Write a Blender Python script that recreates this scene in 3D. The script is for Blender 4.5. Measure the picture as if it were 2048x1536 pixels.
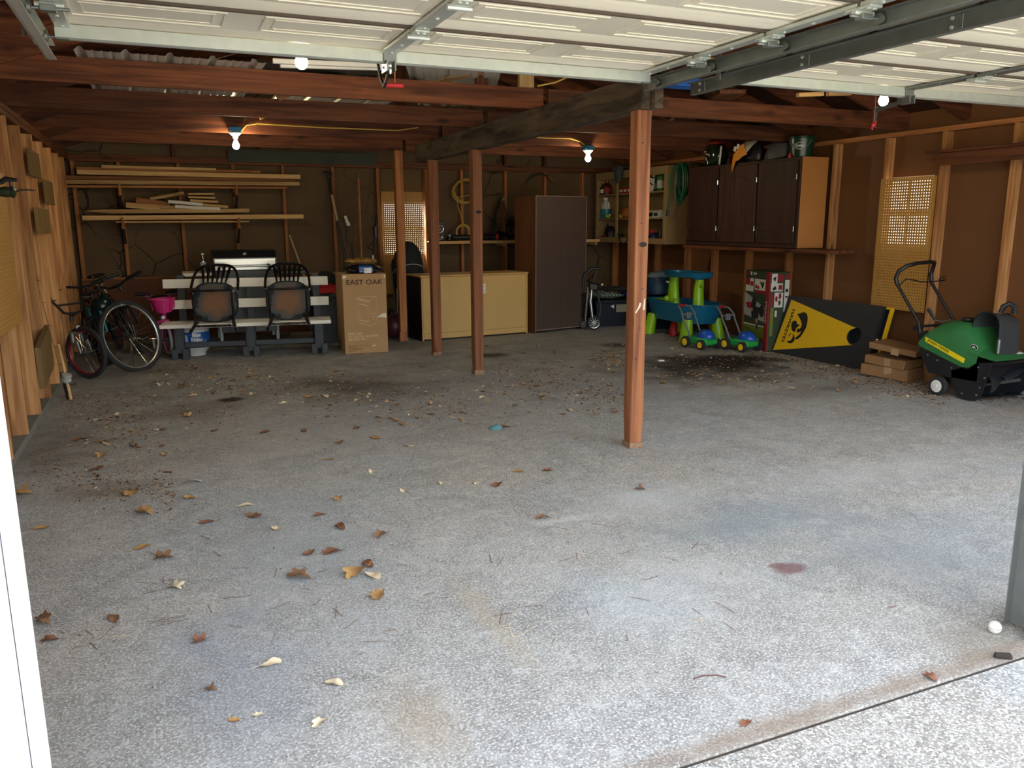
import bpy, bmesh, math, random
from mathutils import Vector, Matrix, noise
random.seed(7)
S = bpy.context.scene
C = S.collection
for o in list(bpy.data.objects):
    bpy.data.objects.remove(o)
# ------------------------------------------------------------------ camera
CH = 1.344; FPX = 1600.0
YAW, PIT, ROL = math.radians(23.4), math.radians(11.37), math.radians(.22)
fw = Vector((math.sin(YAW)*math.cos(PIT), math.cos(YAW)*math.cos(PIT), -math.sin(PIT)))
rt0 = Vector((math.cos(YAW), -math.sin(YAW), 0)); dn0 = fw.cross(rt0)
rt = rt0*math.cos(ROL) + dn0*math.sin(ROL)
dn = dn0*math.cos(ROL) - rt0*math.sin(ROL)
cd = bpy.data.cameras.new('camera'); cam = bpy.data.objects.new('camera', cd); C.objects.link(cam)
cam.matrix_world = Matrix(((rt.x, -dn.x, -fw.x, 0), (rt.y, -dn.y, -fw.y, 0), (rt.z, -dn.z, -fw.z, CH), (0, 0, 0, 1)))
cd.sensor_width = 36; cd.lens = FPX/2048*36; cd.clip_start = .05; cd.clip_end = 300
S.camera = cam
def ray(x, y): return rt*(x-1024) + dn*(y-768) + fw*FPX
def F(x, y, z=0.0):
    d = ray(x, y); t = (z-CH)/d.z; return Vector((d.x*t, d.y*t, z))
def PX(x, y, X):
    d = ray(x, y); t = X/d.x; return Vector((X, d.y*t, CH+d.z*t))
def PY(x, y, Y):
    d = ray(x, y); t = Y/d.y; return Vector((d.x*t, Y, CH+d.z*t))
def PP(x, y, o, n):                      # pixel ray meets the plane through o with normal n
    d = ray(x, y); c = Vector((0, 0, CH)); t = (o-c).dot(n)/d.dot(n); return c+d*t
# ------------------------------------------------------------------ sky, sun, exposure
W = bpy.data.worlds.new('sky'); S.world = W; W.use_nodes = True
wn = W.node_tree.nodes; wl = W.node_tree.links
bg = wn['Background']; sky = wn.new('ShaderNodeTexSky'); sky.sky_type = 'NISHITA'
sky.sun_disc = False; sky.sun_elevation = math.radians(46); sky.sun_rotation = math.radians(-30)
sky.air_density = 1.2; sky.dust_density = 4.0
hs = wn.new('ShaderNodeHueSaturation'); hs.inputs['Saturation'].default_value = .38
wl.new(sky.outputs[0], hs.inputs['Color']); wl.new(hs.outputs[0], bg.inputs[0]); bg.inputs[1].default_value = .42
sd = bpy.data.lights.new('sun', 'SUN'); sun = bpy.data.objects.new('sun', sd); C.objects.link(sun)
sd.energy = 3.6; sd.angle = math.radians(.6); sd.color = (1, .93, .82)
sv = Vector((-.35, .62, .70)).normalized()          # towards the sun, behind the building
sun.rotation_euler = sv.to_track_quat('Z', 'Y').to_euler(); sun.location = (2.5, 6, 12)
V = S.view_settings
V.view_transform = 'Standard'; V.look = 'None'; V.gamma = 1; V.use_curve_mapping = False
V.exposure = 1.98
# ------------------------------------------------------------------ mesh builder
def lin(c):
    return tuple((v/255/12.92 if v/255 <= .04045 else ((v/255+.055)/1.055)**2.4) for v in c)
def hexc(h): return lin((int(h[0:2], 16), int(h[2:4], 16), int(h[4:6], 16)))
class MB:
    def __init__(s): s.v = []; s.f = []; s.m = []; s.mi = 0
    def add(s, vs, fs):
        b = len(s.v); s.v += [Vector(p) for p in vs]
        for f in fs: s.f.append([b+i for i in f]); s.m.append(s.mi)
        return s
    def box(s, x0, x1, y0, y1, z0, z1, b=0):
        if b <= 0:
            vs = [(x, y, z) for z in (z0, z1) for y in (y0, y1) for x in (x0, x1)]
            return s.add(vs, [(0, 2, 3, 1), (4, 5, 7, 6), (0, 1, 5, 4), (2, 6, 7, 3), (0, 4, 6, 2), (1, 3, 7, 5)])
        vs = []; ix = {}
        for i, x in enumerate((x0, x1)):
            for j, y in enumerate((y0, y1)):
                for k, z in enumerate((z0, z1)):
                    sx, sy, sz = b*(1-2*i), b*(1-2*j), b*(1-2*k)
                    for a, p in enumerate(((x, y+sy, z+sz), (x+sx, y, z+sz), (x+sx, y+sy, z))):
                        ix[(i, j, k, a)] = len(vs); vs.append(p)
        g = lambda *t: ix[t]; fs = []
        for e in (0, 1):
            fs.append([g(e, 0, 0, 0), g(e, 1, 0, 0), g(e, 1, 1, 0), g(e, 0, 1, 0)][::(1 if e else -1)])
            fs.append([g(0, e, 0, 1), g(1, e, 0, 1), g(1, e, 1, 1), g(0, e, 1, 1)][::(-1 if e else 1)])
            fs.append([g(0, 0, e, 2), g(1, 0, e, 2), g(1, 1, e, 2), g(0, 1, e, 2)][::(1 if e else -1)])
        for e in (0, 1):
            for h in (0, 1):
                fs.append([g(e, h, 0, 0), g(e, h, 1, 0), g(e, h, 1, 1), g(e, h, 0, 1)])
                fs.append([g(e, 0, h, 0), g(e, 1, h, 0), g(e, 1, h, 2), g(e, 0, h, 2)])
                fs.append([g(0, e, h, 1), g(1, e, h, 1), g(1, e, h, 2), g(0, e, h, 2)])
                for k in (0, 1): fs.append([g(e, h, k, 0), g(e, h, k, 1), g(e, h, k, 2)])
        return s.add(vs, fs)
    def obox(s, c, size, rot=None, b=0):
        n = len(s.v); x, y, z = [q/2 for q in size]
        s.box(-x, x, -y, y, -z, z, b); return s.xf(Matrix.Translation(Vector(c)) @ (rot or Matrix()), n)
    def bar(s, p, q, w, t, up=(0, 0, 1), b=0):          # rectangular bar from p to q, w along side, t along up
        p = Vector(p); q = Vector(q); d = (q-p); L = d.length; d.normalize()
        u = Vector(up); u = (u-d*u.dot(d)).normalized(); r = d.cross(u)
        m = Matrix(((r.x, d.x, u.x, 0), (r.y, d.y, u.y, 0), (r.z, d.z, u.z, 0), (0, 0, 0, 1)))
        return s.obox((p+q)/2, (w, L, t), m, b)
    def xf(s, m, n=0):
        for i in range(n, len(s.v)): s.v[i] = m @ s.v[i]
        return s
    def prism(s, pts, n, t):                             # polygon (3D points) extruded by n*t
        pts = [Vector(p) for p in pts]; e = Vector(n)*t; k = len(pts)
        return s.add(pts+[p+e for p in pts], [list(range(k))[::-1], list(range(k, 2*k))]+[(i, (i+1) % k, k+(i+1) % k, k+i) for i in range(k)])
    def poly(s, pts): return s.add(pts, [list(range(len(pts)))])
    def tube(s, path, r, n=8, closed=False, cap=True):
        path = [Vector(p) for p in path]; k = len(path)
        rs = r if isinstance(r, (list, tuple)) else [r]*k
        tg = []
        for i in range(k):
            a = path[(i-1) % k] if (closed or i > 0) else path[i]; b = path[(i+1) % k] if (closed or i < k-1) else path[i]
            d = (b-a); tg.append(d.normalized() if d.length > 1e-9 else Vector((0, 0, 1)))
        u = tg[0].orthogonal().normalized(); vs = []
        for i in range(k):
            u = (u-tg[i]*u.dot(tg[i])); u = u.normalized() if u.length > 1e-6 else tg[i].orthogonal().normalized()
            w = tg[i].cross(u)
            for j in range(n):
                a = 2*math.pi*j/n; vs.append(path[i]+(u*math.cos(a)+w*math.sin(a))*rs[i])
        fs = []
        for i in range(k if closed else k-1):
            i2 = (i+1) % k
            for j in range(n): fs.append((i*n+j, i*n+(j+1) % n, i2*n+(j+1) % n, i2*n+j))
        if cap and not closed: fs += [list(range(n))[::-1], list(range((k-1)*n, k*n))]
        return s.add(vs, fs)
    def lathe(s, prof, n=16, c=(0, 0, 0), m=None, cap=True):
        b = len(s.v); vs = [(r*math.cos(2*math.pi*j/n), r*math.sin(2*math.pi*j/n), z) for r, z in prof for j in range(n)]
        k = len(prof); fs = [(i*n+j, i*n+(j+1) % n, (i+1)*n+(j+1) % n, (i+1)*n+j) for i in range(k-1) for j in range(n)]
        if cap: fs += [list(range(n))[::-1], list(range((k-1)*n, k*n))]
        s.add(vs, fs); return s.xf(Matrix.Translation(Vector(c)) @ (m or Matrix()), b)
    def ball(s, c, r, n=12, k=8, m=None):
        r = r if isinstance(r, (list, tuple)) else (r, r, r)
        b = len(s.v); s.lathe([(math.sin(math.pi*i/k)+(1e-4 if i in (0, k) else 0), -math.cos(math.pi*i/k)) for i in range(k+1)], n)
        return s.xf(Matrix.Translation(Vector(c)) @ (m or Matrix()) @ Matrix.Diagonal((*r, 1)), b)
    def grid(s, fn, nu, nv, cu=False, cv=False):
        vs = [fn(i/(nu if cu else nu-1), j/(nv if cv else nv-1)) for i in range(nu) for j in range(nv)]
        fs = [(i*nv+j, ((i+1) % nu)*nv+j, ((i+1) % nu)*nv+(j+1) % nv, i*nv+(j+1) % nv) for i in range(nu if cu else nu-1) for j in range(nv if cv else nv-1)]
        return s.add(vs, fs)
    def jit(s, a, f=6.0, n=0, seed=0):
        for i in range(n, len(s.v)):
            s.v[i] += noise.noise_vector(s.v[i]*f+Vector((seed, seed*2, 0)))*a
        return s
    def mesh(s, name, mats, smooth=40):
        me = bpy.data.meshes.new(name); me.from_pydata([tuple(v) for v in s.v], [], s.f)
        for m in (mats if isinstance(mats, (list, tuple)) else [mats]): me.materials.append(m)
        me.polygons.foreach_set('material_index', s.m)
        bm = bmesh.new(); bm.from_mesh(me); bmesh.ops.recalc_face_normals(bm, faces=bm.faces); bm.to_mesh(me); bm.free()
        if smooth:
            me.polygons.foreach_set('use_smooth', [True]*len(me.polygons)); me.set_sharp_from_angle(angle=math.radians(smooth))
        me.update(); return me
    def out(s, name, mats, parent=None, smooth=40, label=None, kind=None):
        return link(name, s.mesh(name, mats, smooth), parent, label, kind)
def link(name, me, parent=None, label=None, kind=None):
    o = bpy.data.objects.new(name, me); C.objects.link(o)
    if parent is not None: o.parent = parent
    if label: o['label'] = label
    if kind: o['kind'] = kind
    return o
def thing(name, label, cat, loc=(0, 0, 0), rz=0, group=None, rot=None):
    o = bpy.data.objects.new(name, None); C.objects.link(o); o.empty_display_size = .05
    o.location = loc; o.rotation_euler = rot or (0, 0, rz)
    o['label'] = label; o['category'] = cat
    if group: o['group'] = group
    return o
def tag(o, label, cat, group=None):
    o['label'] = label; o['category'] = cat
    if group: o['group'] = group
    return o
def struct(name, mb=None, mat=None, smooth=30):
    o = mb.out(name, mat, smooth=smooth) if mb else bpy.data.objects.new(name, None)
    if not mb: C.objects.link(o)
    o['kind'] = 'structure'; return o
def dup(o, parent=None, loc=None, rot=None, label=None, group=None):
    kids = list(o.children); c = o.copy(); C.objects.link(c)
    if parent is not None: c.parent = parent
    if loc is not None: c.location = loc
    if rot is not None: c.rotation_euler = rot
    if label: c['label'] = label
    if group: c['group'] = group
    for k in kids: dup(k, c)
    return c
def text(name, body, o, u, v, w, mat, parent, hgt=None, bold=0.0, shear=0, ext=.0006):
    cu = bpy.data.curves.new('t', 'FONT'); cu.body = body; cu.size = 1; cu.offset = bold; cu.shear = shear; cu.resolution_u = 3
    ob = bpy.data.objects.new('t', cu); me = bpy.data.meshes.new_from_object(ob)
    bpy.data.objects.remove(ob); bpy.data.curves.remove(cu)
    xs = [p.co.x for p in me.vertices]; ys = [p.co.y for p in me.vertices]
    x0, x1, y0, y1 = min(xs), max(xs), min(ys), max(ys); sc = w/(x1-x0); sy = hgt/(y1-y0) if hgt else sc
    o = Vector(o); u = Vector(u).normalized(); v = Vector(v).normalized(); n = u.cross(v)
    for p in me.vertices: p.co = o+u*((p.co.x-x0)*sc)+v*((p.co.y-y0)*sy)+n*ext
    me.materials.clear(); me.materials.append(mat); me.name = name
    return link(name, me, parent)
def euler(x=0, y=0, z=0): return (Matrix.Rotation(z, 4, 'Z') @ Matrix.Rotation(y, 4, 'Y') @ Matrix.Rotation(x, 4, 'X'))
R90X = Matrix.Rotation(math.pi/2, 4, 'X'); R90Y = Matrix.Rotation(math.pi/2, 4, 'Y')
def circ(c, r, n, ax='z', a0=0, a1=2*math.pi):
    out = []
    for i in range(n):
        a = a0+(a1-a0)*i/(n if a1-a0 > 6.28 else n-1); p = (r*math.cos(a), r*math.sin(a))
        out.append(Vector(c)+Vector({'z': (p[0], p[1], 0), 'y': (p[0], 0, p[1]), 'x': (0, p[0], p[1])}[ax]))
    return out
# ------------------------------------------------------------------ materials
def nmat(name):
    m = bpy.data.materials.new(name); m.use_nodes = True
    return m, m.node_tree.nodes, m.node_tree.links, m.node_tree.nodes['Principled BSDF']
def mat(name, col, rough=.6, metal=0, var=.12, sc=12, bump=0, spec=.5, coat=0):
    m, N, L, P = nmat(name); c = hexc(col) if isinstance(col, str) else col
    P.inputs['Roughness'].default_value = rough; P.inputs['Metallic'].default_value = metal
    P.inputs['Specular IOR Level'].default_value = spec; P.inputs['Coat Weight'].default_value = coat
    tc = N.new('ShaderNodeTexCoord'); nz = N.new('ShaderNodeTexNoise'); nz.inputs['Scale'].default_value = sc; nz.inputs['Detail'].default_value = 4
    L.new(tc.outputs['Object'], nz.inputs['Vector'])
    mx = N.new('ShaderNodeMix'); mx.data_type = 'RGBA'
    mx.inputs[6].default_value = (*[v*(1-var) for v in c], 1); mx.inputs[7].default_value = (*[min(1, v*(1+var)) for v in c], 1)
    L.new(nz.outputs[0], mx.inputs[0]); L.new(mx.outputs[2], P.inputs['Base Color'])
    if bump:
        b = N.new('ShaderNodeBump'); b.inputs['Strength'].default_value = bump; b.inputs['Distance'].default_value = .01
        L.new(nz.outputs[0], b.inputs['Height']); L.new(b.outputs[0], P.inputs['Normal'])
    return m
def wood(name, c1, c2, axis='z', across=16, along=.9, knots=.5, rough=.7, dark='2a150a', bump=.25):
    m, N, L, P = nmat(name); P.inputs['Roughness'].default_value = rough; P.inputs['Specular IOR Level'].default_value = .3
    tc = N.new('ShaderNodeTexCoord'); oi = N.new('ShaderNodeObjectInfo')
    mu = N.new('ShaderNodeVectorMath'); mu.operation = 'MULTIPLY_ADD'; mu.inputs[1].default_value = (1, 1, 1)
    cb = N.new('ShaderNodeCombineXYZ'); sc = N.new('ShaderNodeMath'); sc.operation = 'MULTIPLY'; sc.inputs[1].default_value = 37
    L.new(oi.outputs['Random'], sc.inputs[0])
    for i in range(3): L.new(sc.outputs[0], cb.inputs[i])
    L.new(tc.outputs['Object'], mu.inputs[0]); L.new(cb.outputs[0], mu.inputs[2])
    mp = N.new('ShaderNodeMapping'); mp.inputs['Scale'].default_value = tuple(along if a == axis else across for a in 'xyz')
    L.new(mu.outputs[0], mp.inputs[0])
    nz = N.new('ShaderNodeTexNoise'); nz.inputs['Scale'].default_value = 1.6; nz.inputs['Detail'].default_value = 6; nz.inputs['Distortion'].default_value = .8
    L.new(mp.outputs[0], nz.inputs[0])
    cr = N.new('ShaderNodeValToRGB'); cr.color_ramp.elements[0].color = (*hexc(c1), 1); cr.color_ramp.elements[1].color = (*hexc(c2), 1)
    cr.color_ramp.elements[0].position = .32; cr.color_ramp.elements[1].position = .68
    L.new(nz.outputs[0], cr.inputs[0])
    mp2 = N.new('ShaderNodeMapping'); mp2.inputs['Scale'].default_value = tuple(2.2 if a == axis else 7 for a in 'xyz'); L.new(mu.outputs[0], mp2.inputs[0])
    vo = N.new('ShaderNodeTexVoronoi'); vo.inputs['Scale'].default_value = 1; L.new(mp2.outputs[0], vo.inputs[0])
    kr = N.new('ShaderNodeValToRGB'); kr.color_ramp.elements[0].color = (1, 1, 1, 1); kr.color_ramp.elements[1].color = (0, 0, 0, 1)
    kr.color_ramp.elements[0].position = .05; kr.color_ramp.elements[1].position = .2; L.new(vo.outputs['Distance'], kr.inputs[0])
    kk = N.new('ShaderNodeMath'); kk.operation = 'MULTIPLY'; kk.inputs[1].default_value = knots; L.new(kr.outputs[0], kk.inputs[0])
    mx = N.new('ShaderNodeMix'); mx.data_type = 'RGBA'; mx.inputs[7].default_value = (*hexc(dark), 1)
    L.new(kk.outputs[0], mx.inputs[0]); L.new(cr.outputs[0], mx.inputs[6])
    hv = N.new('ShaderNodeHueSaturation'); vr = N.new('ShaderNodeMapRange'); vr.inputs[3].default_value = .66; vr.inputs[4].default_value = 1.22
    L.new(oi.outputs['Random'], vr.inputs[0]); L.new(vr.outputs[0], hv.inputs['Value']); L.new(mx.outputs[2], hv.inputs['Color'])
    L.new(hv.outputs[0], P.inputs['Base Color'])
    b = N.new('ShaderNodeBump'); b.inputs['Strength'].default_value = bump; b.inputs['Distance'].default_value = .004
    L.new(nz.outputs[0], b.inputs['Height']); L.new(b.outputs[0], P.inputs['Normal'])
    return m
def emis(name, col, st):
    m, N, L, P = nmat(name); P.inputs['Base Color'].default_value = (*col, 1)
    P.inputs['Emission Color'].default_value = (*col, 1); P.inputs['Emission Strength'].default_value = st; return m
def clear(name, tint=(1, 1, 1), gl=.12, rough=.05):
    m, N, L, P = nmat(name); out = N['Material Output']
    t = N.new('ShaderNodeBsdfTransparent'); t.inputs[0].default_value = (*tint, 1)
    g = N.new('ShaderNodeBsdfGlossy'); g.inputs['Roughness'].default_value = rough
    mx = N.new('ShaderNodeMixShader'); mx.inputs[0].default_value = gl
    L.new(t.outputs[0], mx.inputs[1]); L.new(g.outputs[0], mx.inputs[2]); L.new(mx.outputs[0], out.inputs[0]); return m
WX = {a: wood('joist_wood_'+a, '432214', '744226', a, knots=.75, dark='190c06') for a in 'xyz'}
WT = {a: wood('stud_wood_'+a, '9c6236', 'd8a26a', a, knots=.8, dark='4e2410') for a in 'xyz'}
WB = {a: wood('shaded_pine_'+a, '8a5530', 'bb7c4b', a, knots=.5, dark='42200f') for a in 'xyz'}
WP = {a: wood('fresh_pine_'+a, 'b98d55', 'dab57c', a, knots=.35, dark='6f4420') for a in 'xyz'}
WPOST = wood('post_wood', '6a3d27', '9a6440', 'z', knots=.6, dark='2e120a', along=.6)
WBEAM = wood('beam_wood', '2d241c', '5f5040', 'y', knots=.3, dark='140d08', across=10, along=1.5, rough=.85)
WROOF = wood('roof_board', '2a1710', '45281a', 'y', knots=.2)
PLY = wood('old_plywood', '6f5836', '93764a', 'z', knots=.1)
HARDB = mat('hardboard_brown', '6a4324', .65, var=.22, sc=2.5)
def fibre():
    m, N, L, P = nmat('fibreboard_dark'); P.inputs['Roughness'].default_value = .9
    tc = N.new('ShaderNodeTexCoord'); nz = N.new('ShaderNodeTexNoise'); nz.inputs['Scale'].default_value = 3; nz.inputs['Detail'].default_value = 6; L.new(tc.outputs['Object'], nz.inputs[0])
    a = N.new('ShaderNodeMix'); a.data_type = 'RGBA'; a.inputs[6].default_value = (*hexc('54422f'), 1); a.inputs[7].default_value = (*hexc('6c553b'), 1); L.new(nz.outputs[0], a.inputs[0])
    ds = N.new('ShaderNodeMix'); ds.data_type = 'RGBA'; ds.inputs[0].default_value = .16; L.new(tc.outputs['Object'], ds.inputs[6]); L.new(nz.outputs['Color'], ds.inputs[7])
    vo = N.new('ShaderNodeTexVoronoi'); vo.feature = 'DISTANCE_TO_EDGE'; vo.inputs['Scale'].default_value = 3.2; L.new(ds.outputs[2], vo.inputs[0])
    r = N.new('ShaderNodeValToRGB'); r.color_ramp.elements[0].color = (1, 1, 1, 1); r.color_ramp.elements[1].color = (0, 0, 0, 1); r.color_ramp.elements[0].position = .004; r.color_ramp.elements[1].position = .03; L.new(vo.outputs[0], r.inputs[0])
    n2 = N.new('ShaderNodeTexNoise'); n2.inputs['Scale'].default_value = 1.1; L.new(tc.outputs['Object'], n2.inputs[0])
    r2 = N.new('ShaderNodeValToRGB'); r2.color_ramp.elements[0].position = .48; r2.color_ramp.elements[1].position = .62; L.new(n2.outputs[0], r2.inputs[0])
    mu = N.new('ShaderNodeMath'); mu.operation = 'MULTIPLY'; L.new(r.outputs[0], mu.inputs[0]); L.new(r2.outputs[0], mu.inputs[1])
    b = N.new('ShaderNodeMix'); b.data_type = 'RGBA'; b.inputs[7].default_value = (*hexc('2a1d13'), 1); L.new(mu.outputs[0], b.inputs[0]); L.new(a.outputs[2], b.inputs[6]); L.new(b.outputs[2], P.inputs['Base Color']); return m
FIBER = fibre()
LOWPAN = mat('lower_panel', '6a3f27', .8, var=.3, sc=4)
PEG = mat('pegboard_tan', 'b3843f', .6, var=.1, sc=6)
GREENB = mat('weathered_green_board', '40453d', .85, var=.35, sc=6)
CURB = mat('curb_concrete', '77776f', .9, var=.2, sc=9, bump=.3)
WHITE = mat('door_white', 'eee6d3', .4, var=.03, sc=3)
CASING = mat('casing_sky_tint', 'b4b8c0', .55, var=.04)  # white trim with the bluish sky light put into its colour
TRIMW = mat('trim_white', 'eceae6', .5, var=.03, sc=3)
SIDING = mat('siding_grey', 'b9b6b0', .6, var=.06)
GALV = mat('galvanised', 'cdd2cb', .42, .55, var=.12, sc=25)
STEEL = mat('dull_steel', '8b8f8c', .45, .8, var=.2, sc=12)
DARKST = mat('dark_steel', '4b4d4c', .5, .6, var=.2)
CHROME = mat('chrome', 'd8d8d8', .18, 1, var=.05)
BLACK = mat('black_plastic', '16171a', .42, var=.2)
MATTE = mat('black_fabric', '141418', .9, var=.3, sc=40, bump=.2)
RUBBER = mat('rubber', '26272a', .8, var=.15, sc=30)
RED = mat('red_plastic', 'b81a1f', .4, var=.1)
WHITEP = mat('white_plastic', 'e4e2dc', .45, var=.05)
BLUEP = mat('blue_plastic', '1f63b5', .4, var=.1)
ROOFT = mat('roof_shingle', '4d4a47', .9, var=.2)
GLASS = clear('window_glass')
YELCORD = mat('yellow_cord', 'd8b252', .55, var=.1)

def concrete(name, base, spots=(), speck=.5, dirt=True):
    m, N, L, P = nmat(name); P.inputs['Roughness'].default_value = .78; P.inputs['Specular IOR Level'].default_value = .35
    g = N.new('ShaderNodeNewGeometry'); pos = g.outputs['Position']
    def nz(sc, det=5, dist=0):
        n = N.new('ShaderNodeTexNoise'); n.inputs['Scale'].default_value = sc; n.inputs['Detail'].default_value = det; n.inputs['Distortion'].default_value = dist
        L.new(pos, n.inputs['Vector']); return n.outputs[0]
    def ramp(i, a, b, ca=(0, 0, 0, 1), cb=(1, 1, 1, 1)):
        r = N.new('ShaderNodeValToRGB'); r.color_ramp.elements[0].position = a; r.color_ramp.elements[1].position = b
        r.color_ramp.elements[0].color = ca; r.color_ramp.elements[1].color = cb; L.new(i, r.inputs[0]); return r.outputs[0]
    def mix(fac, a, b, mode='MIX', k=1.0):
        x = N.new('ShaderNodeMix'); x.data_type = 'RGBA'; x.blend_type = mode
        if k != 1.0:
            q = N.new('ShaderNodeMath'); q.operation = 'MULTIPLY'; q.inputs[1].default_value = k; L.new(fac, q.inputs[0]); fac = q.outputs[0]
        L.new(fac, x.inputs[0])
        for i, s in ((6, a), (7, b)):
            if isinstance(s, tuple): x.inputs[i].default_value = (*s[:3], 1)
            else: L.new(s, x.inputs[i])
        return x.outputs[2]
    b0 = hexc(base)
    col = mix(nz(1.1, 6, 1.2), tuple(v*.78 for v in b0), tuple(v*1.18 for v in b0))
    col = mix(ramp(nz(.55, 4, 2), .45, .7), col, hexc('8f9ca3'), k=.6)                 # bluish worn areas
    col = mix(ramp(nz(.8, 5, 1), .5, .75), col, hexc('a89b84'), k=.5)                    # tan areas
    col = mix(ramp(nz(7, 8, 2.5), .55, .72), col, hexc('d5d5d0'), k=.35)                # trowel smears
    col = mix(ramp(nz(16, 8, 3), .56, .68), col, hexc('77746e'), k=.3)
    col = mix(ramp(nz(3.1, 7, 1.5), .42, .66), col, hexc('63625f'), k=.38)
    col = mix(ramp(nz(22, 6, 1.2), .5, .7), col, hexc('dcdcd8'), k=.32)
    col = mix(ramp(nz(55, 4, .6), .5, .66), col, hexc('5f5e5b'), k=.34)
    col = mix(ramp(nz(120, 3), .5, .62), col, hexc('e0deda'), k=speck)
    col = mix(ramp(nz(190, 2), .56, .7), col, hexc('3c3a37'), k=speck)
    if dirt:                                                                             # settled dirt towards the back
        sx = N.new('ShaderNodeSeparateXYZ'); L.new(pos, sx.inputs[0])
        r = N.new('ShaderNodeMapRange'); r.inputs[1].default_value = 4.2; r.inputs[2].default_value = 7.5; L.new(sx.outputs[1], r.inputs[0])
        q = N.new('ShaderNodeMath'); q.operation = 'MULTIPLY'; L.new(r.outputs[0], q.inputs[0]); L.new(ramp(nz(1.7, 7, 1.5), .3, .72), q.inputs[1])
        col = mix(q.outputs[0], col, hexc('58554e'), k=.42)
    wob = N.new('ShaderNodeTexNoise'); wob.inputs['Scale'].default_value = 3.2; wob.inputs['Detail'].default_value = 6; L.new(pos, wob.inputs['Vector'])
    for (c, rx, ry, cc, k, soft) in spots:
        mp = N.new('ShaderNodeMapping'); mp.vector_type = 'POINT'; mp.inputs['Location'].default_value = (-c.x/rx, -c.y/ry, 0)
        mp.inputs['Scale'].default_value = (1/rx, 1/ry, 0); L.new(pos, mp.inputs[0])
        ln = N.new('ShaderNodeVectorMath'); ln.operation = 'LENGTH'; L.new(mp.outputs[0], ln.inputs[0])
        ad = N.new('ShaderNodeMath'); ad.operation = 'MULTIPLY_ADD'; ad.inputs[1].default_value = 1.5; L.new(wob.outputs[0], ad.inputs[0])
        q = N.new('ShaderNodeMath'); q.operation = 'SUBTRACT'; q.inputs[1].default_value = .75; L.new(ln.outputs['Value'], q.inputs[0]); L.new(q.outputs[0], ad.inputs[2])
        col = mix(ramp(ad.outputs[0], max(0, 1-soft), 1.0, (1, 1, 1, 1), (0, 0, 0, 1)), col, hexc(cc), k=k)
    L.new(col, P.inputs['Base Color'])
    bp = N.new('ShaderNodeBump'); bp.inputs['Strength'].default_value = .35; bp.inputs['Distance'].default_value = .004
    L.new(nz(90, 6), bp.inputs['Height']); L.new(bp.outputs[0], P.inputs['Normal'])
    return m
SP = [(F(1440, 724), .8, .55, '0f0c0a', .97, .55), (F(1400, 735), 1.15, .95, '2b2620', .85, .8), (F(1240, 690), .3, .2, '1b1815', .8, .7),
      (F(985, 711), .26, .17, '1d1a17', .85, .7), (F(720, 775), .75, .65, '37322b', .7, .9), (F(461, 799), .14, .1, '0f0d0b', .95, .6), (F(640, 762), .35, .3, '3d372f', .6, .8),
      (F(1130, 1039), .20, .05, 'd5d7d6', .45, .9), (F(1300, 1005), .5, .3, 'c4c6c4', .5, .9), (F(620, 870), .6, .5, 'a39f97', .4, .9), (F(600, 1100), .5, 1.0, '9aa3a8', .4, .9),
      (F(1580, 1137), .085, .055, '6b2226', .85, .5), (F(1553, 1131), .05, .03, '6b2226', .75, .5), (F(1782, 1214), .03, .012, '7d4245', .6, .5),
      (F(850, 1440), .14, .3, '9c8a70', .45, .9), (F(1820, 1100), .8, .6, '78838a', .45, .9), (F(1980, 1290), .35, .2, '6f6048', .5, .9), (F(90, 900), .5, .9, '5d564d', .5, .9), (F(200, 985), .35, .22, '6a5a48', .55, .9), (F(380, 820), .5, .35, '5a4a3c', .5, .9), (F(300, 740), .6, .4, '4f4338', .5, .9), (F(1480, 1040), .9, .35, '7d8a90', .5, .9), (F(1350, 1180), .6, .35, 'c8c9c6', .35, .9), (F(1750, 940), 1.0, .3, 'c2c6c6', .3, .9), (F(1650, 780), 1.0, .3, '5b4d40', .5, .9), (Vector((1.9, 1.51, 0)), 1.3, .06, '7c6752', .6, .9), (Vector((.9, 1.50, 0)), .9, .05, '7c6752', .5, .9), (F(980, 1240), .07, .45, 'b3a184', .35, .8), (F(470, 1330), .25, .6, '8f9bab', .4, .9)]
CONC = concrete('slab_concrete', 'a3a19b', SP, .6)
DRIVE = concrete('driveway_concrete', '98938a', [], .7, dirt=False)
GRASS = mat('lawn_green', 'a09c7c', .9, var=.35, sc=3)

# ------------------------------------------------------------------ ground and shell
XL, XR, YB, YF = -.86, 6.10, 10.40, 1.48            # stud faces of the walls, front edge of the slab
fl = struct('floor', MB().box(XL-.11, XR+.11, YF, YB+.11, -.15, 0), CONC)
dr = struct('driveway', MB().box(-2.2, 7.4, -9, YF-.012, -.16, -.006), DRIVE)
MB().box(-2.2, 7.4, YF-.0118, YF-.0004, -.12, -.009).out('joint_filler', mat('joint_dirt', '3d352c', .95, var=.3, sc=30), dr, 0)
ln_ = struct('lawn', MB().box(-40, 45, -40, 45, -.3, -.152), GRASS)
def studs(parent, pts, wood_, lo, hi):
    for mb in pts: mb.out('stud', wood_, parent, smooth=0)
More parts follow.
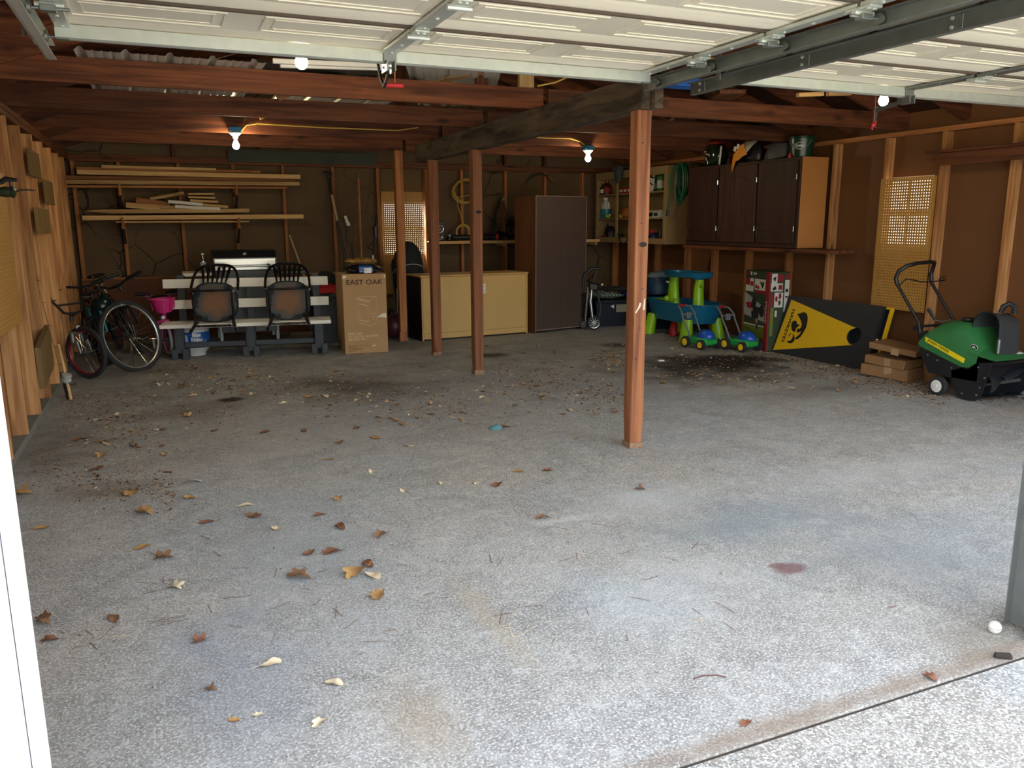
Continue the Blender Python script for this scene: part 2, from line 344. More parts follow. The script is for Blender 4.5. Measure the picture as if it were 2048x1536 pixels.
# left wall
wl_ = struct('wall_left', MB().box(XL-.11, XL-.09, YF, YB+.11, 0, 2.30), HARDB)
for y in (4.52, 5.13, 5.73, 6.33, 6.92, 7.53, 8.16, 8.77, 9.38, 9.92):
    MB().box(XL-.09, XL, y-.019, y+.019, .045, 2.045, .002).out('stud', WT['z'], wl_, 0)
MB().box(XL-.09, XL-.005, YF+.14, YB, 0.0, .045, .003).out('sill_plate', CURB, wl_, 0)
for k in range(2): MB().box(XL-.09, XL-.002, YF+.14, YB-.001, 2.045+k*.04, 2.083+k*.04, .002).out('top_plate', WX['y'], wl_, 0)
for (a, b) in (((55, 303), (83, 352)), ((88, 365), (110, 405)), ((70, 420), (103, 462))):
    p, q = PX(*a, XL+.012), PX(*b, XL+.012)
    MB().box(XL+.001, XL+.013, p.y, q.y-.02, (p.z+q.z)/2-.1, (p.z+q.z)/2+.1, .001).out('plywood_block', PLY, wl_, 0)
p, q = PX(68, 690, XL), PX(100, 740, XL)
MB().prism([(XL+.001, p.y, p.z-.02), (XL+.001, q.y-.03, p.z+.07), (XL+.001, q.y-.03, q.z+.03), (XL+.001, p.y, q.z-.03)], (1, 0, 0), .035).out('brace_block', PLY, wl_, 0)
# right wall
wr_ = struct('wall_right', MB().box(XR+.09, XR+.11, YF, 5.09, 0, 2.30).box(XR+.09, XR+.11, 5.62, YB+.11, 0, 2.30).box(XR+.09, XR+.11, 5.09, 5.62, 0, 1.10).box(XR+.09, XR+.11, 5.09, 5.62, 1.74, 2.30), HARDB)
for px, py in ((2035, 240), (1890, 258), (1775, 272), (1670, 290), (1572, 510), (1492, 510), (1424, 510), (1370, 510), (1310, 510), (1225, 510)):
    y = PX(px, py, XR).y
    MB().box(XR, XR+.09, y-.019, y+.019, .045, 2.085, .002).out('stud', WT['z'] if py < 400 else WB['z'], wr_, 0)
for y in (1.75, 2.4, 3.1, 3.72): MB().box(XR, XR+.09, y-.019, y+.019, .045, 2.085, .002).out('stud', WT['z'], wr_, 0)
MB().box(XR+.002, XR+.09, YF+.14, YB, 0, .045, .003).out('sill_plate', CURB, wr_, 0)
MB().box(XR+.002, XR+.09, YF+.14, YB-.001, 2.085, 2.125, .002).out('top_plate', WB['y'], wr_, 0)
# back wall
px0, px1 = PY(765, 450, YB+.09).x, PY(852, 450, YB+.09).x
wb_ = struct('wall_back', MB().box(XL-.11, px0, YB+.09, YB+.11, 0, 2.26).box(px1, XR+.11, YB+.09, YB+.11, 0, 2.26).box(px0, px1, YB+.09, YB+.11, 0, .93).box(px0, px1, YB+.09, YB+.11, 1.63, 2.26)
    .prism([(XL-.11, YB+.09, 2.26), (XR+.11, YB+.09, 2.26), (2.62, YB+.09, 3.5)], (0, 1, 0), .02), FIBER)
bx = [PY(x, y, YB).x for x, y in ((148, 370), (245, 420), (370, 500), (475, 470), (572, 450), (665, 340))]
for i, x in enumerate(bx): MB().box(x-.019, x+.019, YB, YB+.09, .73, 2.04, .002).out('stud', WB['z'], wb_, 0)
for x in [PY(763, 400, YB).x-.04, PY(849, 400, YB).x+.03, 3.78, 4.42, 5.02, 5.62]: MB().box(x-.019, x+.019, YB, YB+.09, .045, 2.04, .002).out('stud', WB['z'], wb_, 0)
MB().box(XL, XR, YB-.001, YB+.088, 2.04, 2.115, .002).out('top_plate', WX['x'], wb_, 0)
for x in (.23, 1.2, 3.4, 4.42, 5.02): MB().box(x-.019, x+.019, YB, YB+.088, 2.117, 2.36, .002).out('gable_stud', WX['z'], wb_, 0)
z0 = .72
MB().box(XL+.002, PY(763, 400, YB).x-.07, YB+.01, YB+.03, .005, z0).out('lower_panel', LOWPAN, wb_, 0)
MB().box(XL+.002, PY(763, 400, YB).x-.07, YB-.005, YB+.03, z0+.001, z0+.02, .002).out('ledge_strip', WB['x'], wb_, 0)
p, q = PY(455, 300, YB-.02), PY(752, 331, YB-.02)
MB().box(p.x, q.x, YB-.03, YB-.004, q.z, p.z+.01, .003).out('green_board', GREENB, wb_, 0)
# front wall with two openings
O1, O2 = (-.262, 2.49), (2.72, 5.46)
f = MB(); fy0, fy1 = YF+.02, YF+.06
f.box(XL-.11, O1[0]-.02, fy0, fy1, 0, 2.26).box(O1[1]+.02, O2[0]-.02, fy0, fy1, 0, 2.26).box(O2[1]+.02, XR+.11, fy0, fy1, 0, 2.26)
for a, b in (O1, O2): f.box(a-.02, b+.02, fy0, fy1, 2.19, 2.26)
f.prism([(XL-.11, fy0, 2.26), (XR+.11, fy0, 2.26), (2.62, fy0, 3.5)], (0, 1, 0), .1)
wf_ = struct('wall_front', f, SIDING)
n = 0
for a, b in (O1, O2):
    for x, s in ((a, -1), (b, 1)):
        n += 1
        j = struct('trim_%d' % n, MB().box(min(x, x+s*.019), max(x, x+s*.019), fy0-.02, fy1, .004, 2.19, .002), TRIMW)
        MB().box(min(x+s*.021, x+s*.11), max(x+s*.021, x+s*.11), fy0-.021, fy0-.001, .004, 2.26, .003).out('casing', CASING, j, 0)
# ------------------------------------------------------------------ roof, rafters, joists
sl = math.atan2(3.5-2.26, 2.62-(XL-.11)); ts = math.tan(sl)
ce = struct('ceiling')
for s in (-1, 1):
    x0 = 2.62; xe = (XL-.5) if s < 0 else (XR+.5)
    zr, ze = 3.52, 3.52-abs(xe-x0)*ts
    MB().prism([(x0, 1.0, zr), (xe, 1.0, ze), (xe, 1.0, ze+.03), (x0, 1.0, zr+.03)], (0, 1, 0), YB+.11+.75-1.0).out('roof_deck', [WROOF], ce, 0)
    MB().prism([(x0, .98, zr+.032), (xe-.02*(-s), .98, ze+.032), (xe, .98, ze+.045), (x0, .98, zr+.045)], (0, 1, 0), YB+.11+.78-.98).out('roof_shingles', ROOFT, ce, 0)
    for y in [4.22+.6*i for i in range(11)]:
        xw = XL-.09 if s < 0 else XR+.09
        zz = 3.515-abs(xw-x0)*ts
        MB().prism([(x0, y-.019, 3.515), (xw, y-.019, zz), (xw, y-.019, zz-.1), (xw+(-s)*.05, y-.019, zz-.125), (x0, y-.019, 3.515-.15)], (0, 1, 0), .038).out('rafter', WX['x'], ce, 0)
JZ = 2.142
JY = [PY(340, 176, 5.41).y, 6.59, 7.79, 9.05]
JY = [F(340, 176, JZ).y, F(340, 226, JZ).y, F(340, 261, JZ).y, F(340, 288, JZ).y]
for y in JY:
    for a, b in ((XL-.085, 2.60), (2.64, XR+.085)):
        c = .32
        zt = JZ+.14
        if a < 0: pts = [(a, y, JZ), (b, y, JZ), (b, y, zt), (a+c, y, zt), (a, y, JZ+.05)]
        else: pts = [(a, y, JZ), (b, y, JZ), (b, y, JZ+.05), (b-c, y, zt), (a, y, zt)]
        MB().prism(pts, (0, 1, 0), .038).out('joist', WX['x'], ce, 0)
for y in (JY[0]-1.2,):
    MB().box(XL-.085, XR+.085, y, y+.038, JZ+.16, JZ+.30, .002).out('joist', WX['x'], ce, 0)
# vertical webs between joists and roof
for y, x in ((JY[0], 2.15), (JY[1], 2.2), (JY[2], 2.25), (JY[0], 3.4)):
    MB().box(x-.045, x+.045, y+.04, y+.078, JZ+.03, 2.95, .002).out('web_post', WX['z'], ce, 0)
for y in (JY[1], JY[2]):
    MB().bar((.9, y-.03, 2.30), (2.2, y-.03, 2.95), .038, .09, (0, 0, 1)).out('web_brace', WT['x'], ce, 0)
for (x0, x1, y) in ((.9, 1.0, JY[2]-.02), (1.32, 1.4, JY[2]-.02)):
    pass
# ------------------------------------------------------------------ beam and posts
by0 = 3.96; by1 = PX(830, 305, 2.5).y
bz0, bz1 = 1.962, 2.140
bm_ = thing('beam', 'weathered dark built-up ceiling beam running over the line of posts', 'beam', (2.5, by0, bz0))
for i in range(2): MB().box(.001+i*.058, .057+i*.058, -.04*i, by1-by0, 0, bz1-bz0, .003).jit(.003, 5).out('plank', WBEAM, bm_, 0)
PW = .088
posts = [((1280, 893), 'near support post, largest and closest of the four, lit bright on its right face', bz0), ((945, 750), 'support post with a black smudge, standing before the yellow cabinet', bz0),
         ((862, 711), 'slim support post at the left end of the yellow cabinet', bz0), ((808, 682), 'farthest support post, beside the dark stroller', JZ)]
for i, ((x, y), lb, zt) in enumerate(posts):
    p = F(x, y); w = (PW, .088, .088, .088)[i]; x0 = 2.512 if i < 3 else p.x-w/2
    r = thing('support_post', lb, 'post', (x0+w/2, p.y+w/2-.02, 0), group='posts under the beam')
    m = MB(); zz = [0, .05, .2, .6, 1.0, 1.4, 1.8, zt-.001]; vs = []
    rr = random.Random(i)
    for k, z in enumerate(zz):
        e = (.006 if k < 2 else .0)*rr.random(); h2 = w/2-e; b = .005
        for cx, cy in ((-h2+b, -h2), (h2-b, -h2), (h2, -h2+b), (h2, h2-b), (h2-b, h2), (-h2+b, h2), (-h2, h2-b), (-h2, -h2+b)):
            vs.append((cx+rr.uniform(-.002, .002), cy+rr.uniform(-.002, .002), z))
    k = len(zz); m.add(vs, [(a*8+j, a*8+(j+1) % 8, (a+1)*8+(j+1) % 8, (a+1)*8+j) for a in range(k-1) for j in range(8)]+[list(range(8))[::-1], list(range((k-1)*8, k*8))])
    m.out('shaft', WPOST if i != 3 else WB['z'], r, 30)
    q = MB().box(-w/2-.001, w/2+.001, -w/2-.001, w/2+.001, 0.002, .03+.02*rr.random()).jit(.003, 40); q.out('worn_foot', mat('worn_wood%d' % i, '8a6c52', .9, var=.4, sc=40), r, 0)
    for k in range(5):
        z = .5+rr.random()*1.3
        MB().lathe([(.004, 0), (.004, .003)], 8, (rr.uniform(-.025, .025), -w/2-.002, z), R90X).out('nail_hole', BLACK, r, 0)
    if i in (0, 1):
        MB().lathe([(.026, 0), (.026, .0008)], 14, (.006, -w/2-.0022, 1.44 if i else 1.22), R90X @ Matrix.Diagonal((1, .55, 1, 1))).out('smudge', mat('soot%d' % i, '2b211c', .9), r, 0)
    if i == 0:
        MB().prism([(-.03, -w/2-.002, .82), (.0, -w/2-.002, .86), (.005, -w/2-.002, .88), (-.005, -w/2-.002, .885), (-.02, -w/2-.002, .85), (-.035, -w/2-.002, .83)], (0, -1, 0), .001).out('paint_chip', mat('chip_white', 'd9c7ae', .8), r, 0)
        MB().prism([(.018, -w/2-.002, .84), (.03, -w/2-.002, .84), (.032, -w/2-.002, .91), (.022, -w/2-.002, .90)], (0, -1, 0), .001).out('paint_chip', mat('chip_white2', 'd9c7ae', .8), r, 0)
    if i == 3:
        MB().box(-w/2-.012, w/2-.02, -w/2-.022, -w/2-.003, .004, .11, .002).out('foot_block', WB['z'], r, 0)
# ------------------------------------------------------------------ opened garage doors
DZ = 2.12
JSEAL = mat('joint_brown', '5a4c42', .8)
def garage_door(idx, x0, x1, yend, armx):
    d = struct('door_%d' % idx); W_ = x1-x0; sec = .49
    for s in range(4):
        ya = yend-sec*(s+1)+.004; yb = yend-sec*s-.004
        prof = []
        for t, z in ((0, 0), (.012, -.004), (.03, -.004), (.034, 0), (.335, 0), (.355, -.006), (.360, 0), (.385, -.007), (.39, 0), (.415, -.007), (.42, 0), (.445, -.006), (.45, 0), (.482, 0)):
            prof.append((ya+t, DZ+z))
        prof += [(yb, DZ+.045), (ya, DZ+.045)]
        m = MB().prism([(x0, y, z) for y, z in prof], (1, 0, 0), W_)
        for k in range(4):
            a = x0+W_*(k+.1)/4; b = x0+W_*(k+.9)/4; y0, y1 = ya+.06, ya+.30
            for g, zz in ((0, -.005), (.04, -.003)):
                q = .010
                for (u0, u1, w0, w1) in ((a+g, b-g, y0+g, y0+g+q), (a+g, b-g, y1-g-q, y1-g), (a+g, a+g+q, y0+g+q, y1-g-q), (b-g-q, b-g, y0+g+q, y1-g-q)):
                    m.box(u0, u1, w0, w1, DZ+zz, DZ+.002)
        so = m.out('door_section', WHITE, d, 0)
        if s:
            MB().box(x0, x1, yb-.004, yb+.012, DZ-.011, DZ+.03).out('joint_seal', JSEAL, d, 0)
        for xx, w2 in ((x0+.03, .055), ((x0+x1)/2+armx, .07), (x1-.03, .055)):
            st = MB().box(xx-w2/2, xx+w2/2, ya+.004, yb-.004, DZ-.024, DZ-.0085, .002)
            for q in (.08, .24, .4): st.lathe([(.008, 0), (.008, .004), (.004, .006)], 8, (xx, ya+q, DZ-.024), Matrix.Rotation(math.pi, 4, 'X'))
            st.out('stile', GALV if idx == 1 else STEEL, d, 30)
            if s:
                h = MB().box(xx-.03, xx+.03, yb-.055, yb+.06, DZ-.034, DZ-.0245, .002)
                h.tube([(xx-.045, yb+.004, DZ-.042), (xx+.045, yb+.004, DZ-.042)], .010, 8)
                for e in (-.035, .04): h.lathe([(.009, 0), (.009, .005)], 6, (xx+.012, yb+e, DZ-.034), Matrix.Rotation(math.pi, 4, 'X')).lathe([(.009, 0), (.009, .005)], 6, (xx-.014, yb+e, DZ-.034), Matrix.Rotation(math.pi, 4, 'X'))
                h.out('hinge', GALV, d, 30)
        for sx, xx in ((-1, x0), (1, x1)):
            yy = yb-.02 if s == 0 else yb+.004
            r = MB().tube([(xx-sx*.09, yy, DZ-.055), (xx+sx*.055, yy, DZ-.055)], .006, 8)
            r.lathe([(.012, 0), (.022, .002), (.022, .014), (.012, .016)], 14, (xx+sx*.04, yy, DZ-.055), R90Y)
            r.box(min(xx, xx-sx*.05), max(xx, xx-sx*.05), yy-.02, yy+.02, DZ-.066, DZ-.046, .002)
            r.out('roller', STEEL, d, 30)
    # horizontal strut across the end section
    ys = yend-.045
    MB().prism([(x0, ys, DZ-.009), (x0, ys, DZ-.058), (x0, ys+.012, DZ-.064), (x0, ys+.03, DZ-.064), (x0, ys+.03, DZ-.056), (x0, ys+.016, DZ-.052), (x0, ys+.012, DZ-.009)], (1, 0, 0), W_).out('end_strut', GALV, d, 0)
    xa = (x0+x1)/2+armx
    MB().box(xa-.03, xa+.03, ys-.012, ys-.001, DZ-.06, DZ-.01, .002).box(xa-.022, xa-.015, ys-.03, ys+.06, DZ-.10, DZ-.055).box(xa+.015, xa+.022, ys-.03, ys+.06, DZ-.10, DZ-.055).tube([(xa-.03, ys+.02, DZ-.08), (xa+.03, ys+.02, DZ-.08)], .005, 8).out('operator_bracket', STEEL, d, 0)
    if idx == 1:
        MB().tube([(xa, ys+.03, DZ-.085), (xa-.002, ys+.05, DZ-.12), (xa-.004, ys+.10, DZ-.15), (xa-.004, ys+.16, DZ-.10), (xa, ys+.25, DZ+.05)], .007, 8).out('operator_arm', BLACK, d)
    else:
        MB().bar((xa, ys+.02, DZ-.08), (xa-.10, ys+.16, DZ-.13), .012, .022).bar((xa-.095, ys+.14, DZ-.10), (xa-.07, ys+.17, DZ-.22), .02, .006).out('operator_arm', BLACK, d, 0)
    return d
d1x = (PY(110, 69.7, 3.75).x, PY(1300, 158, 3.75).x)
garage_door(1, d1x[0], d1x[1], 3.79, -.03)
garage_door(2, d1x[1]+.36, d1x[1]+.36+2.72, 3.63, -.05)
def track(name, label, x, y0, y1, z, side, mt):
    t = thing('door_track', label, 'door track', (x, y0, z), group='overhead door tracks')
    pr = [(-.012, .03), (.02, .03), (.02, -.03), (-.012, -.03), (-.012, -.026), (.0165, -.026), (.0165, .026), (-.012, .026)]
    MB().prism([(side*a, 0, b) for a, b in pr], (0, 1, 0), y1-y0).out('channel', mt, t, 0)
    a = MB().prism([(side*.022, .25, .026), (side*.022, .25, -.03), (side*.025, .25, -.03), (side*.025, .25, .023), (side*.06, .25, .023), (side*.06, .25, .026)], (0, 1, 0), y1-y0-.27)
    a.out('stiffening_angle', mt, t, 0)
    for k in range(3):
        yy = .5+.75*k
        if yy > y1-y0-.1: break
        MB().box(min(side*.026, side*.031), max(side*.026, side*.031), yy-.03, yy+.03, -.028, .022, .001).out('splice_plate', STEEL, t, 0)
        for zz in (-.018, .014): MB().lathe([(.007, 0), (.007, .004)], 8, (side*.0315, yy+.012, zz), R90Y if side > 0 else Matrix.Rotation(-math.pi/2, 4, 'Y')).out('bolt', GALV, t, 0)
    MB().bar((side*.066, y1-y0-.3, .0), (side*.066, y1-y0-.3, .2), .008, .03, (0, 1, 0)).out('hanger_strap', STEEL, t, 0)
    # curve down and vertical run to the floor
    pts = [(0, 0, 0)]
    for k in range(1, 9):
        a = math.pi/2*k/8; pts.append((0, -.02-.10*math.sin(a)*1.0, -(.25-.25*math.cos(a))))
    pts = [(side*.05*min(1, k/5), -.10*math.sin(math.pi/2*k/8), -.25*(1-math.cos(math.pi/2*k/8))) for k in range(9)]+[(side*.05, -.10, -(z-.02))]
    m = MB()
    for (p, q) in zip(pts[:-1], pts[1:]):
        m.bar(Vector(p)+Vector((side*.018, 0, 0)), Vector(q)+Vector((side*.018, 0, 0)), .0035, .055, (0, 1, .3))
        m.bar(Vector(p)+Vector((side*.003, .027, 0)), Vector(q)+Vector((side*.003, .027, 0)), .03, .0035, (0, 1, .3))
    m.out('vertical_run', mt, t, 0)
    return t
ty = 1.69
track('a', 'galvanised track left of the open door, above the bare stud wall', d1x[0]-.045, ty, 4.10, DZ-.055, -1, GALV)
track('b', 'upper of the paired dark tracks, serving the left garage door', d1x[1]+.045, ty, 3.86, DZ-.055, 1, STEEL)
track('c', 'lower of the paired dark tracks, serving the right garage door', d1x[1]+.36-.05, ty, 3.80, DZ-.07, -1, STEEL)
track('d', 'track at the right wall end of the second garage door', d1x[1]+.36+2.72+.045, ty, 3.86, DZ-.055, 1, GALV)
# red pull handles on cords
for (a, b, yy, lb, tw) in (((790, 118), (790, 172), 3.86, 'red plastic release handle hanging on a cord under the left door', 0), ((1752, 175), (1747, 250), 3.72, 'small red release pull hanging beside the bulb at right', 1)):
    p, q = PY(*a, yy), PY(*b, yy)
    t = thing('release_handle', lb, 'pull handle', q)
    MB().tube([(0, 0, .006), (.002, 0, (p.z-q.z)*.5), (p.x-q.x, 0, p.z-q.z+.05)], .0025, 6).out('cord', mat('cord_red%d' % tw, 'a0503a', .7), t)
    g = MB()
    if tw: g.ball((0, 0, 0), (.016, .01, .014), 10, 6).tube([(.004, 0, 0), (.016, 0, .014), (.014, 0, .024)], .006, 6).tube([(-.006, 0, -.006), (-.016, 0, -.018), (-.004, 0, -.026)], .005, 6)
    else: g.bar((-.042, 0, .001), (.042, 0, .003), .014, .019, b=.004)
    g.out('grip', RED, t)
# ------------------------------------------------------------------ bulbs with boxes and cable
BULB = emis('bulb_glow', (1.0, .82, .50), 110)
BOXB = mat('box_blue', '1d6f96', .5)
PORC = mat('porcelain', 'e7e2d4', .4)
def lamp(lb, p, zt, box=True):            # p = centre of the bulb
    t = thing('ceiling_lamp', lb, 'lamp', (p.x, p.y, p.z), group='bare bulb lamps')
    if box:
        MB().box(-.052, .052, -.045, .045, zt-p.z-.045, zt-p.z, .006).out('junction_box', BOXB, t)
        MB().lathe([(.05, .0), (.052, -.008), (.04, -.02), (.024, -.035), (.022, -.05)], 18, (0, 0, zt-p.z-.046)).out('lampholder', PORC, t)
    else:
        MB().lathe([(.02, 0), (.05, -.01), (.05, -.02), (.024, -.03), (.02, -.04)], 16, (0, 0, zt-p.z)).out('lampholder', PORC, t)
    MB().lathe([(.0005, -.034), (.012, -.032), (.024, -.022), (.030, -.006), (.029, .008), (.021, .026), (.014, .04), (.013, .05)], 18).out('bulb', BULB, t)
    return t
lampY = 4.14
p1 = PY(603, 124, lampY); lamp('bare glowing bulb just behind the left door edge, topmost of all', p1, JZ+.158-.02, False)
p4 = PY(1767, 201, lampY-.1); lamp('bare glowing bulb behind the right garage door, next to its black arm', p4, JZ+.158-.02, False)
y2 = JY[2]-.055; p2 = PY(472, 291, y2); lamp('bulb under a blue box on a joist, over the lumber rack', p2, PY(472, 254, y2).z)
p3 = PY(1176, 317, y2); lamp('bulb under a blue box on a joist, in front of the open shelf cabinet', p3, PY(1176, 291, y2).z)
tag(MB().tube([(p1.x, lampY+.02, JZ+.156-.004), (p4.x, lampY-.04, JZ+.156-.004)], .005, 6).out('ceiling_cable', YELCORD), 'pale cable running between the two bulbs behind the doors', 'cable')
def cable(pts, yy, r, m_, lb, cat='cable'):
    pp = [PY(x, y, yy) if len(pt) == 2 else PY(x, y, pt[2]) for pt in pts for (x, y) in [pt[:2]]]
    o = MB().tube(pp, r, 6).out('electric_cable', m_); return tag(o, lb, cat)
YW = JY[2]-.012
cable([(483, 262), (492, 251), (515, 247), (560, 250), (640, 255), (720, 258), (795, 261), (836, 255)], YW, .006, YELCORD, 'yellow cable stapled along a joist to the left blue lamp box')
cable([(1053, 273), (1090, 276), (1140, 277), (1160, 283), (1170, 291)], YW, .006, YELCORD, 'short pale cable running into the right blue lamp box')
cable([(1075, 172), (1110, 165), (1140, 152), (1165, 150)], JY[0]-.02, .006, YELCORD, 'loose yellow cable looping over the beam behind the left door')
cable([(753, 336), (762, 329), (775, 326), (800, 330), (850, 335), (905, 333), (950, 335), (1010, 336), (1060, 338), (1100, 338), (1150, 341), (1185, 338)], YB-.012, .007, mat('old_cable', '6a4a38', .7), 'old dark cable sagging along the back wall top plate')
# staples
# ------------------------------------------------------------------ pegboards over windows
def pegboard(nx, nz, pitch=.0254, r=.0052, t=.004):
    m = MB(); k = 8; w, h = nx*pitch, nz*pitch; vs = []; fs = []; ix = {}
    def V_(p, key=None):
        if key is not None and key in ix: return ix[key]
        vs.append(p); i = len(vs)-1
        if key is not None: ix[key] = i
        return i
    for side, y in ((0, 0), (1, t)):
        for i in range(nx):
            for j in range(nz):
                cx, cz = (i+.5)*pitch, (j+.5)*pitch
                co = [V_(((i+a)*pitch, y, (j+b)*pitch), (side, i+a, j+b)) for a, b in ((1, 1), (0, 1), (0, 0), (1, 0))]
                rg = [V_((cx+r*math.cos(2*math.pi*q/k+math.pi/8*0), y, cz+r*math.sin(2*math.pi*q/k)), (side, 'h', i, j, q)) for q in range(k)]
                for c in range(4):        # corner c sits between ring verts around angle 45+90c
                    a, b, e = rg[2*c], rg[2*c+1], rg[(2*c+2) % 8]
                    fs.append((co[c], a, b)); fs.append((co[c], b, e)); fs.append((co[c], e, co[(c+1) % 4]))
                if side:
                    for q in range(k): fs.append((ix[(0, 'h', i, j, q)], ix[(0, 'h', i, j, (q+1) % k)], rg[(q+1) % k], rg[q]))
    m.add(vs, fs)
    return m, w, h
def window(n, root_m, w, h, rows=2):
    # local: x along wall, y outward, z up
    o = struct('window_%d' % n)
    f = MB(); t = .035
    f.box(0, t, 0, .05, 0, h).box(w-t, w, 0, .05, 0, h).box(t, w-t, 0, .05, 0, t).box(t, w-t, 0, .05, h-t, h)
    f.box(t, w-t, .01, .045, h/2-.02, h/2+.02)
    f.xf(root_m).out('sash_frame', TRIMW, o, 0)
    for k in range(2):
        z0, z1 = (t, h/2-.02) if k == 0 else (h/2+.02, h-t)
        MB().box(t, w-t, .025, .029, z0, z1).xf(root_m).out('pane', GLASS, o, 0)
        MB().box(w/2-.009, w/2+.009, .02, .034, z0, z1).xf(root_m).out('muntin', TRIMW, o, 0)
    return o
# back pegboard and window
a, b = PY(759, 383, YB-.01), PY(772, 600, YB-.01)
m, w, h = pegboard(22, 52)
m.xf(Matrix.Translation((PY(762, 385, YB-.006).x, YB-.006, a.z-h)))
pb = tag(m.out('pegboard', PEG, smooth=0), 'tall tan pegboard on the back wall with daylight shining through its holes', 'pegboard')
window(1, Matrix.Translation((px0, YB+.10, .93)), px1-px0, .70)
# right pegboard and window
a, b, c = PX(1762, 358, XR-.008), PX(1875, 350, XR-.008), PX(1845, 630, XR-.008)
nx = round((a.y-b.y)/.0254); nz = round((a.z-PX(1732, 612, XR-.008).z)/.0254)
m, w, h = pegboard(nx, nz)
m.xf(Matrix.Translation((XR-.006, a.y, a.z-h)) @ Matrix.Rotation(-math.pi/2, 4, 'Z'))
tag(m.out('pegboard', PEG, smooth=0), 'tan pegboard on the right wall with light shining through its upper holes', 'pegboard')
window(2, Matrix.Translation((XR+.10, 5.62, 1.10)) @ Matrix.Rotation(-math.pi/2, 4, 'Z'), .53, .64)
# white sided neighbour walls glimpsed through the holes
NB = mat('neighbour_siding', 'e4e2e0', .6, var=.03)
for nm, lb, x0, y0, dx, dy in (('neighbour_wall', 'white sided wall outside, glimpsed through the right pegboard', 9.6, 5.5, .2, 9),):
    t = thing(nm, lb, 'wall', (x0, y0, -.15))
    for k in range(13):
        MB().prism([(-dx/2-.01, -dy/2-.01, .2*k), (dx/2+.01, -dy/2-.01, .2*k), (dx/2+.01, dy/2+.01, .2*k), (-dx/2-.01, dy/2+.01, .2*k)], (0, 0, 1), .197).out('siding_board', NB, t, 0)
# left pegboard
m, w, h = pegboard(56, 36)
p = PX(22, 425, XL+.012)
m.xf(Matrix.Translation((XL+.006, PX(40, 620, XL+.006).y-w, .74)) @ Matrix.Rotation(math.pi/2, 4, 'Z') @ Matrix.Translation((0, -.004, 0)))
tag(m.out('pegboard', PEG, smooth=0), 'tan pegboard on the left stud wall at the picture edge', 'pegboard')
# ------------------------------------------------------------------ corrugated sheets and lumber up on the joists
CORR = mat('sheet_grey', 'c4c1b8', .5, .3, var=.15, sc=5)
def corr(name, lb, x0, w, y0, L_, z, skew=0, rz=0):
    def fn(u, v):
        x = u*w; ph = (x % .23)/.23
        hgt = .02 if .08 < ph < .17 else (.0 if ph < .03 or ph > .22 else (.02*min(1, (ph-.03)/.05) if ph < .08 else .02*max(0, (.22-ph)/.05)))
        if ph > .4 and ((ph-.4) % .2) < .05: hgt = .004
        return Vector((x+skew*v*L_, v*L_, hgt))
    m = MB().grid(fn, int(w/.0115)+1, 2); m.xf(Matrix.Translation((x0, y0, z)) @ Matrix.Rotation(rz, 4, 'Z'))
    m.add([p+Vector((0, 0, .0015)) for p in m.v], [list(f_) for f_ in m.f])
    return tag(m.out(name, CORR, smooth=25), lb, 'metal sheet', 'ribbed roofing sheets stored on the joists')
zt = JZ+.142
A = F(140, 88, zt+.16); B = F(510, 118, zt+.16)
sx0 = F(190, 172, zt).x; sy0 = F(160, 112, zt).y
corr('roofing_sheet', 'ribbed light grey roofing sheet lying over the joists at left', F(150, 100, zt+.02).x, 1.02, F(150, 92, zt+.02).y, 2.3, zt+.001)
corr('roofing_sheet', 'ribbed grey roofing sheet on the joists to the right of the first', F(500, 205, zt+.002).x+.15, .93, JY[0]+.25, 1.9, zt+.024)
q = F(810, 145, zt); corr('roofing_sheet', 'grey roofing sheet slanting over the joists above the red handle', q.x-.12, .62, q.y-.35, 2.2, zt+.05, 0, -.34)
def plank(lb, p, q, w, t, m_, name='lumber_board', cat='board', group=None, up=(0, 0, 1)):
    o = MB().bar(p, q, w, t, up, .002).out(name, m_, smooth=0); return tag(o, lb, cat, group)
yy = JY[0]-.25
GRP = 'boards stored up on the joists'
tag(MB().bar(PY(545, 122, yy), PY(778, 132, yy), .03, .028, b=.003).out('gutter_strip', WHITEP, smooth=0), 'cream plastic strip lying on the joists beside the top bulb', 'strip')
tag(MB().bar(PY(560, 132, yy+.06), PY(776, 138, yy+.06), .03, .02, b=.003).out('gutter_strip', WHITEP, smooth=0), 'second cream strip, under the one beside the top bulb', 'strip')
ts_ = MB().grid(lambda u, v: Vector((u*.85, v*.5, .03*noise.noise(Vector((u*7, v*5, 0)))+.02)), 18, 10).xf(Matrix.Translation((PY(505, 140, JY[0]).x, JY[0]+.05, zt+.03)))
tag(ts_.out('plastic_sheeting', mat('sheeting', '3c3e3a', .35, var=.3)), 'crumpled dark plastic sheeting on the joists near the top bulb', 'plastic sheet')
q = F(1010, 140, zt+.05)
plank('bright pine board leaning across the joists left of the beam', (q.x-.35, q.y+.8, zt+.06), (q.x+.1, q.y-.35, zt+.08), .09, .038, WP['y'], group=GRP)
plank('short pine block standing on the first joist by the beam', PY(1052, 175, JY[0]-.02), PY(1052, 148, JY[0]-.02), .11, .038, WP['z'], group=GRP, up=(0, 1, 0))
for k, (a, b, y) in enumerate((((1595, 190), (1645, 188), JY[0]-.3), ((1655, 188), (1700, 187), JY[0]-.3))):
    plank(('left' if k == 0 else 'right')+' of two short pine cleats above the joists behind the right door', PY(*a, y), PY(*b, y), .038, .03, WP['x'], group=GRP)
q = F(1500, 205, zt); plank('long dark board lying over the right hand joists', (q.x-.4, JY[0]-.3, zt+.02), (q.x+.7, JY[2], zt+.02), .2, .03, WX['y'], group=GRP)
q = PY(1345, 178, 4.25)
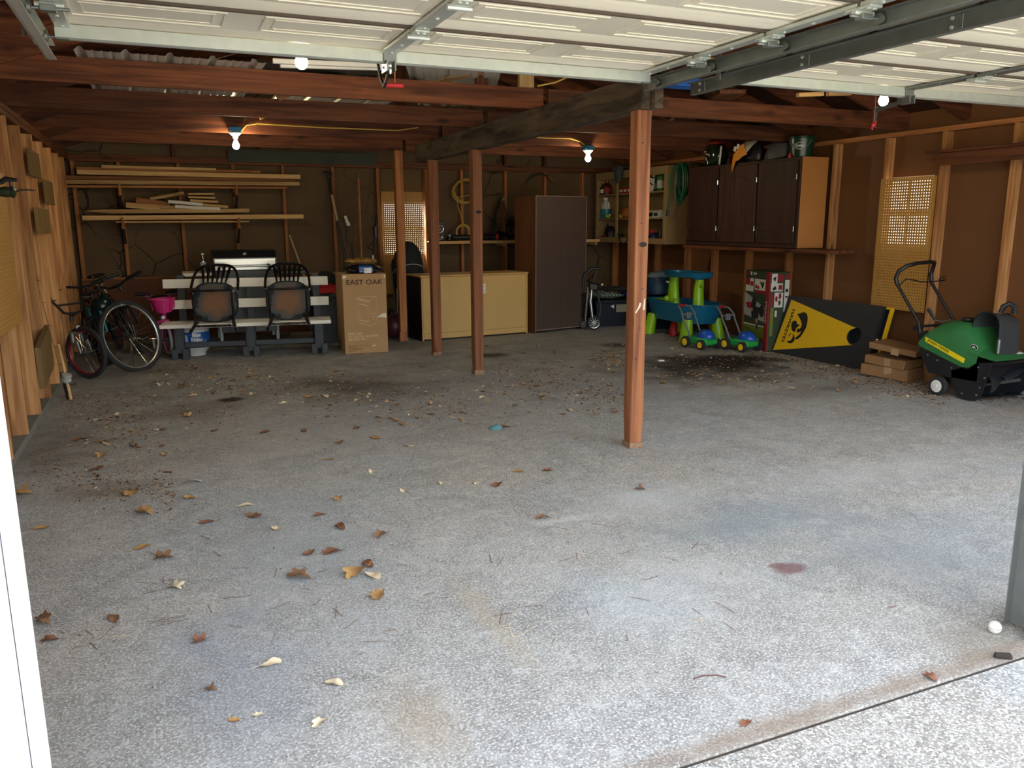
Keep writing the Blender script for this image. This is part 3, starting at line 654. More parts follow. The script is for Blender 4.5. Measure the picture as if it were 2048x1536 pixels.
tag(MB().box(q.x-.03, q.x+.22, 4.20, 4.32, bz1+.003, bz1+.05, .004).out('blue_tarp', BLUEP), 'folded blue tarp tucked above the beam end', 'tarp')
# ------------------------------------------------------------------ lumber rack on the back wall
for (x, zz, lb) in ((bx[1], PY(245, 380, YB-.2).z, 'upper left wooden rack bracket under the long boards'), (bx[3], PY(475, 380, YB-.2).z, 'upper right wooden rack bracket under the long boards'),
                    (bx[1], PY(245, 446, YB-.2).z, 'lower left wooden rack bracket under the scrap boards'), (bx[3], PY(475, 446, YB-.2).z, 'lower right wooden rack bracket under the scrap boards')):
    t = thing('rack_bracket', lb, 'bracket', (x, YB-.001, zz-.03), group='lumber rack brackets')
    MB().box(-.018, .018, -.30, -.001, -.035, .0, .002).out('arm', WB['y'], t, 0)
    MB().bar((0, -.012, -.20), (0, -.24, -.045), .03, .02).out('brace', DARKST, t, 0)
    MB().box(-.012, .012, -.31, -.298, -.03, .09, .002).out('lip', WB['z'], t, 0)
GB = 'boards on the wall rack'
zA = PY(245, 380, YB-.2).z-.03+.003; zB = PY(475, 380, YB-.2).z-.03+.003
def rackboard(lb, l, r, y, h, d, m_, taper=0, grp=GB):
    p, q = PY(*l, y), PY(*r, y); z = max(p.z, q.z)
    mm = MB().bar(p, q, d, h, (0, 0, 1), .002)
    if taper:
        mm = MB().prism([p+Vector((0, -d/2, h*.1)), p+Vector((taper, -d/2, -h/2)), q+Vector((0, -d/2, -h/2)), q+Vector((0, -d/2, h/2)), p+Vector((taper*.6, -d/2, h/2))], (0, 1, 0), d)
    o = mm.out('lumber_board', m_, smooth=0); tag(o, lb, 'board', grp)
rackboard('long thin board lowest on the upper rack', (131, 373), (573, 376), YB-.22, .025, .12, WB['x'])
rackboard('long board second from the bottom on the upper rack', (131, 364), (598, 368), YB-.24, .045, .09, WP['x'])
rackboard('reddish board behind the others on the upper rack', (133, 355), (590, 360), YB-.10, .04, .09, WB['x'])
rackboard('long pale board with square sawn end, upper rack', (154, 344), (600, 354), YB-.22, .05, .07, WP['x'])
rackboard('grey faced board lying flat on the upper rack', (153, 337), (520, 344), YB-.12, .03, .1, WB['x'])
rackboard('short tapered pale board on top of the upper rack', (203, 333), (432, 339), YB-.2, .03, .04, WP['x'])
rackboard('longest board lowest on the lower rack', (165, 436), (606, 433), YB-.22, .05, .09, WP['x'])
rackboard('thin strip under the lower rack boards', (232, 444), (498, 443), YB-.23, .018, .05, WP['x'])
rackboard('pointed pale board on the lower rack', (168, 423), (498, 421), YB-.22, .042, .09, WP['x'], .3)
PALE = mat('painted_scrap', 'd8d2c6', .6, var=.06)
for i, (l, r, y, h, d, m_, lb) in enumerate((((252, 410), (345, 418), .2, .06, .08, WP['x'], 'short pine offcut at the left of the scrap pile'), ((272, 400), (340, 410), .14, .06, .06, WB['x'], 'reddish offcut lying in the scrap pile'),
        ((300, 398), (368, 386), .12, .035, .06, WP['x'], 'offcut sticking up at a slant from the scrap pile'), ((320, 414), (385, 418), .22, .04, .07, WP['x'], 'offcut low at the middle of the scrap pile'),
        ((336, 403), (405, 409), .24, .035, .05, PALE, 'white painted offcut higher in the scrap pile'), ((350, 413), (440, 418), .25, .035, .05, PALE, 'white painted offcut lower in the scrap pile'),
        ((376, 388), (428, 388), .1, .02, .08, WP['x'], 'topmost thin offcut of the right scrap stack'), ((376, 394), (430, 396), .12, .02, .08, WP['x'], 'second thin offcut of the right scrap stack'),
        ((380, 401), (436, 404), .14, .025, .08, WP['x'], 'third thin offcut of the right scrap stack'), ((400, 409), (456, 414), .16, .03, .07, WP['x'], 'lowest offcut at the right of the scrap pile'))):
    rackboard(lb, l, r, YB-y, h, d, m_, grp='short offcuts on the lower rack')
# ------------------------------------------------------------------ fishing gear on the left wall
b = F(137, 799); b.x = max(b.x, XL+.06); tp = PX(71, 553, XL+.012)
t = thing('fishing_rod', 'fishing rod with silver reel leaning against the left stud wall', 'fishing rod', b)
d = tp-b
CORK = mat('rod_gold', '8a6a35', .5, var=.3, sc=60)
MB().tube([d*.16, d*.5, d], [.006, .0045, .002], 8).out('blank', CORK, t)
MB().tube([d*.004, d*.05, d*.1, d*.16], [.012, .011, .012, .008], 10).out('handle', BLACK, t)
for k in (.3, .45, .62, .8, .97): MB().tube(circ(d*k+Vector((.012, 0, 0)), .009, 10, 'z'), .0015, 5, closed=True).out('line_guide', DARKST, t)
rc = d*.19+Vector((.03, -.03, 0))
rl = MB().lathe([(.02, -.03), (.034, -.028), (.036, -.01), (.026, -.006), (.026, .012), (.036, .016), (.032, .03), (.01, .034)], 18, rc, euler(.3, .2, 0)).out('reel', mat('reel_silver', 'b9b9b4', .3, .3), t)
MB().bar(rc, d*.19, .012, .02).out('reel_foot', DARKST, t, 0)
MB().tube([rc+Vector((0, 0, -.03)), rc+Vector((.03, -.03, -.05)), rc+Vector((.05, -.03, -.045))], .004, 6).ball(rc+Vector((.055, -.03, -.045)), .01, 8, 6).out('crank', DARKST, t)
b2 = Vector((b.x+.02, b.y-.03, 0)); t2 = thing('wood_stick', 'thin wooden stick leaning beside the fishing rod', 'stick', b2)
MB().tube([(0, 0, .003), (-.06, .17, .42)], [.012, .01], 8).out('shaft', WP['z'], t2)
c = PX(14, 380, -.70)
t = thing('spinning_reel', 'dark spinning reel sticking out from the left wall at the picture edge', 'fishing reel', c)
MB().lathe([(.008, -.04), (.022, -.036), (.028, -.01), (.026, .015), (.03, .02), (.03, .03), (.012, .04)], 16, (.0, 0, -.01), R90X @ R90Y).out('spool', mat('reel_green', '2e3a2a', .35, .5), t)
MB().tube([(-.03, .0, .035), (.0, .0, .055), (.05, .0, .05)], [.012, .014, .008], 8).out('rod_seat', BLACK, t)
MB().tube([(.02, 0, .0), (.02, 0, .05)], .007, 8).out('reel_stem', BLACK, t)
MB().tube([(.03, 0, -.01), (.06, 0, .0), (.09, .0, .002), (.125, 0, -.001)], [.005, .004, .004, .003], 6).out('handle_arm', BLACK, t)
MB().tube([(-.03, 0, .035), (-.155, .03, .03)], .009, 8).out('rod_butt', BLACK, t)
# ------------------------------------------------------------------ bicycles
def bike(name, lb, p, heading, lean, steer, wr, wb, tire_m, rim_m, frame_m, bar_w=.6, bar_h=.0, tw=.025, fork_m=None, accent=None, grp=None, seat=.0, spn=20):
    t = thing(name, lb, 'bicycle', p, grp and 0 or 0, grp, rot=(lean, 0, heading))
    fork_m = fork_m or frame_m
    SM = Matrix.Rotation(steer, 4, 'Z')
    def wheel(nm, c, rm):
        w = MB().tube(circ((0, 0, 0), wr-tw*1.35, 36, 'y'), tw*.42, 8, closed=True).xf(Matrix.Translation(c)).xf(rm).out(nm, rim_m, t)
        MB().tube(circ((0, 0, 0), wr-tw*.72, 36, 'y'), tw*.72, 10, closed=True).xf(Matrix.Translation(c)).xf(rm).out('tire', tire_m, w)
        sp = MB()
        for k in range(spn):
            a = 2*math.pi*k/spn; s = 1 if k % 2 else -1; a2 = a+(.5 if (k//2) % 2 else -.5)
            sp.tube([(.018*math.cos(a2), s*.025, .018*math.sin(a2)), ((wr-tw*1.5)*math.cos(a), 0, (wr-tw*1.5)*math.sin(a))], .0018, 4)
        sp.xf(Matrix.Translation(c)).xf(rm).out('spokes', CHROME, w)
        MB().tube([(0, -.045, 0), (0, .045, 0)], .018, 10).xf(Matrix.Translation(c)).xf(rm).out('hub', DARKST, w)
    wheel('front_wheel', (0, 0, wr), SM); wheel('rear_wheel', (-wb, 0, wr), Matrix())
    ht = Vector((-.17, 0, wr+.40)); hb = Vector((-.115, 0, wr+.27))
    if wr < .26: ht = Vector((-.12, 0, wr+.28)); hb = Vector((-.09, 0, wr+.19))
    fk = MB()
    for s in (-1, 1): fk.tube([(0, s*.055, wr), (-.03, s*.055, wr+.1), (hb.x+.01, s*.05, wr+.05+tw), (hb.x, s*.045, hb.z-.02)], [.009, .013, .016, .016], 8)
    fk.tube([(hb.x, -.06, hb.z-.015), (hb.x, .06, hb.z-.015)], .016, 8)
    fk.xf(SM).out('fork', fork_m, t)
    bb = Vector((-wb+.42*min(1, wr/.33), 0, wr-.04)); st = Vector((bb.x-.13, 0, ht.z-.03+seat*.3)); ra = Vector((-wb, 0, wr))
    fr = MB().tube([hb, ht], .024, 10).tube([ht-Vector((0.01, 0, .02)), st], .017, 8).tube([hb, bb], .021, 8).tube([st+Vector((-.02, 0, .03)), bb], .016, 8)
    for s in (-1, 1): fr.tube([st+Vector((0, s*.01, -.01)), ra+Vector((0, s*.06, 0))], .009, 6).tube([bb+Vector((0, s*.02, 0)), ra+Vector((0, s*.06, 0))], .010, 6)
    fr.out('frame', frame_m, t)
    sd = st+Vector((-.05, 0, .12+seat))
    MB().tube([st, sd], .013, 8).out('seat_post', STEEL, t)
    MB().grid(lambda u, v: sd+Vector((-.13+.27*u, (.075*(1-u)**1.2+.018)*math.sin(2*math.pi*v), .02+.022*math.cos(2*math.pi*v)*(1-.3*u))), 10, 12, cv=True).out('saddle', MATTE, t)
    cr = MB().lathe([(.085, -.003), (.085, .003)], 24, bb+Vector((0, .035, 0)), R90X).out('chainring', DARKST, t)
    MB().tube([bb+Vector((0, -.06, 0)), bb+Vector((0, .06, 0))], .009, 8).bar(bb+Vector((0, .055, 0)), bb+Vector((.12, .055, -.09)), .012, .02).bar(bb+Vector((0, -.055, 0)), bb+Vector((-.12, -.055, .09)), .012, .02).out('crank', DARKST, t, 0)
    for q in ((.12, .10, -.09), (-.12, -.10, .09)): MB().obox(bb+Vector(q), (.09, .08, .022), None, .005).out('pedal', BLACK, t)
    # bars
    h = ht+Vector((.0, 0, .06)); 
    hbp = []
    if bar_h > .05: hbp = [(h.x-.05, -bar_w/2, h.z+bar_h), (h.x-.02, -bar_w*.30, h.z+bar_h-.01), (h.x+.03, -bar_w*.16, h.z+.02), (h.x+.04, 0, h.z), (h.x+.03, bar_w*.16, h.z+.02), (h.x-.02, bar_w*.30, h.z+bar_h-.01), (h.x-.05, bar_w/2, h.z+bar_h)]
    else: hbp = [(h.x-.02, -bar_w/2, h.z+.045), (h.x+.03, -bar_w*.3, h.z+.035), (h.x+.05, -.06, h.z), (h.x+.05, .06, h.z), (h.x+.03, bar_w*.3, h.z+.035), (h.x-.02, bar_w/2, h.z+.045)]
    b_ = MB().tube(hbp, .0115, 8).tube([ht, h], .014, 8).tube([h, (h.x+.05, 0, h.z)], .018, 8)
    if bar_h > .05: b_.tube([(h.x, -bar_w*.22, h.z+bar_h*.55), (h.x, bar_w*.22, h.z+bar_h*.55)], .009, 8)
    hbo = b_.xf(SM).out('handlebar', BLACK if accent is None else fork_m, t)
    for s in (0, -1):
        e = Vector(hbp[s]); i_ = Vector(hbp[1 if s == 0 else -2]); dd = (i_-e).normalized()
        MB().tube([e-dd*.01, e+dd*.02, e+dd*.06, e+dd*.125], [.017, .018, .0155, .018], 10).xf(SM).out('grip', BLACK, hbo)
        MB().tube([e+dd*.15+Vector((.02, 0, -.01)), e+dd*.1+Vector((.05, 0, -.02)), e+dd*.03+Vector((.055, 0, -.02))], .006, 6).xf(SM).out('brake_lever', DARKST, hbo)
    MB().lathe([(.015, 0), (.02, .004), (.02, .012), (.012, .015)], 14, hb+Vector((.03, 0, .03)), R90Y).xf(SM).out('reflector', WHITEP, t)
    return t, SM, ht
GBIKE = 'bicycles parked in the back left corner'
REDM = mat('bike_red', '8c1a1f', .35, .3); BIKEBL = mat('bike_black', '101316', .3, .2); TEALM = mat('bike_teal', '1d8f96', .35, .2); PINK = mat('bike_pink', 'd2307f', .4); SILV = mat('rim_silver', 'b4b4b2', .35, .8)
c = F(180, 757)
bike('child_bicycle', 'small black and red bicycle with red rims, nearest the left wall', c, math.radians(-94), .03, math.radians(50), .235, .84, RUBBER, REDM, BIKEBL, .56, .16, .028, grp=GBIKE, fork_m=STEEL)
cA = F(300, 737)
bike('bicycle', 'black bicycle with large silver front wheel leaning left, beside the bench', cA, math.radians(-85), .40, math.radians(-49), .345, 1.02, RUBBER, SILV, BIKEBL, .62, 0, .031, grp=GBIKE, fork_m=BIKEBL, spn=24)
cB = F(222, 742); cB = Vector((-.53, 8.66, 0))
bike('bicycle', 'black bicycle with a teal fork squeezed between the two other dark bikes', cB, math.radians(-93), .20, math.radians(8), .32, 1.0, RUBBER, REDM, BIKEBL, .62, 0, .028, grp=GBIKE, fork_m=TEALM)
cP = Vector((.0, 9.06, 0))
tpk, SMp, htp = bike('toy_bicycle', 'small pink bicycle with a basket, half hidden behind the large silver wheel', cP, math.radians(-88), .05, .2, .17, .55, WHITEP, PINK, PINK, .4, .14, .022, grp=GBIKE, fork_m=PINK, accent=1)
bk = MB().lathe([(.075, -.13), (.09, -.10), (.12, .0), (.126, .002), (.126, .012), (.116, .012), (.086, -.095)], 20, (.10, 0, .59))
for k in range(10):
    a = 2*math.pi*k/10; bk.bar((.10+.108*math.cos(a), .108*math.sin(a), .49), (.10+.118*math.cos(a), .118*math.sin(a), .56), .012, .004, (math.cos(a), math.sin(a), 0))
bk.out('basket', PINK, tpk)
for s in (-1, 1):
    w_ = MB().lathe([(.045, -.012), (.06, -.01), (.06, .01), (.045, .012)], 18, (-.55, s*.13, .062), R90X).out('training_wheel', WHITEP, tpk)
MB().grid(lambda u, v: Vector((-.55+.21*math.cos(math.pi*(.1+.75*u)), (v-.5)*.06, .17+.21*math.sin(math.pi*(.1+.75*u)))), 14, 3).out('mudguard', WHITEP, tpk)
q = PY(204, 612, 8.35)
t = thing('bike_helmet', 'dark teal bike helmet hanging among the bicycles', 'helmet', q)
MB().lathe([(.001, .10), (.05, .092), (.09, .06), (.105, .0), (.098, -.03), (.085, -.03), (.09, 0), (.07, .05)], 20, m=Matrix.Diagonal((1, 1.25, 1, 1)), cap=False).out('shell', mat('helmet_teal', '0c2024', .25), t)
for k in range(5): MB().obox((-.06+.03*k, -.085, .055-.01*abs(k-2)), (.012, .05, .02), euler(.5), .004).out('vent', BLACK, t)
MB().tube([(-.08, 0, -.03), (-.05, -.02, -.12), (0, -.03, -.14), (.05, -.02, -.12), (.08, 0, -.03)], .005, 6).out('chin_strap', MATTE, t)
# ------------------------------------------------------------------ bench with two chairs laid on it
SLAT = mat('slat_white', 'efe9da', .5, var=.05); BFR = mat('bench_grey', '3d4145', .7, var=.2, sc=20)
pA, pB = F(362, 719), F(640, 707); dv = pB-pA; BL = dv.length; rz = math.atan2(dv.y, dv.x)
bt = thing('garden_bench', 'long garden bench with white slats and dark grey legs', 'bench', pA, rz)
e0, e1 = -.175, BL+.13
sz = PY(330, 642, pA.y+.1).z
sh = .318
for k in range(3): MB().box(e0, e1, -.03+.125*k, .083+.125*k, sh, sh+.038, .004).out('seat_slat', SLAT, bt, 0)
for zc, yb_ in ((.52, .395), (.735, .43)): MB().obox(((e0+e1)/2, yb_, zc), (e1-e0, .03, .095), euler(-.12), .004).out('back_slat', SLAT, bt, 0)
for x in (0, BL/2, BL):
    g = MB().box(x-.045, x+.045, -.01, .08, .06, sh-.002, .004).bar((x, .40, .06), (x, .46, .82), .07, .05, (0, 1, 0)).box(x-.03, x+.03, -.02, .42, sh-.075, sh-.003, .003)
    g.out('leg_frame', BFR, bt, 0)
    for s in (-1, 1): MB().box(x+s*.052-.03, x+s*.052+.03, -.03, .12, 0.001, .11, .005).out('foot_block', BFR, bt, 0)
    MB().box(x-.045, x+.045, .36, .46, 0.001, .075, .005).out('foot_block', BFR, bt, 0)
for a, b_ in ((.047, BL/2-.047), (BL/2+.047, BL-.047)): MB().box(a, b_, .02, .065, .115, .165, .004).out('stretcher', BFR, bt, 0)
def turned(m, p, q, r, n=8):
    p = Vector(p); q = Vector(q); ts2 = (0, .08, .12, .16, .3, .45, .5, .55, .7, .84, .88, .92, 1); rs = (.8, .9, 1.25, .9, 1.05, 1.1, 1.35, 1.1, 1.05, .9, 1.25, .9, .7)
    m.tube([p.lerp(q, k) for k in ts2], [r*k for k in rs], n); return m
CHB = mat('chair_black', '15151a', .25, var=.25, sc=14)
def worn():
    m, N, L, P = nmat('worn_chair_seat'); P.inputs['Roughness'].default_value = .45
    tc = N.new('ShaderNodeTexCoord'); mp = N.new('ShaderNodeMapping'); mp.inputs['Scale'].default_value = (3.4, 3.2, 0)
    L.new(tc.outputs['Object'], mp.inputs[0]); ln = N.new('ShaderNodeVectorMath'); ln.operation = 'LENGTH'; L.new(mp.outputs[0], ln.inputs[0])
    nz = N.new('ShaderNodeTexNoise'); nz.inputs['Scale'].default_value = 9; nz.inputs['Detail'].default_value = 5; L.new(tc.outputs['Object'], nz.inputs[0])
    ad = N.new('ShaderNodeMath'); ad.operation = 'MULTIPLY_ADD'; ad.inputs[1].default_value = .7; L.new(nz.outputs[0], ad.inputs[0]); L.new(ln.outputs['Value'], ad.inputs[2])
    r = N.new('ShaderNodeValToRGB'); e = r.color_ramp.elements; e[0].position = .62; e[0].color = (*hexc('80583a'), 1); e[1].position = 1.2; e[1].color = (*hexc('17191c'), 1)
    x = r.color_ramp.elements.new(1.0 if False else .98); x.color = (*hexc('3f4a4c'), 1); L.new(ad.outputs[0], r.inputs[0])
    gn = N.new('ShaderNodeTexNoise'); m2 = N.new('ShaderNodeMapping'); m2.inputs['Scale'].default_value = (60, 3, 3); L.new(tc.outputs['Object'], m2.inputs[0]); L.new(m2.outputs[0], gn.inputs[0]); gn.inputs['Scale'].default_value = 1
    mx = N.new('ShaderNodeMix'); mx.data_type = 'RGBA'; mx.blend_type = 'MULTIPLY'; mx.inputs[0].default_value = .5; L.new(r.outputs[0], mx.inputs[6]); L.new(gn.outputs[0], mx.inputs[7])
    L.new(r.outputs[0], P.inputs['Base Color']); return m
WORN = worn()
PHI = math.radians(83)
def chair(lb, bxp, tw=0):
    cz = Matrix.Rotation(-PHI, 4, 'X')
    front = cz @ Vector((0, .20, .42))
    base = Matrix.Translation(pA) @ Matrix.Rotation(rz, 4, 'Z')
    loc = base @ (Vector((bxp, .06, sh+.046)) - front)
    t = thing('dining_chair', lb, 'chair', loc, group='black dining chairs laid on the bench')
    t.rotation_euler = (-PHI, 0, 0); t.rotation_mode = 'QUATERNION'; t.rotation_quaternion = (Matrix.Rotation(rz+tw, 4, 'Z') @ cz).to_quaternion()
    sp = []
    for k in range(28):
        a = 2*math.pi*k/28; x = .225*math.copysign(abs(math.cos(a))**.7, math.cos(a)); y = .205*math.copysign(abs(math.sin(a))**.75, math.sin(a))
        if y < 0: x *= 1-.12*(-y/.2)**2*0
        sp.append((x, y, .42))
    st = MB().prism([Vector(p) for p in sp], (0, 0, 1), .034).out('seat', CHB, t)
    MB().prism([Vector((p[0]*.96, p[1]*.96, .4185)) for p in sp], (0, 0, 1), .0012).out('seat_underside', WORN, st)
    feet = {}
    for i, (sx, sy) in enumerate(((-1, 1), (1, 1), (-1, -1), (1, -1))):
        p, q = Vector((sx*.15, sy*.14, .42)), Vector((sx*.215, sy*.20, .0)); feet[(sx, sy)] = (p, q)
        turned(MB(), p, q, .015).out('leg', CHB, t)
    def at(k, f_): p, q = feet[k]; return p.lerp(q, f_)
    for a, b_ in (((-1, 1), (1, 1)), ((-1, -1), (1, -1)), ((-1, 1), (-1, -1)), ((1, 1), (1, -1))):
        turned(MB(), at(a, .62 if a[1] == b_[1] else .5), at(b_, .62 if a[1] == b_[1] else .5), .0105).out('stretcher', CHB, t)
    bow = []
    for k in range(21):
        a = math.pi*k/20; x = -.225*math.copysign(abs(math.cos(a))**.6, math.cos(a)); z = .45+.47*math.sin(a)**.55
        bow.append((x, -.13-.05*abs(math.sin(a))-.12*(z-.45)/.47, z))
    MB().tube(bow, .0145, 8).out('bow', CHB, t)
    for k in range(6):
        u = -.125+.05*k; zt_ = .45+.455*(1-(abs(u)/.235)**3)**.5
        p, q = Vector((u*.8, -.165, .452)), Vector((u*1.1, -.29, zt_)); mm = MB(); n = (q-p).normalized(); sd = Vector((1, 0, 0)); nn = n.cross(sd)
        pr = [(0, .006), (.3, .009), (.5, .013), (.75, .017), (.9, .013), (1, .006)]
        pts = [p.lerp(q, a)+sd*w for a, w in pr]+[p.lerp(q, a)-sd*w for a, w in pr[::-1]]
        mm.prism([x-nn*.004 for x in pts], nn, .008).out('arrow_slat', CHB, t, 0)
    return t
chair('black spindle back chair laid face down on the left half of the bench', (436-362)/278*BL)
chair('black spindle back chair laid face down on the right half of the bench', (581-362)/278*BL)
# ------------------------------------------------------------------ grill, bottle, tank behind and under the bench
gy = 9.32
p, q = PY(430, 540, gy), PY(552, 538, gy)
gr = thing('gas_grill', 'gas grill with black lid and stainless front behind the bench', 'grill', ((p.x+q.x)/2, gy, 0))
gw = q.x-p.x; zl0 = PY(490, 540, gy).z; zl1 = PY(490, 517, gy).z; zl2 = PY(490, 502, gy).z
INOX = mat('stainless', 'c9c5ba', .3, .7, var=.06)
MB().box(-gw/2, gw/2, 0, .012, zl0, zl1, .004).out('lid_front', INOX, gr, 0)
MB().prism([(-gw/2-.012, .013, zl0), (-gw/2-.012, .013, zl1+.008), (-gw/2-.012, .06, zl2), (-gw/2-.012, .3, zl2+.01), (-gw/2-.012, .44, zl1), (-gw/2-.012, .46, zl0)], (1, 0, 0), gw+.024).out('lid', mat('grill_black', '131317', .3), gr, 25)
MB().tube([(-gw*.36, -.045, zl0+.045), (gw*.36, -.045, zl0+.045)], .012, 10).out('lid_handle', CHROME, gr)
for s in (-1, 1): MB().tube([(s*gw*.37, .0, zl0+.045), (s*gw*.37, -.055, zl0+.045)], [.022, .024], 12).out('handle_mount', BLACK, gr)
MB().lathe([(.02, 0), (.02, .006)], 14, (0, .03, zl2-.03), R90X @ euler(.5)).out('thermometer', CHROME, gr)
MB().box(-gw/2, gw/2, 0, .46, zl0-.16, zl0-.004, .006).out('firebox', DARKST, gr, 0)
for s in (-1, 1):
    MB().box(min(s*gw/2+s*.013, s*(gw/2+.33)), max(s*gw/2+s*.013, s*(gw/2+.33)), -.01, .44, zl0-.055, zl0-.02, .006).out('side_shelf', SLAT if s < 0 else DARKST, gr, 0)
MB().box(-gw/2+.02, gw/2-.02, .01, .44, .16, zl0-.162, .006).out('cabinet', mat('grill_grey', '55575a', .5, .4), gr, 0)
for sx in (-1, 1):
    for yy in (.03, .42): MB().box(sx*(gw/2-.02)-.018, sx*(gw/2-.02)+.018, yy-.018, yy+.018, .06, zl0-.165, .003).out('leg', STEEL, gr, 0)
for sx in (-1, 1): MB().lathe([(.012, -.016), (.03, -.014), (.03, .014), (.012, .016)], 14, (sx*(gw/2-.02), .03, .031), R90Y).out('caster', CHROME, gr)
CLRP = clear('clear_plastic', (.9, .9, .92), .3, .15)
p = PY(407, 536, gy+.12); sb = zl0-.02
t = thing('water_bottle', 'clear plastic water bottle standing on the grill side shelf', 'bottle', (p.x, gy+.12, sb+.001))
MB().lathe([(.02, 0), (.031, .004), (.032, .03), (.029, .05), (.032, .07), (.032, .12), (.026, .15), (.013, .175), (.012, .19)], 18).out('body', CLRP, t)
MB().lathe([(.0145, .185), (.0145, .203), (.012, .205)], 14).out('cap', WHITEP, t)
MB().lathe([(.0325, .07), (.0328, .072), (.0328, .11), (.0325, .112)], 18, cap=False).out('label_band', mat('bottle_label', '9fa7b4', .5), t)
# propane tank
c = F(391, 713); c = PY(391, 690, pA.y+.30); c.z = 0
TANKW = mat('tank_white', 'c9c7c2', .4); TANKB = mat('tank_blue', '1e4f8f', .35)
t = thing('propane_tank', 'white propane tank with a blue printed sleeve under the bench', 'gas tank', (c.x, pA.y+.27, 0), rz)
tr = .145
MB().lathe([(.095, .0), (.10, .03), (.12, .05), (tr, .085), (tr, .255), (.13, .295), (.08, .325)], 28).out('body', TANKW, t)
MB().lathe([(tr+.002, .09), (tr+.003, .092), (tr+.003, .250), (tr+.002, .252)], 28, cap=False).out('sleeve', TANKB, t)
cl = MB().lathe([(.09, .31), (.092, .33), (.098, .345)], 20, cap=False); cl.out('collar', TANKW, t)
def arc(rr, a0, a1, zf, n=14): return [Vector((rr*math.sin(a0+(a1-a0)*k/n), -rr*math.cos(a0+(a1-a0)*k/n), zf(k/n))) for k in range(n+1)]
lo = arc(tr+.0036, -.95, .95, lambda u: .105-.0+.06*(2*u-1)**2); hi = arc(tr+.0036, -.95, .95, lambda u: .118+.06*(2*u-1)**2)
mm = MB(); mm.add(lo+hi, [(k, k+1, 15+k+1, 15+k) for k in range(14)]); mm.out('swoosh', mat('tank_pale', '9db4cf', .4), t)
def curved_text(body, rr, a0, z, w, hgt, bold, m_, name='lettering'):
    o = text(name, body, (0, 0, 0), (1, 0, 0), (0, 1, 0), w, m_, t, hgt, bold)
    for v in o.data.vertices:
        x, y = v.co.x, v.co.y; a = a0+x/rr; v.co = Vector((rr*math.sin(a), -rr*math.cos(a), z+y))
    return o
curved_text('Blue', tr+.004, -.05, .205, .085, .042, .02, WHITEP); curved_text('Rhino', tr+.004, -.13, .155, .115, .042, .02, WHITEP)
mk = MB()
for (a, z, ra, rz2) in ((-.52, .20, .16, .028), (-.44, .165, .10, .03), (-.62, .185, .08, .02)):
    mk.poly([Vector(((tr+.0045)*math.sin(a+ra*math.cos(q)), -(tr+.0045)*math.cos(a+ra*math.cos(q)), z+rz2*math.sin(q))) for q in [2*math.pi*k/12 for k in range(12)]])
mk.out('emblem', mat('emblem_pale', 'b7cbe6', .4), t)
# ------------------------------------------------------------------ middle: bin, carton, tools, cabinets
GREYB = mat('bin_grey', '3a3d42', .55, var=.12)
q0, q1 = PY(641, 600, 9.12), PY(690, 600, 9.12); bz = PY(655, 588, 9.12).z
t = thing('storage_bin', 'dark grey plastic storage bin between bench and carton', 'storage bin', ((q0.x+q1.x)/2+.03, 9.42, 0))
bw = .40
MB().prism([(-bw/2+.02, -.25, .002), (bw/2-.02, -.25, .002), (bw/2, -.26, bz-.05), (-bw/2, -.26, bz-.05)], (0, 1, 0), .5).out('body', GREYB, t, 0)
MB().box(-bw/2-.012, bw/2+.012, -.275, .255, bz-.049, bz, .01).out('lid', GREYB, t)
for k in range(2): MB().box(-.12+.16*k, -.04+.16*k, -.285, -.2755, bz-.09, bz-.012, .004).out('latch', BLACK, t)
q = PY(653, 575, 9.3)
o = MB().grid(lambda u, v: Vector(((u-.5)*.3, (v-.5)*.3, .10*(1-(2*u-1)**4)*(1-(2*v-1)**4)+.025*noise.noise(Vector((u*6, v*6, 3))))), 14, 14).add([(-.15, -.15, 0), (.15, -.15, 0), (.15, .15, 0), (-.15, .15, 0)], [(0, 3, 2, 1)]).xf(Matrix.Translation((q.x, 9.33, bz+.003)))
tag(o.out('red_bag', mat('red_cloth', 'a3141c', .7, var=.25)), 'folded red cloth bag lying on the grey storage bin', 'bag')
q = PY(653, 556, 9.56)
t = thing('seat_cushion', 'dark green rounded cushion standing behind the red bag', 'cushion', (q.x, 9.56, bz+.002))
MB().prism([Vector((.13*math.copysign(abs(math.cos(a))**.7, math.cos(a)), 0, .02+max(0, .21*math.sin(a)) if math.sin(a) > 0 else 0)) for a in [math.pi*k/14 for k in range(15)]], (0, 1, 0), .07).out('pad', mat('cushion_green', '1a2420', .8), t)
# carton
KRAFT = mat('kraft_card', 'b08a5e', .75, var=.07, sc=6); KRAFTD = mat('kraft_side', '8f6c48', .8, var=.1)
c0, c1 = F(691, 709), F(777, 704); du = (c1-c0).normalized(); dn_ = Vector((-du.y, du.x, 0)); cw = (c1-c0).length; chh = PY(680, 549, c0.y).z; cdp = .50
t = thing('carton', 'tall brown cardboard carton with printed smoker drawing', 'cardboard box', c0, math.atan2(du.y, du.x))
MB().box(0, cw, 0, cdp, .001, chh, .004).out('body', KRAFT, t, 0)
INK = mat('ink_dark', '3d2c1d', .8); INKW = mat('ink_pale', 'd9bf97', .8); TAPE = mat('tape_bits', 'e0d2b8', .5)
text('heading_print', 'EAST OAK', (cw*.09, -.001, chh*.868), (1, 0, 0), (0, 0, 1), cw*.83, INK, t, chh*.062, .012)
text('caption_print', 'EAST OAK\n30" DIGITAL ELECTRIC\nSMOKER PRO', (cw*.08, -.001, chh*.17), (1, 0, 0), (0, 0, 1), cw*.70, INKW, t, chh*.10, .008)
pr = MB()
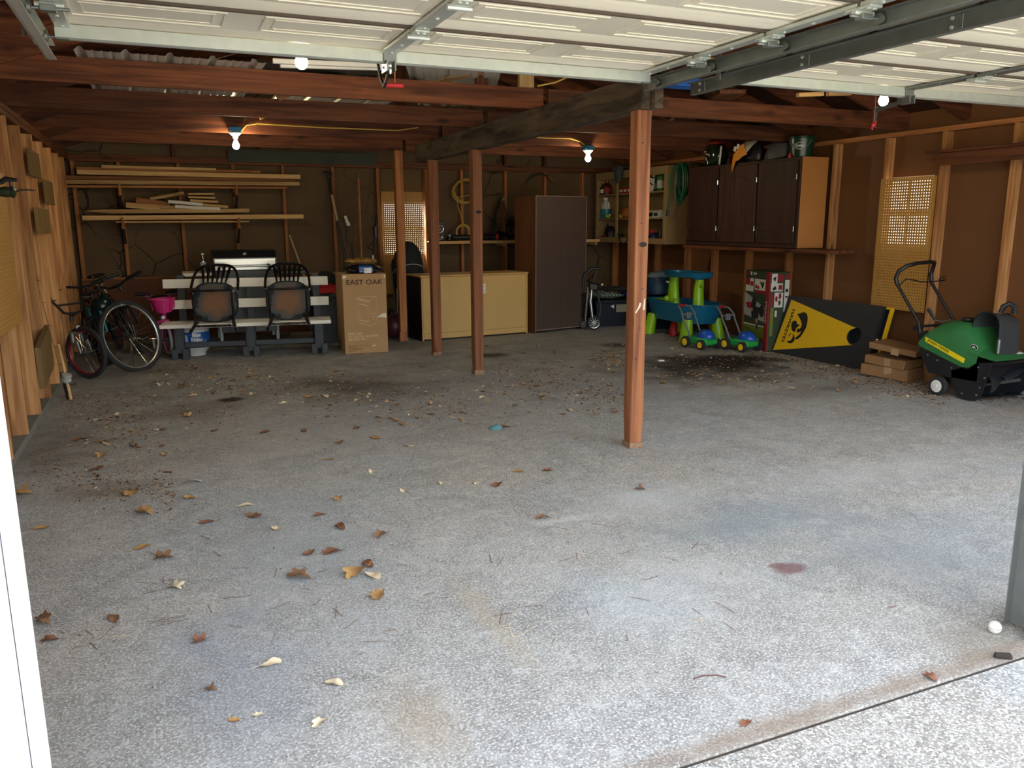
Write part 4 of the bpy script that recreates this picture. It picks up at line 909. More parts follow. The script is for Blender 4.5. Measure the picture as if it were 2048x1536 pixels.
def ln2(pts, w=.0035, closed=True):
    n = len(pts)
    for k in range(n if closed else n-1):
        a = Vector((pts[k][0]*cw, -.0008, pts[k][1]*chh)); b = Vector((pts[(k+1) % n][0]*cw, -.0008, pts[(k+1) % n][1]*chh)); pr.bar(a, b, .0006, w, (0, 1, 0)) if False else pr.prism([a+Vector((0, 0, w/2))*1, b+Vector((0, 0, w/2)), b-Vector((w/3, 0, w/2)), a-Vector((w/3, 0, w/2))], (0, -1, 0), .0006)
ln2([(.30, .70), (.32, .40), (.60, .345), (.60, .655)]); ln2([(.30, .70), (.45, .725), (.76, .715), (.60, .665)]); ln2([(.76, .715), (.76, .39), (.60, .345)], closed=False)
ln2([(.345, .635), (.36, .43), (.555, .40), (.555, .60)], .006); ln2([(.30, .685), (.60, .64)], closed=False); ln2([(.61, .50), (.70, .51), (.75, .47), (.75, .41)], closed=False); ln2([(.66, .46), (.70, .47), (.70, .43), (.66, .42)])
pr.out('appliance_print', INKW, t, 0)
pr = MB()
for k, (a, b) in enumerate(((.07, .72), (.07, .30), (.07, .42), (.07, .38), (.07, .25))): z = chh*(.098-.016*k); pr.box(cw*a, cw*b, -.0012, -.0004, z, z+chh*.006)
pr.out('small_print', mat('ink_mid', '7d5c3b', .8), t, 0)
pr = MB()
for (x0_, x1_, z0_, z1_) in ((.01, .09, .945, .985), (.95, .985, .945, .985), (.62, .72, .085, .105)): pr.poly([(cw*x0_, -.0015, chh*z0_), (cw*x1_, -.0015, chh*(z0_+.01)), (cw*x1_, -.0015, chh*z1_), (cw*x0_, -.0015, chh*(z1_-.005))])
pr.poly([(cw*.76, -.0015, chh*.455), (cw*.86, -.0015, chh*.49), (cw*.96, -.0015, chh*.505), (cw*.985, -.0015, chh*.47), (cw*.97, -.0015, chh*.44), (cw*.88, -.0015, chh*.45)])
pr.out('torn_tape', TAPE, t, 0)
MB().box(.002, cw-.002, cdp/2-.025, cdp/2+.025, chh+.0002, chh+.001).out('packing_tape', TAPE, t, 0)
def pillow(mb, cx, cy, cz, a, b, h, seed=0, nz_=.12, n=18):
    def fn(u, v):
        x = 2*u-1; y = 2*v-1; e = max(0, 1-abs(x)**3.0)*max(0, 1-abs(y)**3.0); q = noise.noise(Vector((x*3+seed, y*3, seed)))
        return Vector((cx+x*a, cy+y*b, cz+h*.5+h*.5*(e**.6)*(1+nz_*4*q)))
    def fl(u, v):
        p = fn(u, v); return Vector((p.x, p.y, cz+h*.5-(p.z-cz-h*.5)*.95))
    mb.grid(fn, n, n); mb.grid(fl, n, n); return mb
M0 = Matrix.Translation(c0) @ Matrix.Rotation(math.atan2(du.y, du.x), 4, 'Z')
loc = M0 @ Vector((cw*.54, .17, chh+.002)); rzc = math.atan2(du.y, du.x)
t = thing('fuel_bag', 'black and blue plastic pack with white sticker on the carton', 'bag', loc, rzc)
b1 = .075
pillow(MB(), 0, 0, 0, .205, .13, b1, 1).out('pouch', mat('pack_black', '15161b', .22, var=.3), t)
MB().grid(lambda u, v: Vector((-.06+.14*u, -.132+.265*v, .5*b1+(.5*b1*((1-abs(2*v-1)**3)**.6)+.004)*1.08)), 4, 16).grid(lambda u, v: Vector((-.06+.14*u, -.134-.004, .012+.05*v)), 3, 3).out('blue_band', mat('pack_blue', '245aa8', .3), t)
MB().box(-.01, .065, -.142, -.1405, .004, .058).out('sticker', WHITEP, t, 0)
for k in range(3): MB().tube([(-.17+.11*k, -.138, .05), (-.14+.12*k, -.14, .035), (-.10+.12*k, -.139, .03)], .004, 6).out('plastic_glint', CHROME, t)
t = thing('wood_chip_bag', 'brown and gold bag of wood chips on top of the black pack', 'bag', loc+Vector((-.015, .03, b1+.012)), rzc-.06)
m_, N, L, P = nmat('chips'); v_ = N.new('ShaderNodeTexVoronoi'); v_.inputs['Scale'].default_value = 60; tc = N.new('ShaderNodeTexCoord'); L.new(tc.outputs['Object'], v_.inputs[0])
r_ = N.new('ShaderNodeValToRGB'); r_.color_ramp.elements[0].color = (*hexc('4b3016'), 1); r_.color_ramp.elements[1].color = (*hexc('c79a55'), 1); L.new(v_.outputs['Color'], r_.inputs[0]); L.new(r_.outputs[0], P.inputs['Base Color']); P.inputs['Roughness'].default_value = .3
pillow(MB(), 0, 0, 0, .17, .12, .065, 5).out('pouch', m_, t)
t = thing('sport_bag', 'black bag with red and white print beside the carton top', 'bag', (PY(676, 560, 9.32).x+.06, 9.32, bz+.004))
pillow(MB(), 0, 0, 0, .08, .10, .22, 3).out('body', MATTE, t)
MB().box(-.06, .05, -.098, -.092, .10, .17, .002).out('red_patch', RED, t, 0)
MB().box(-.03, .05, -.104, -.099, .07, .10, .002).out('white_patch', WHITEP, t, 0)
# long-handled tools leaning on the back wall
def tool(name, lb, cat, top, bot, yb, segs, extra=None, yt=YB-.03):
    b = F(*bot) if bot[1] > 620 else None
    a = PY(*top, yt)
    if b is None: mid = PY(*bot, yb); d = (mid-a); k = a.z/(a.z-mid.z); b = a+d*k
    b.z = .004
    t = thing(name, lb, cat, b); d = a-b
    for (nm, k0, k1, r0, r1, m_) in segs: MB().tube([d*k0, d*(k0+k1)/2, d*k1], [r0, (r0+r1)/2, r1], 8).out(nm, m_, t)
    return t, d
tn, d = tool('snow_shovel', 'snow shovel with black grip leaning on the back wall, left of the carton', 'shovel', (654, 345), (690, 515), YB-.28, [('shaft', .25, .78, .014, .014, BLACK), ('sleeve', .70, .86, .017, .017, mat('sleeve_tan', 'b79b74', .6)), ('neck', .86, .97, .016, .016, BLACK)])
MB().tube([d*.97+Vector((-.05, 0, .06)), d*.97+Vector((-.045, 0, .02)), d*.97, d*.97+Vector((.045, 0, .02)), d*.97+Vector((.05, 0, .06)), d*.97+Vector((-.05, 0, .065))], .012, 8).out('d_grip', BLACK, tn)
MB().grid(lambda u, v: d*(.26*v)+Vector(((u-.5)*.36, -.03+.10*(2*u-1)**2*.5, 0)), 8, 6).out('blade', BLACK, tn)
tool('wooden_handle', 'grey wooden tool handle leaning right of the snow shovel', 'tool handle', (671, 415), (691, 500), YB-.2, [('shaft', .0, 1, .014, .013, mat('grey_wood', '6d5a47', .8))])
tn, d = tool('garden_pole', 'brown pole with a metal tip standing upright behind the carton', 'pole', (717, 357), (722, 500), YB-.12, [('shaft', 0, 1, .016, .015, WB['z'])])
MB().tube([d*1.0, d*1.04], [.013, .007], 8).out('tip', STEEL, tn)
tn, d = tool('string_trimmer', 'black string trimmer leaning beside the back pegboard', 'trimmer', (753, 432), (745, 525), YB-.2, [('shaft', 0, 1, .012, .012, BLACK)])
MB().obox(d*.86, (.05, .06, .16), None, .012).out('motor', BLACK, tn); MB().obox(d*.62+Vector((0, -.01, 0)), (.03, .03, .12), None, .005).out('clamp', STEEL, tn)
MB().tube([d*.70, d*.72+Vector((-.09, -.05, .0)), d*.80+Vector((-.02, -.08, 0))], .009, 6).out('loop_handle', BLACK, tn)
tn, d = tool('wire_hook', 'thin rod with a crumpled white tag leaning behind the carton', 'rod', (695, 452), (690, 505), YB-.15, [('rod', 0, 1, .004, .004, DARKST)])
g = MB()
for k in range(4): g.obox(d+Vector((.01-.01*k, 0, .02+.03*k)), (.05-.006*k, .02, .034), euler(.2*k, .5*k, .3), .004)
g.out('tag', WHITEP, tn, 0)
tool('broom_handle', 'pale broom handle leaning on the wall right of the grill', 'broom', (579, 470), (604, 540), YB-.14, [('shaft', 0, 1, .012, .012, mat('pale_wood', 'b79a6b', .7))])
# stroller (dark) behind the farthest post
sy = 9.82; c = PY(818, 500, sy); sc_ = F(815, 683)
t = thing('stroller', 'black jogging stroller with canopy parked behind the farthest post', 'stroller', (c.x, sy, 0))
zt_ = PY(815, 483, sy).z; zs = PY(815, 555, sy).z
DKF = mat('stroller_cloth', '1d1f22', .85, var=.2)
MB().lathe([(1, -.15), (1, .1), (.97, .35), (.85, .66), (.6, .88), (.3, .98), (.01, 1)], 22, (0, .06, zs), Matrix.Diagonal((.195, .2, zt_-zs, 1))).out('canopy', DKF, t)
MB().tube([Vector((.196*math.cos(math.pi*k/14), .06-.202*math.sin(math.pi*k/14), zs+.06+(zt_-zs)*.25*math.sin(math.pi*k/14))) for k in range(15)], .006, 6).out('piping', mat('piping_grey', 'a9aaa8', .6), t)
MB().obox((0, .12, zs-.04), (.37, .09, .56), euler(-.12), .03).out('back_pad', DKF, t)
MB().obox((0, -.10, zs-.30), (.33, .32, .07), euler(.1), .02).out('seat', DKF, t)
for s in (-1, 1):
    MB().tube([(s*.20, .12, zs+.12), (s*.21, .02, zs-.15), (s*.22, -.10, .20)], .012, 8).out('frame_tube', DARKST, t)
    w_ = MB().tube(circ((s*.24, .05, .15), .13, 24, 'x'), .018, 8, closed=True).out('wheel', RUBBER, t)
    MB().lathe([(.02, -.012), (.02, .012)], 10, (s*.24, .05, .15), R90Y).out('hub', STEEL, w_)
    MB().box(s*.215-.006, s*.215+.006, -.16, -.14, zs-.42, zs-.12, .002).out('reflective_strip', STEEL, t, 0)
MB().tube([(-.2, .12, zs+.12), (-.19, .2, zs+.16), (.19, .2, zs+.16), (.2, .12, zs+.12)], .012, 8).out('push_bar', BLACK, t)
MB().tube([(-.22, -.12, .22), (0, -.22, .17), (.22, -.12, .22)], .011, 8).out('front_tube', DARKST, t)
MB().tube([(0, -.12, zs-.04), (.02, -.14, zs-.08), (.018, -.13, zs-.13)], .004, 5).out('zip_pull', CHROME, t)
c = F(803, 684)
t = thing('play_ball', 'maroon rubber ball on the floor behind the farthest post', 'ball', (c.x+.02, 9.24, 0))
MB().ball((0, 0, .15), .149, 24, 16).out('skin', mat('maroon_rubber', '4a1d22', .45), t)
MB().lathe([(.006, 0), (.006, .003)], 10, (.02, -.1495, .15), R90X).out('valve', BLACK, t)
# yellow cabinet (its plain back to the camera)
BIRCH = mat('birch_panel', 'caa565', .55, var=.07, sc=5); BIRCHE = mat('birch_edge', 'c29b5c', .6)
a, b = F(845, 683), F(1055, 667); du = (b-a).normalized(); yw = (b-a).length; yh = PY(940, 548, (a.y+b.y)/2).z
t = thing('base_cabinet', 'low pale yellow wood cabinet with its plain back to the room', 'cabinet', a, math.atan2(du.y, du.x))
MB().box(.0205, yw-.0205, .012, .44, .012, yh-.021, .003).out('carcass', mat('cab_inside', '3b2a1c', .8), t, 0)
MB().box(.022, yw-.022, 0, .010, .085, yh-.021, .002).out('back_panel', BIRCH, t, 0)
MB().box(.022, yw-.022, -.004, .010, .02, .083, .002).out('kick_board', BIRCH, t, 0)
for x in (0, yw-.02):
    MB().box(x, x+.0195, .010, .45, 0.001, yh-.02, .002).out('side_panel', BLACK, t, 0); MB().box(x, x+.0195, -.004, .009, 0.001, yh-.02, .001).out('edge_band', BIRCHE, t, 0)
MB().box(-.015, yw+.008, -.012, .46, yh-.019, yh, .003).out('worktop', BIRCHE, t, 0)
lx = yw*(960-845)/(1057-845)+.03; lz = PY(958, 578, a.y+.02).z
ou = MB().box(lx-.035, lx+.035, -.008, -.0005, lz-.057, lz+.057, .003).out('outlet_plate', WHITEP, t)
for k in (-1, 1): MB().box(lx-.012, lx-.007, -.0095, -.0085, lz+k*.026-.008, lz+k*.026+.008).box(lx+.006, lx+.011, -.0095, -.0085, lz+k*.026-.008, lz+k*.026+.008).out('outlet_slots', BLACK, ou, 0)
# tall brown cabinet
BRN = mat('brown_hardboard', '4e3d36', .6, var=.08, sc=4); BRS = wood('walnut_side', '5a3519', '754826', 'z', knots=.1, across=5)
a, b = F(1064, 668), F(1158, 657); du = (b-a).normalized(); tw_ = (b-a).length; th = PY(1110, 392, (a.y+b.y)/2).z
t = thing('tall_cabinet', 'tall dark brown cabinet with its seamed back to the room', 'cabinet', a+Vector((.045, 0, 0)), math.atan2(du.y, du.x)*.75)
MB().box(.004, tw_-.004, .014, .42, .04, th-.004).out('carcass', BRS, t, 0)
for k in range(2): MB().box(.01+k*(tw_/2-.01)+.001, tw_/2-.001+k*(tw_/2-.01), -.002 if k else 0, .010, .045, th-.008, .002).out('back_panel', BRN, t, 0)
EDG = mat('pale_edge', '9a8578', .7)
for x in (0, tw_-.009): MB().box(x, x+.009, -.003, .43, 0.001, th, .001).out('side_panel', BRS, t, 0)
for x in (.0, tw_-.008): MB().box(x+.0005, x+.0075, -.0045, -.0032, 0.002, th-.002).out('edge_band', EDG, t, 0)
MB().box(0.011, tw_-.011, -.003, .43, th-.007, th, .001).out('top_edge', EDG, t, 0)
MB().box(.011, tw_-.011, -.003, .02, .034, .043, .001).out('bottom_edge', EDG, t, 0)
# shelf along the back wall
sY0 = YB-.30
a, b = PY(868, 490, sY0), PY(1200, 482, sY0); shz = (PY(950, 483, sY0).z+PY(1180, 478, sY0).z)/2
t = thing('wall_shelf', 'long pale wooden shelf fixed along the back wall', 'shelf', (a.x, sY0, shz-.035))
SW = b.x-a.x
MB().box(0, SW, 0, .02, 0, .038, .002).out('front_edge', WP['x'], t, 0)
MB().box(0, SW, .021, .298, .018, .037, .002).out('board', WP['x'], t, 0)
for x in (.04, 1.0, 2.0, SW-.04): MB().box(x-.015, x+.015, .03, .296, -.04, .017, .002).out('support', WP['y'], t, 0)
sT = shz+.0035
def radio(lb, x, y, w=.13, h=.26):
    t = thing('speaker_box', lb, 'speaker', (x, y, sT))
    MB().box(-w/2, w/2, -.06, .08, .001, h, .008).out('case', BLACK, t)
    MB().tube(circ((0, -.063, h*.62), w*.38, 22, 'y'), .007, 8, closed=True).out('woofer_ring', CHROME, t)
    MB().lathe([(w*.34, 0), (w*.2, .02), (w*.1, .012), (.001, .008)], 20, (0, -.066, h*.62), Matrix.Rotation(-math.pi/2, 4, 'X')).out('woofer_cone', mat('cone%s' % lb[:4], '35383a', .5), t)
    MB().tube(circ((0, -.063, h*.2), w*.2, 18, 'y'), .005, 8, closed=True).out('tweeter_ring', CHROME, t)
    for k in range(2): MB().box(-w*.22, w*.22, -.069, -.066, h*.58+.04*k, h*.60+.04*k, .001).out('cone_bar', CHROME, t, 0)
radio('black speaker with silver rings at the left end of the shelf', PY(878, 470, sY0+.1).x, sY0+.12)
radio('black speaker with silver rings right of the tall cabinet', PY(1161, 465, sY0+.1).x, sY0+.12, .10, .25)
c = PY(899, 473, sY0+.1)
t = thing('spray_can', 'small dark can with a silver cap on the shelf', 'can', (c.x, sY0+.1, sT)); MB().lathe([(.03, .001), (.032, .004), (.032, .05), (.028, .055)], 16).out('body', BLACK, t); MB().lathe([(.026, .056), (.026, .08), (.02, .084)], 16).out('cap', STEEL, t)
# coiled cord hung above the shelf and coil on it
ORC = mat('cord_tan', 'c19a4a', .55)
def coil(lb, cx, cz, y, rx, rz_, n, m_, tail=None):
    pts = []
    for k in range(n*20): a = 2*math.pi*k/20; s = 1+.10*math.sin(k*.37); pts.append(Vector((cx+rx*s*math.cos(a)+.02*math.sin(k*.21), y-.012*k/20, cz+rz_*s*math.sin(a))))
    if tail: pts += tail
    return tag(MB().tube(pts, .007, 6).out('cord_coil', m_), lb, 'cord')
c = PY(933, 382, YB-.1); e = PY(917, 380, YB-.1); rx = (PY(957, 380, YB-.1).x-PY(909, 380, YB-.1).x)/2; rz_ = (PY(930, 358, YB-.1).z-PY(930, 405, YB-.1).z)/2
coil('coil of yellow extension cord hanging on the back wall', c.x, c.z, YB-.02, rx, rz_*.98, 4, ORC, [PY(912, 395, YB-.09), PY(918, 420, YB-.09), PY(925, 440, YB-.1), PY(926, 452, YB-.12)])
c = PY(928, 458, sY0+.12); tt = []
pts = []
for k in range(60): a = 2*math.pi*k/20; pts.append(Vector((c.x+(.10-.008*(k//20))*math.cos(a), sY0+.14+.012*(k/20), sT+.115+(.10-.01*(k//20))*math.sin(a))))
tag(MB().tube(pts, .008, 6).out('cord_coil', ORC), 'upright coil of yellow cord standing on the shelf', 'cord')
# blower tube with red ring
c = PY(905, 478, sY0+.1).x; e = PY(1003, 476, sY0+.1).x
t = thing('leaf_blower', 'black leaf blower tube with a red collar lying on the shelf', 'leaf blower', (c, sY0+.1, sT))
MB().tube([(0, 0, .045), (.25, 0, .045), (e-c-.10, 0, .045)], [.032, .036, .042], 14).out('tube', BLACK, t)
MB().tube([(e-c-.10, 0, .048), (e-c-.06, 0, .048)], .047, 16).out('collar', mat('collar_red', 'c8402c', .4), t)
MB().tube([(e-c-.06, 0, .06), (e-c+.03, 0, .07)], [.055, .05], 14).out('body', BLACK, t)
t = thing('power_tool', 'black loppers with silver jaws standing on the shelf against the wall', 'tool', (PY(1008, 440, YB-.15).x, YB-.12, sT))
zz = PY(1014, 390, YB-.06).z-sT
MB().tube([(-.16, 0, .05), (-.10, .03, zz*.6), (-.02, .06, zz*.86)], .018, 8).out('handle', BLACK, t)
MB().tube([(.08, 0, .05), (.07, .03, zz*.6), (.02, .06, zz*.86)], .018, 8).out('handle', BLACK, t)
MB().tube([(-.03, .06, zz*.8), (.0, .065, zz*.9), (.045, .07, zz*.98), (.05, .07, zz*.93), (.03, .07, zz*.88)], [.02, .022, .016, .012, .01], 8).out('jaws', CHROME, t)
MB().obox((.08, -.03, .14), (.10, .08, .22), euler(0, .1), .02).out('motor_case', BLACK, t)
MB().tube(circ((.085, -.073, .13), .045, 18, 'y'), .007, 6, closed=True).out('flywheel_ring', STEEL, t)
# sickle on the wall
c = PY(1070, 362, YB-.02)
t = thing('sickle', 'dark curved sickle hanging on the back wall above the tall cabinet', 'sickle', c)
MB().tube([(-.12, 0, -.07), (-.10, 0, 0), (-.02, 0, .07), (.10, 0, .10), (.2, 0, .07)], [.004, .012, .016, .016, .01], 8).out('blade', DARKST, t); MB().tube([(.2, 0, .07), (.3, 0, -.02)], .013, 8).out('handle', WB['x'], t)
# folded stroller with silver wheel
c = F(1187, 659); 
t = thing('folded_stroller', 'folded dark stroller with a shiny spoked wheel right of the tall cabinet', 'stroller', (c.x, c.y+.02, 0), -.25)
wc = Vector((0, -.06, .092)); sv_ = mat('alloy', 'a7aaaa', .25, .9)
w_ = MB().tube(circ(wc, .068, 28, 'y'), .009, 8, closed=True).out('wheel', sv_, t)
MB().tube(circ(wc, .080, 28, 'y'), .012, 8, closed=True).out('tire', RUBBER, w_)
sp = MB().lathe([(.018, -.012), (.018, .012)], 14, wc, R90X)
for k in range(10): a = 2*math.pi*k/10; sp.bar(wc+Vector((.014*math.cos(a), 0, .014*math.sin(a))), wc+Vector((.066*math.cos(a), 0, .066*math.sin(a))), .008, .011, (-math.sin(a), 0, math.cos(a)))
sp.out('spokes', sv_, w_)
zz = PY(1190, 570, c.y).z
MB().tube([(-.02, -.05, .16), (-.045, -.04, .36), (-.03, -.03, zz-.06)], [.022, .02, .016], 10).out('main_tube', sv_, t)
MB().tube([(.03, -.02, zz-.04), (.06, -.02, .42), (.10, -.02, .28), (.08, -.02, .17)], .013, 8).out('side_tube', DARKST, t)
MB().tube([(-.10, -.02, .10), (-.10, -.02, .2), (-.075, -.02, zz-.02)], .014, 8).out('rear_tube', sv_, t)
MB().obox((-.01, -.02, zz-.02), (.13, .07, .10), euler(0, .2), .02).out('hinge_block', BLACK, t)
MB().tube([(.0, 0, zz+.02), (.03, 0, zz+.16), (.05, 0, zz+.2)], .010, 8).out('upper_tube', DARKST, t)
MB().tube([(-.13, .02, zz-.02), (-.12, .02, zz+.12), (-.03, .02, zz+.2), (.10, .02, zz+.21)], [.014, .018, .022, .02], 10).out('handle', BLACK, t)
MB().lathe([(.004, 0), (.016, .004), (.016, .012), (.004, .014)], 14, (.10, -.05, zz+.005), R90X).out('knob', mat('knob_brass', 'a89a5a', .4, .5), t)
MB().tube([(.03, -.04, zz+.05), (.095, -.04, zz+.008)], .006, 6).out('lever', DARKST, t)
MB().grid(lambda u, v: Vector((-.155+.07*u+.02*math.sin(3*v), .0+.03*math.sin(6*u), .15+(zz-.25)*v)), 8, 10).add([], []).out('folded_fabric', MATTE, t)
wq = MB().lathe([(.03, -.012), (.05, -.01), (.05, .01), (.03, .012)], 16, (-.115, 0, .056), R90X).out('rear_wheel', BLACK, t)
MB().lathe([(.01, -.013), (.01, .013)], 10, (-.10, -.0, .14), R90X).out('pivot', STEEL, t)
# blue tote with label and cloths on it
DB = mat('tote_navy', '0d1526', .5)
c = F(1262, 672); tx0, tx1 = c.x-.02-.0, c.x+.0
t = thing('storage_tote', 'large navy blue tote with a paper label left of the near post', 'storage bin', (PY(1240, 640, 9.25).x, 9.33, 0), -.15)
hh = PY(1240, 598, 9.1).z
MB().prism([(-.36, -.22, .002), (.36, -.22, .002), (.40, -.25, hh-.05), (-.40, -.25, hh-.05)], (0, 1, 0), .5).out('body', DB, t, 0)
MB().box(-.415, .415, -.27, .27, hh-.049, hh-.01, .012).out('lid', DB, t)
MB().box(-.12, .06, -.2585, -.2565, hh-.17, hh-.07).out('paper_label', mat('label_paper', '8d8a74', .7, var=.3, sc=30), t, 0)
MB().prism([(-.20, -.257, hh-.09), (-.15, -.257, hh-.07), (-.15, -.257, hh-.12)], (0, -1, 0), .001).out('sticker', WHITEP, t, 0)
def cloth(name, lb, cat, p, a, b, h, m_, seed, rz=0):
    t = thing(name, lb, cat, p, rz); pillow(MB(), 0, 0, 0, a, b, h, seed, .2).out('fabric', m_, t); return t
def stripes(nm, c1, c2, sc):
    m, N, L, P = nmat(nm); tc = N.new('ShaderNodeTexCoord'); w = N.new('ShaderNodeTexWave'); w.inputs['Scale'].default_value = sc; w.inputs['Distortion'].default_value = 2; L.new(tc.outputs['Object'], w.inputs[0])
    r = N.new('ShaderNodeValToRGB'); r.color_ramp.elements[0].color = (*hexc(c1), 1); r.color_ramp.elements[1].color = (*hexc(c2), 1); L.new(w.outputs[0], r.inputs[0]); L.new(r.outputs[0], P.inputs['Base Color']); P.inputs['Roughness'].default_value = .85; return m
tl = t.location
cloth('striped_towel', 'folded green and grey striped towel on the navy tote', 'towel', tl+Vector((-.2, 0, hh+.001)), .2, .2, .08, stripes('towel_str', '2d4a46', '9aa79c', 6), 2)
cloth('towel', 'folded bright blue cloth at the right on the navy tote', 'towel', tl+Vector((.22, -.06, hh+.001)), .15, .17, .075, mat('cloth_blue', '14398f', .8), 4)
cloth('folded_blanket', 'dark folded blanket lying across the towels on the tote', 'blanket', tl+Vector((.02, .02, hh+.09)), .24, .18, .05, mat('cloth_dark', '3a3436', .9, var=.4), 6)
# blue patterned bag by the near post
c = PY(1318, 590, 8.75)
t = thing('drawstring_bag', 'blue patterned swim bag heaped behind the water table', 'bag', (PY(1316, 580, 8.75).x, 8.72, 0))
m, N, L, P = nmat('swim_pattern'); tc = N.new('ShaderNodeTexCoord'); n_ = N.new('ShaderNodeTexNoise'); n_.inputs['Scale'].default_value = 7; L.new(tc.outputs['Object'], n_.inputs[0])
r_ = N.new('ShaderNodeValToRGB'); r_.color_ramp.elements[0].color = (*hexc('102a52'), 1); r_.color_ramp.elements[0].position = .4; r_.color_ramp.elements[1].color = (*hexc('2a6a72'), 1); L.new(n_.outputs[0], r_.inputs[0]); L.new(r_.outputs[0], P.inputs['Base Color'])
zb = PY(1316, 545, 8.7).z; zl = PY(1316, 592, 8.7).z
tt = thing('storage_crate', 'dark storage crate under the blue swim bag', 'crate', (PY(1330, 600, 8.75).x-.17, 8.80, 0)); MB().box(-.22, .22, -.2, .2, .002, zl-.01, .01).out('body', DB, tt); MB().box(-.23, .23, -.21, .21, zl-.009, zl, .004).out('rim', GREYB, tt)
t.location.z = zl+.002
MB().lathe([(.10, .0), (.17, .03), (.18, (zb-zl)*.4), (.15, (zb-zl)*.8), (.06, zb-zl)], 18).jit(.025, 5).out('pouch', m, t)
MB().lathe([(.155, (zb-zl)*.82), (.12, zb-zl+.0), (.03, zb-zl+.015)], 18).jit(.02, 6).out('netting', mat('net_grey', '6d7f8c', .8, var=.4, sc=60), t)
# ------------------------------------------------------------------ open shelf cabinet on the right wall
OCW = mat('shelf_cab_wood', '9a8058', .65, var=.12, sc=6); OCS = mat('shelf_cab_side', '8a7049', .65, var=.15, sc=5)
ox = XR-.32; oy0, oy1 = 8.50, 10.30; oz0, oz1 = 1.075, 2.03
t = thing('open_shelf_cabinet', 'doorless wooden wall cabinet full of bottles, in the back right corner', 'cabinet', (ox, oy0, oz0))
D_ = .318; Lc = oy1-oy0; Hc = oz1-oz0; zs_ = [PX(1270, 385, ox).z-oz0, PX(1270, 436, ox).z-oz0]; ym = PX(1235, 400, ox).y-oy0
MB().box(0, D_, 0, .016, 0, Hc, .001).out('side_panel', OCS, t, 0); MB().box(0, D_, Lc-.016, Lc, 0, Hc, .001).out('side_panel', OCS, t, 0)
MB().box(.001, D_, .017, Lc-.017, 0, .016).out('bottom_panel', OCW, t, 0); MB().box(.001, D_, .017, Lc-.017, Hc-.016, Hc).out('top_panel', OCW, t, 0)
MB().box(D_-.006, D_-.001, .017, Lc-.017, .017, Hc-.017).out('back_panel', OCS, t, 0)
for z in zs_: MB().box(.012, D_-.008, .018, Lc-.018, z-.016, z).out('shelf_board', OCW, t, 0)
for a, b, z0_, z1_ in ((.017, .075, .0, Hc), (Lc-.07, Lc-.017, 0, Hc), (ym-.025, ym+.025, .075, Hc-.10)): MB().box(-.018, -.0005, a, b, z0_, z1_, .001).out('face_stile', OCW, t, 0)
for z0_, z1_ in ((0, .072), (Hc-.098, Hc)): MB().box(-.0178, -.0006, .076, Lc-.071, z0_, z1_, .001).out('face_rail', OCW, t, 0)
zb_ = [oz0+.0175, oz0+zs_[1]+.0015, oz0+zs_[0]+.0015]     # bottom, middle, top level
def at(px, py, dx=.15): return PX(px, py, ox+dx).y
def bottle(lb, px, py, lev, r, h, col, cap='white', dx=.15, neck=.35, rough=.35, name='bottle', cat='bottle'):
    t = thing(name, lb, cat, (ox+dx, at(px, py, dx), zb_[lev]))
    MB().lathe([(r*.9, 0), (r, .006), (r, h*.6), (r*.85, h*.72), (r*neck, h*.82), (r*neck, h*.9)], 16).out('body', mat('btl_'+col+lb[:6], col, rough), t)
    MB().lathe([(r*neck*1.15, h*.88), (r*neck*1.15, h), (r*neck, h*1.005)], 14).out('cap', {'white': WHITEP, 'black': BLACK, 'red': RED}[cap], t)
    MB().lathe([(r*1.01, h*.15), (r*1.015, h*.16), (r*1.015, h*.5), (r*1.01, h*.51)], 16, cap=False).out('label_wrap', mat('lbl_'+lb[:8], 'c9c7bd' if cap != 'red' else '8f2a22', .6, var=.2, sc=30), t)
    return t
bottle('tall green bottle on the top shelf at the near end of the open cabinet', 1321, 360, 2, .045, .27, '3f7a2e', 'black')
bottle('second green bottle left of the tallest one in the open cabinet', 1308, 360, 2, .05, .22, '4f8a3e', 'white', .18)
bottle('dark red bottle on the top shelf behind the middle stile', 1214, 372, 2, .07, .20, '4a1018', 'red')
bottle('small red bottle at the far end of the top shelf', 1206, 374, 2, .05, .15, '2a0b10', 'black', .1)
t = thing('book', 'white leaflet leaning on the green bottles in the open cabinet', 'leaflet', (ox+.07, at(1303, 365, .07), zb_[2])); MB().obox((0, 0, .085), (.012, .10, .165), euler(.18), .001).out('pages', WHITEP, t, 0); MB().obox((-.0075, 0, .10), (.001, .09, .02), euler(.5), 0).out('print_stripe', DARKST, t, 0)
for k in range(3):
    t = thing('snack_box', ['left', 'middle', 'right'][k]+' of three small red boxes on the top shelf of the open cabinet', 'box', (ox+.10, at(1264-8*(2-k), 382, .1), zb_[2]), group='red boxes in the open cabinet')
    MB().box(-.05, .05, -.055, .055, .0, .075, .003).out('carton', mat('rbx%d' % k, 'a02a24', .6, var=.3, sc=25), t, 0); MB().box(-.0515, -.0503, -.04, .03, .02, .05).out('label_patch', WHITEP, t, 0)
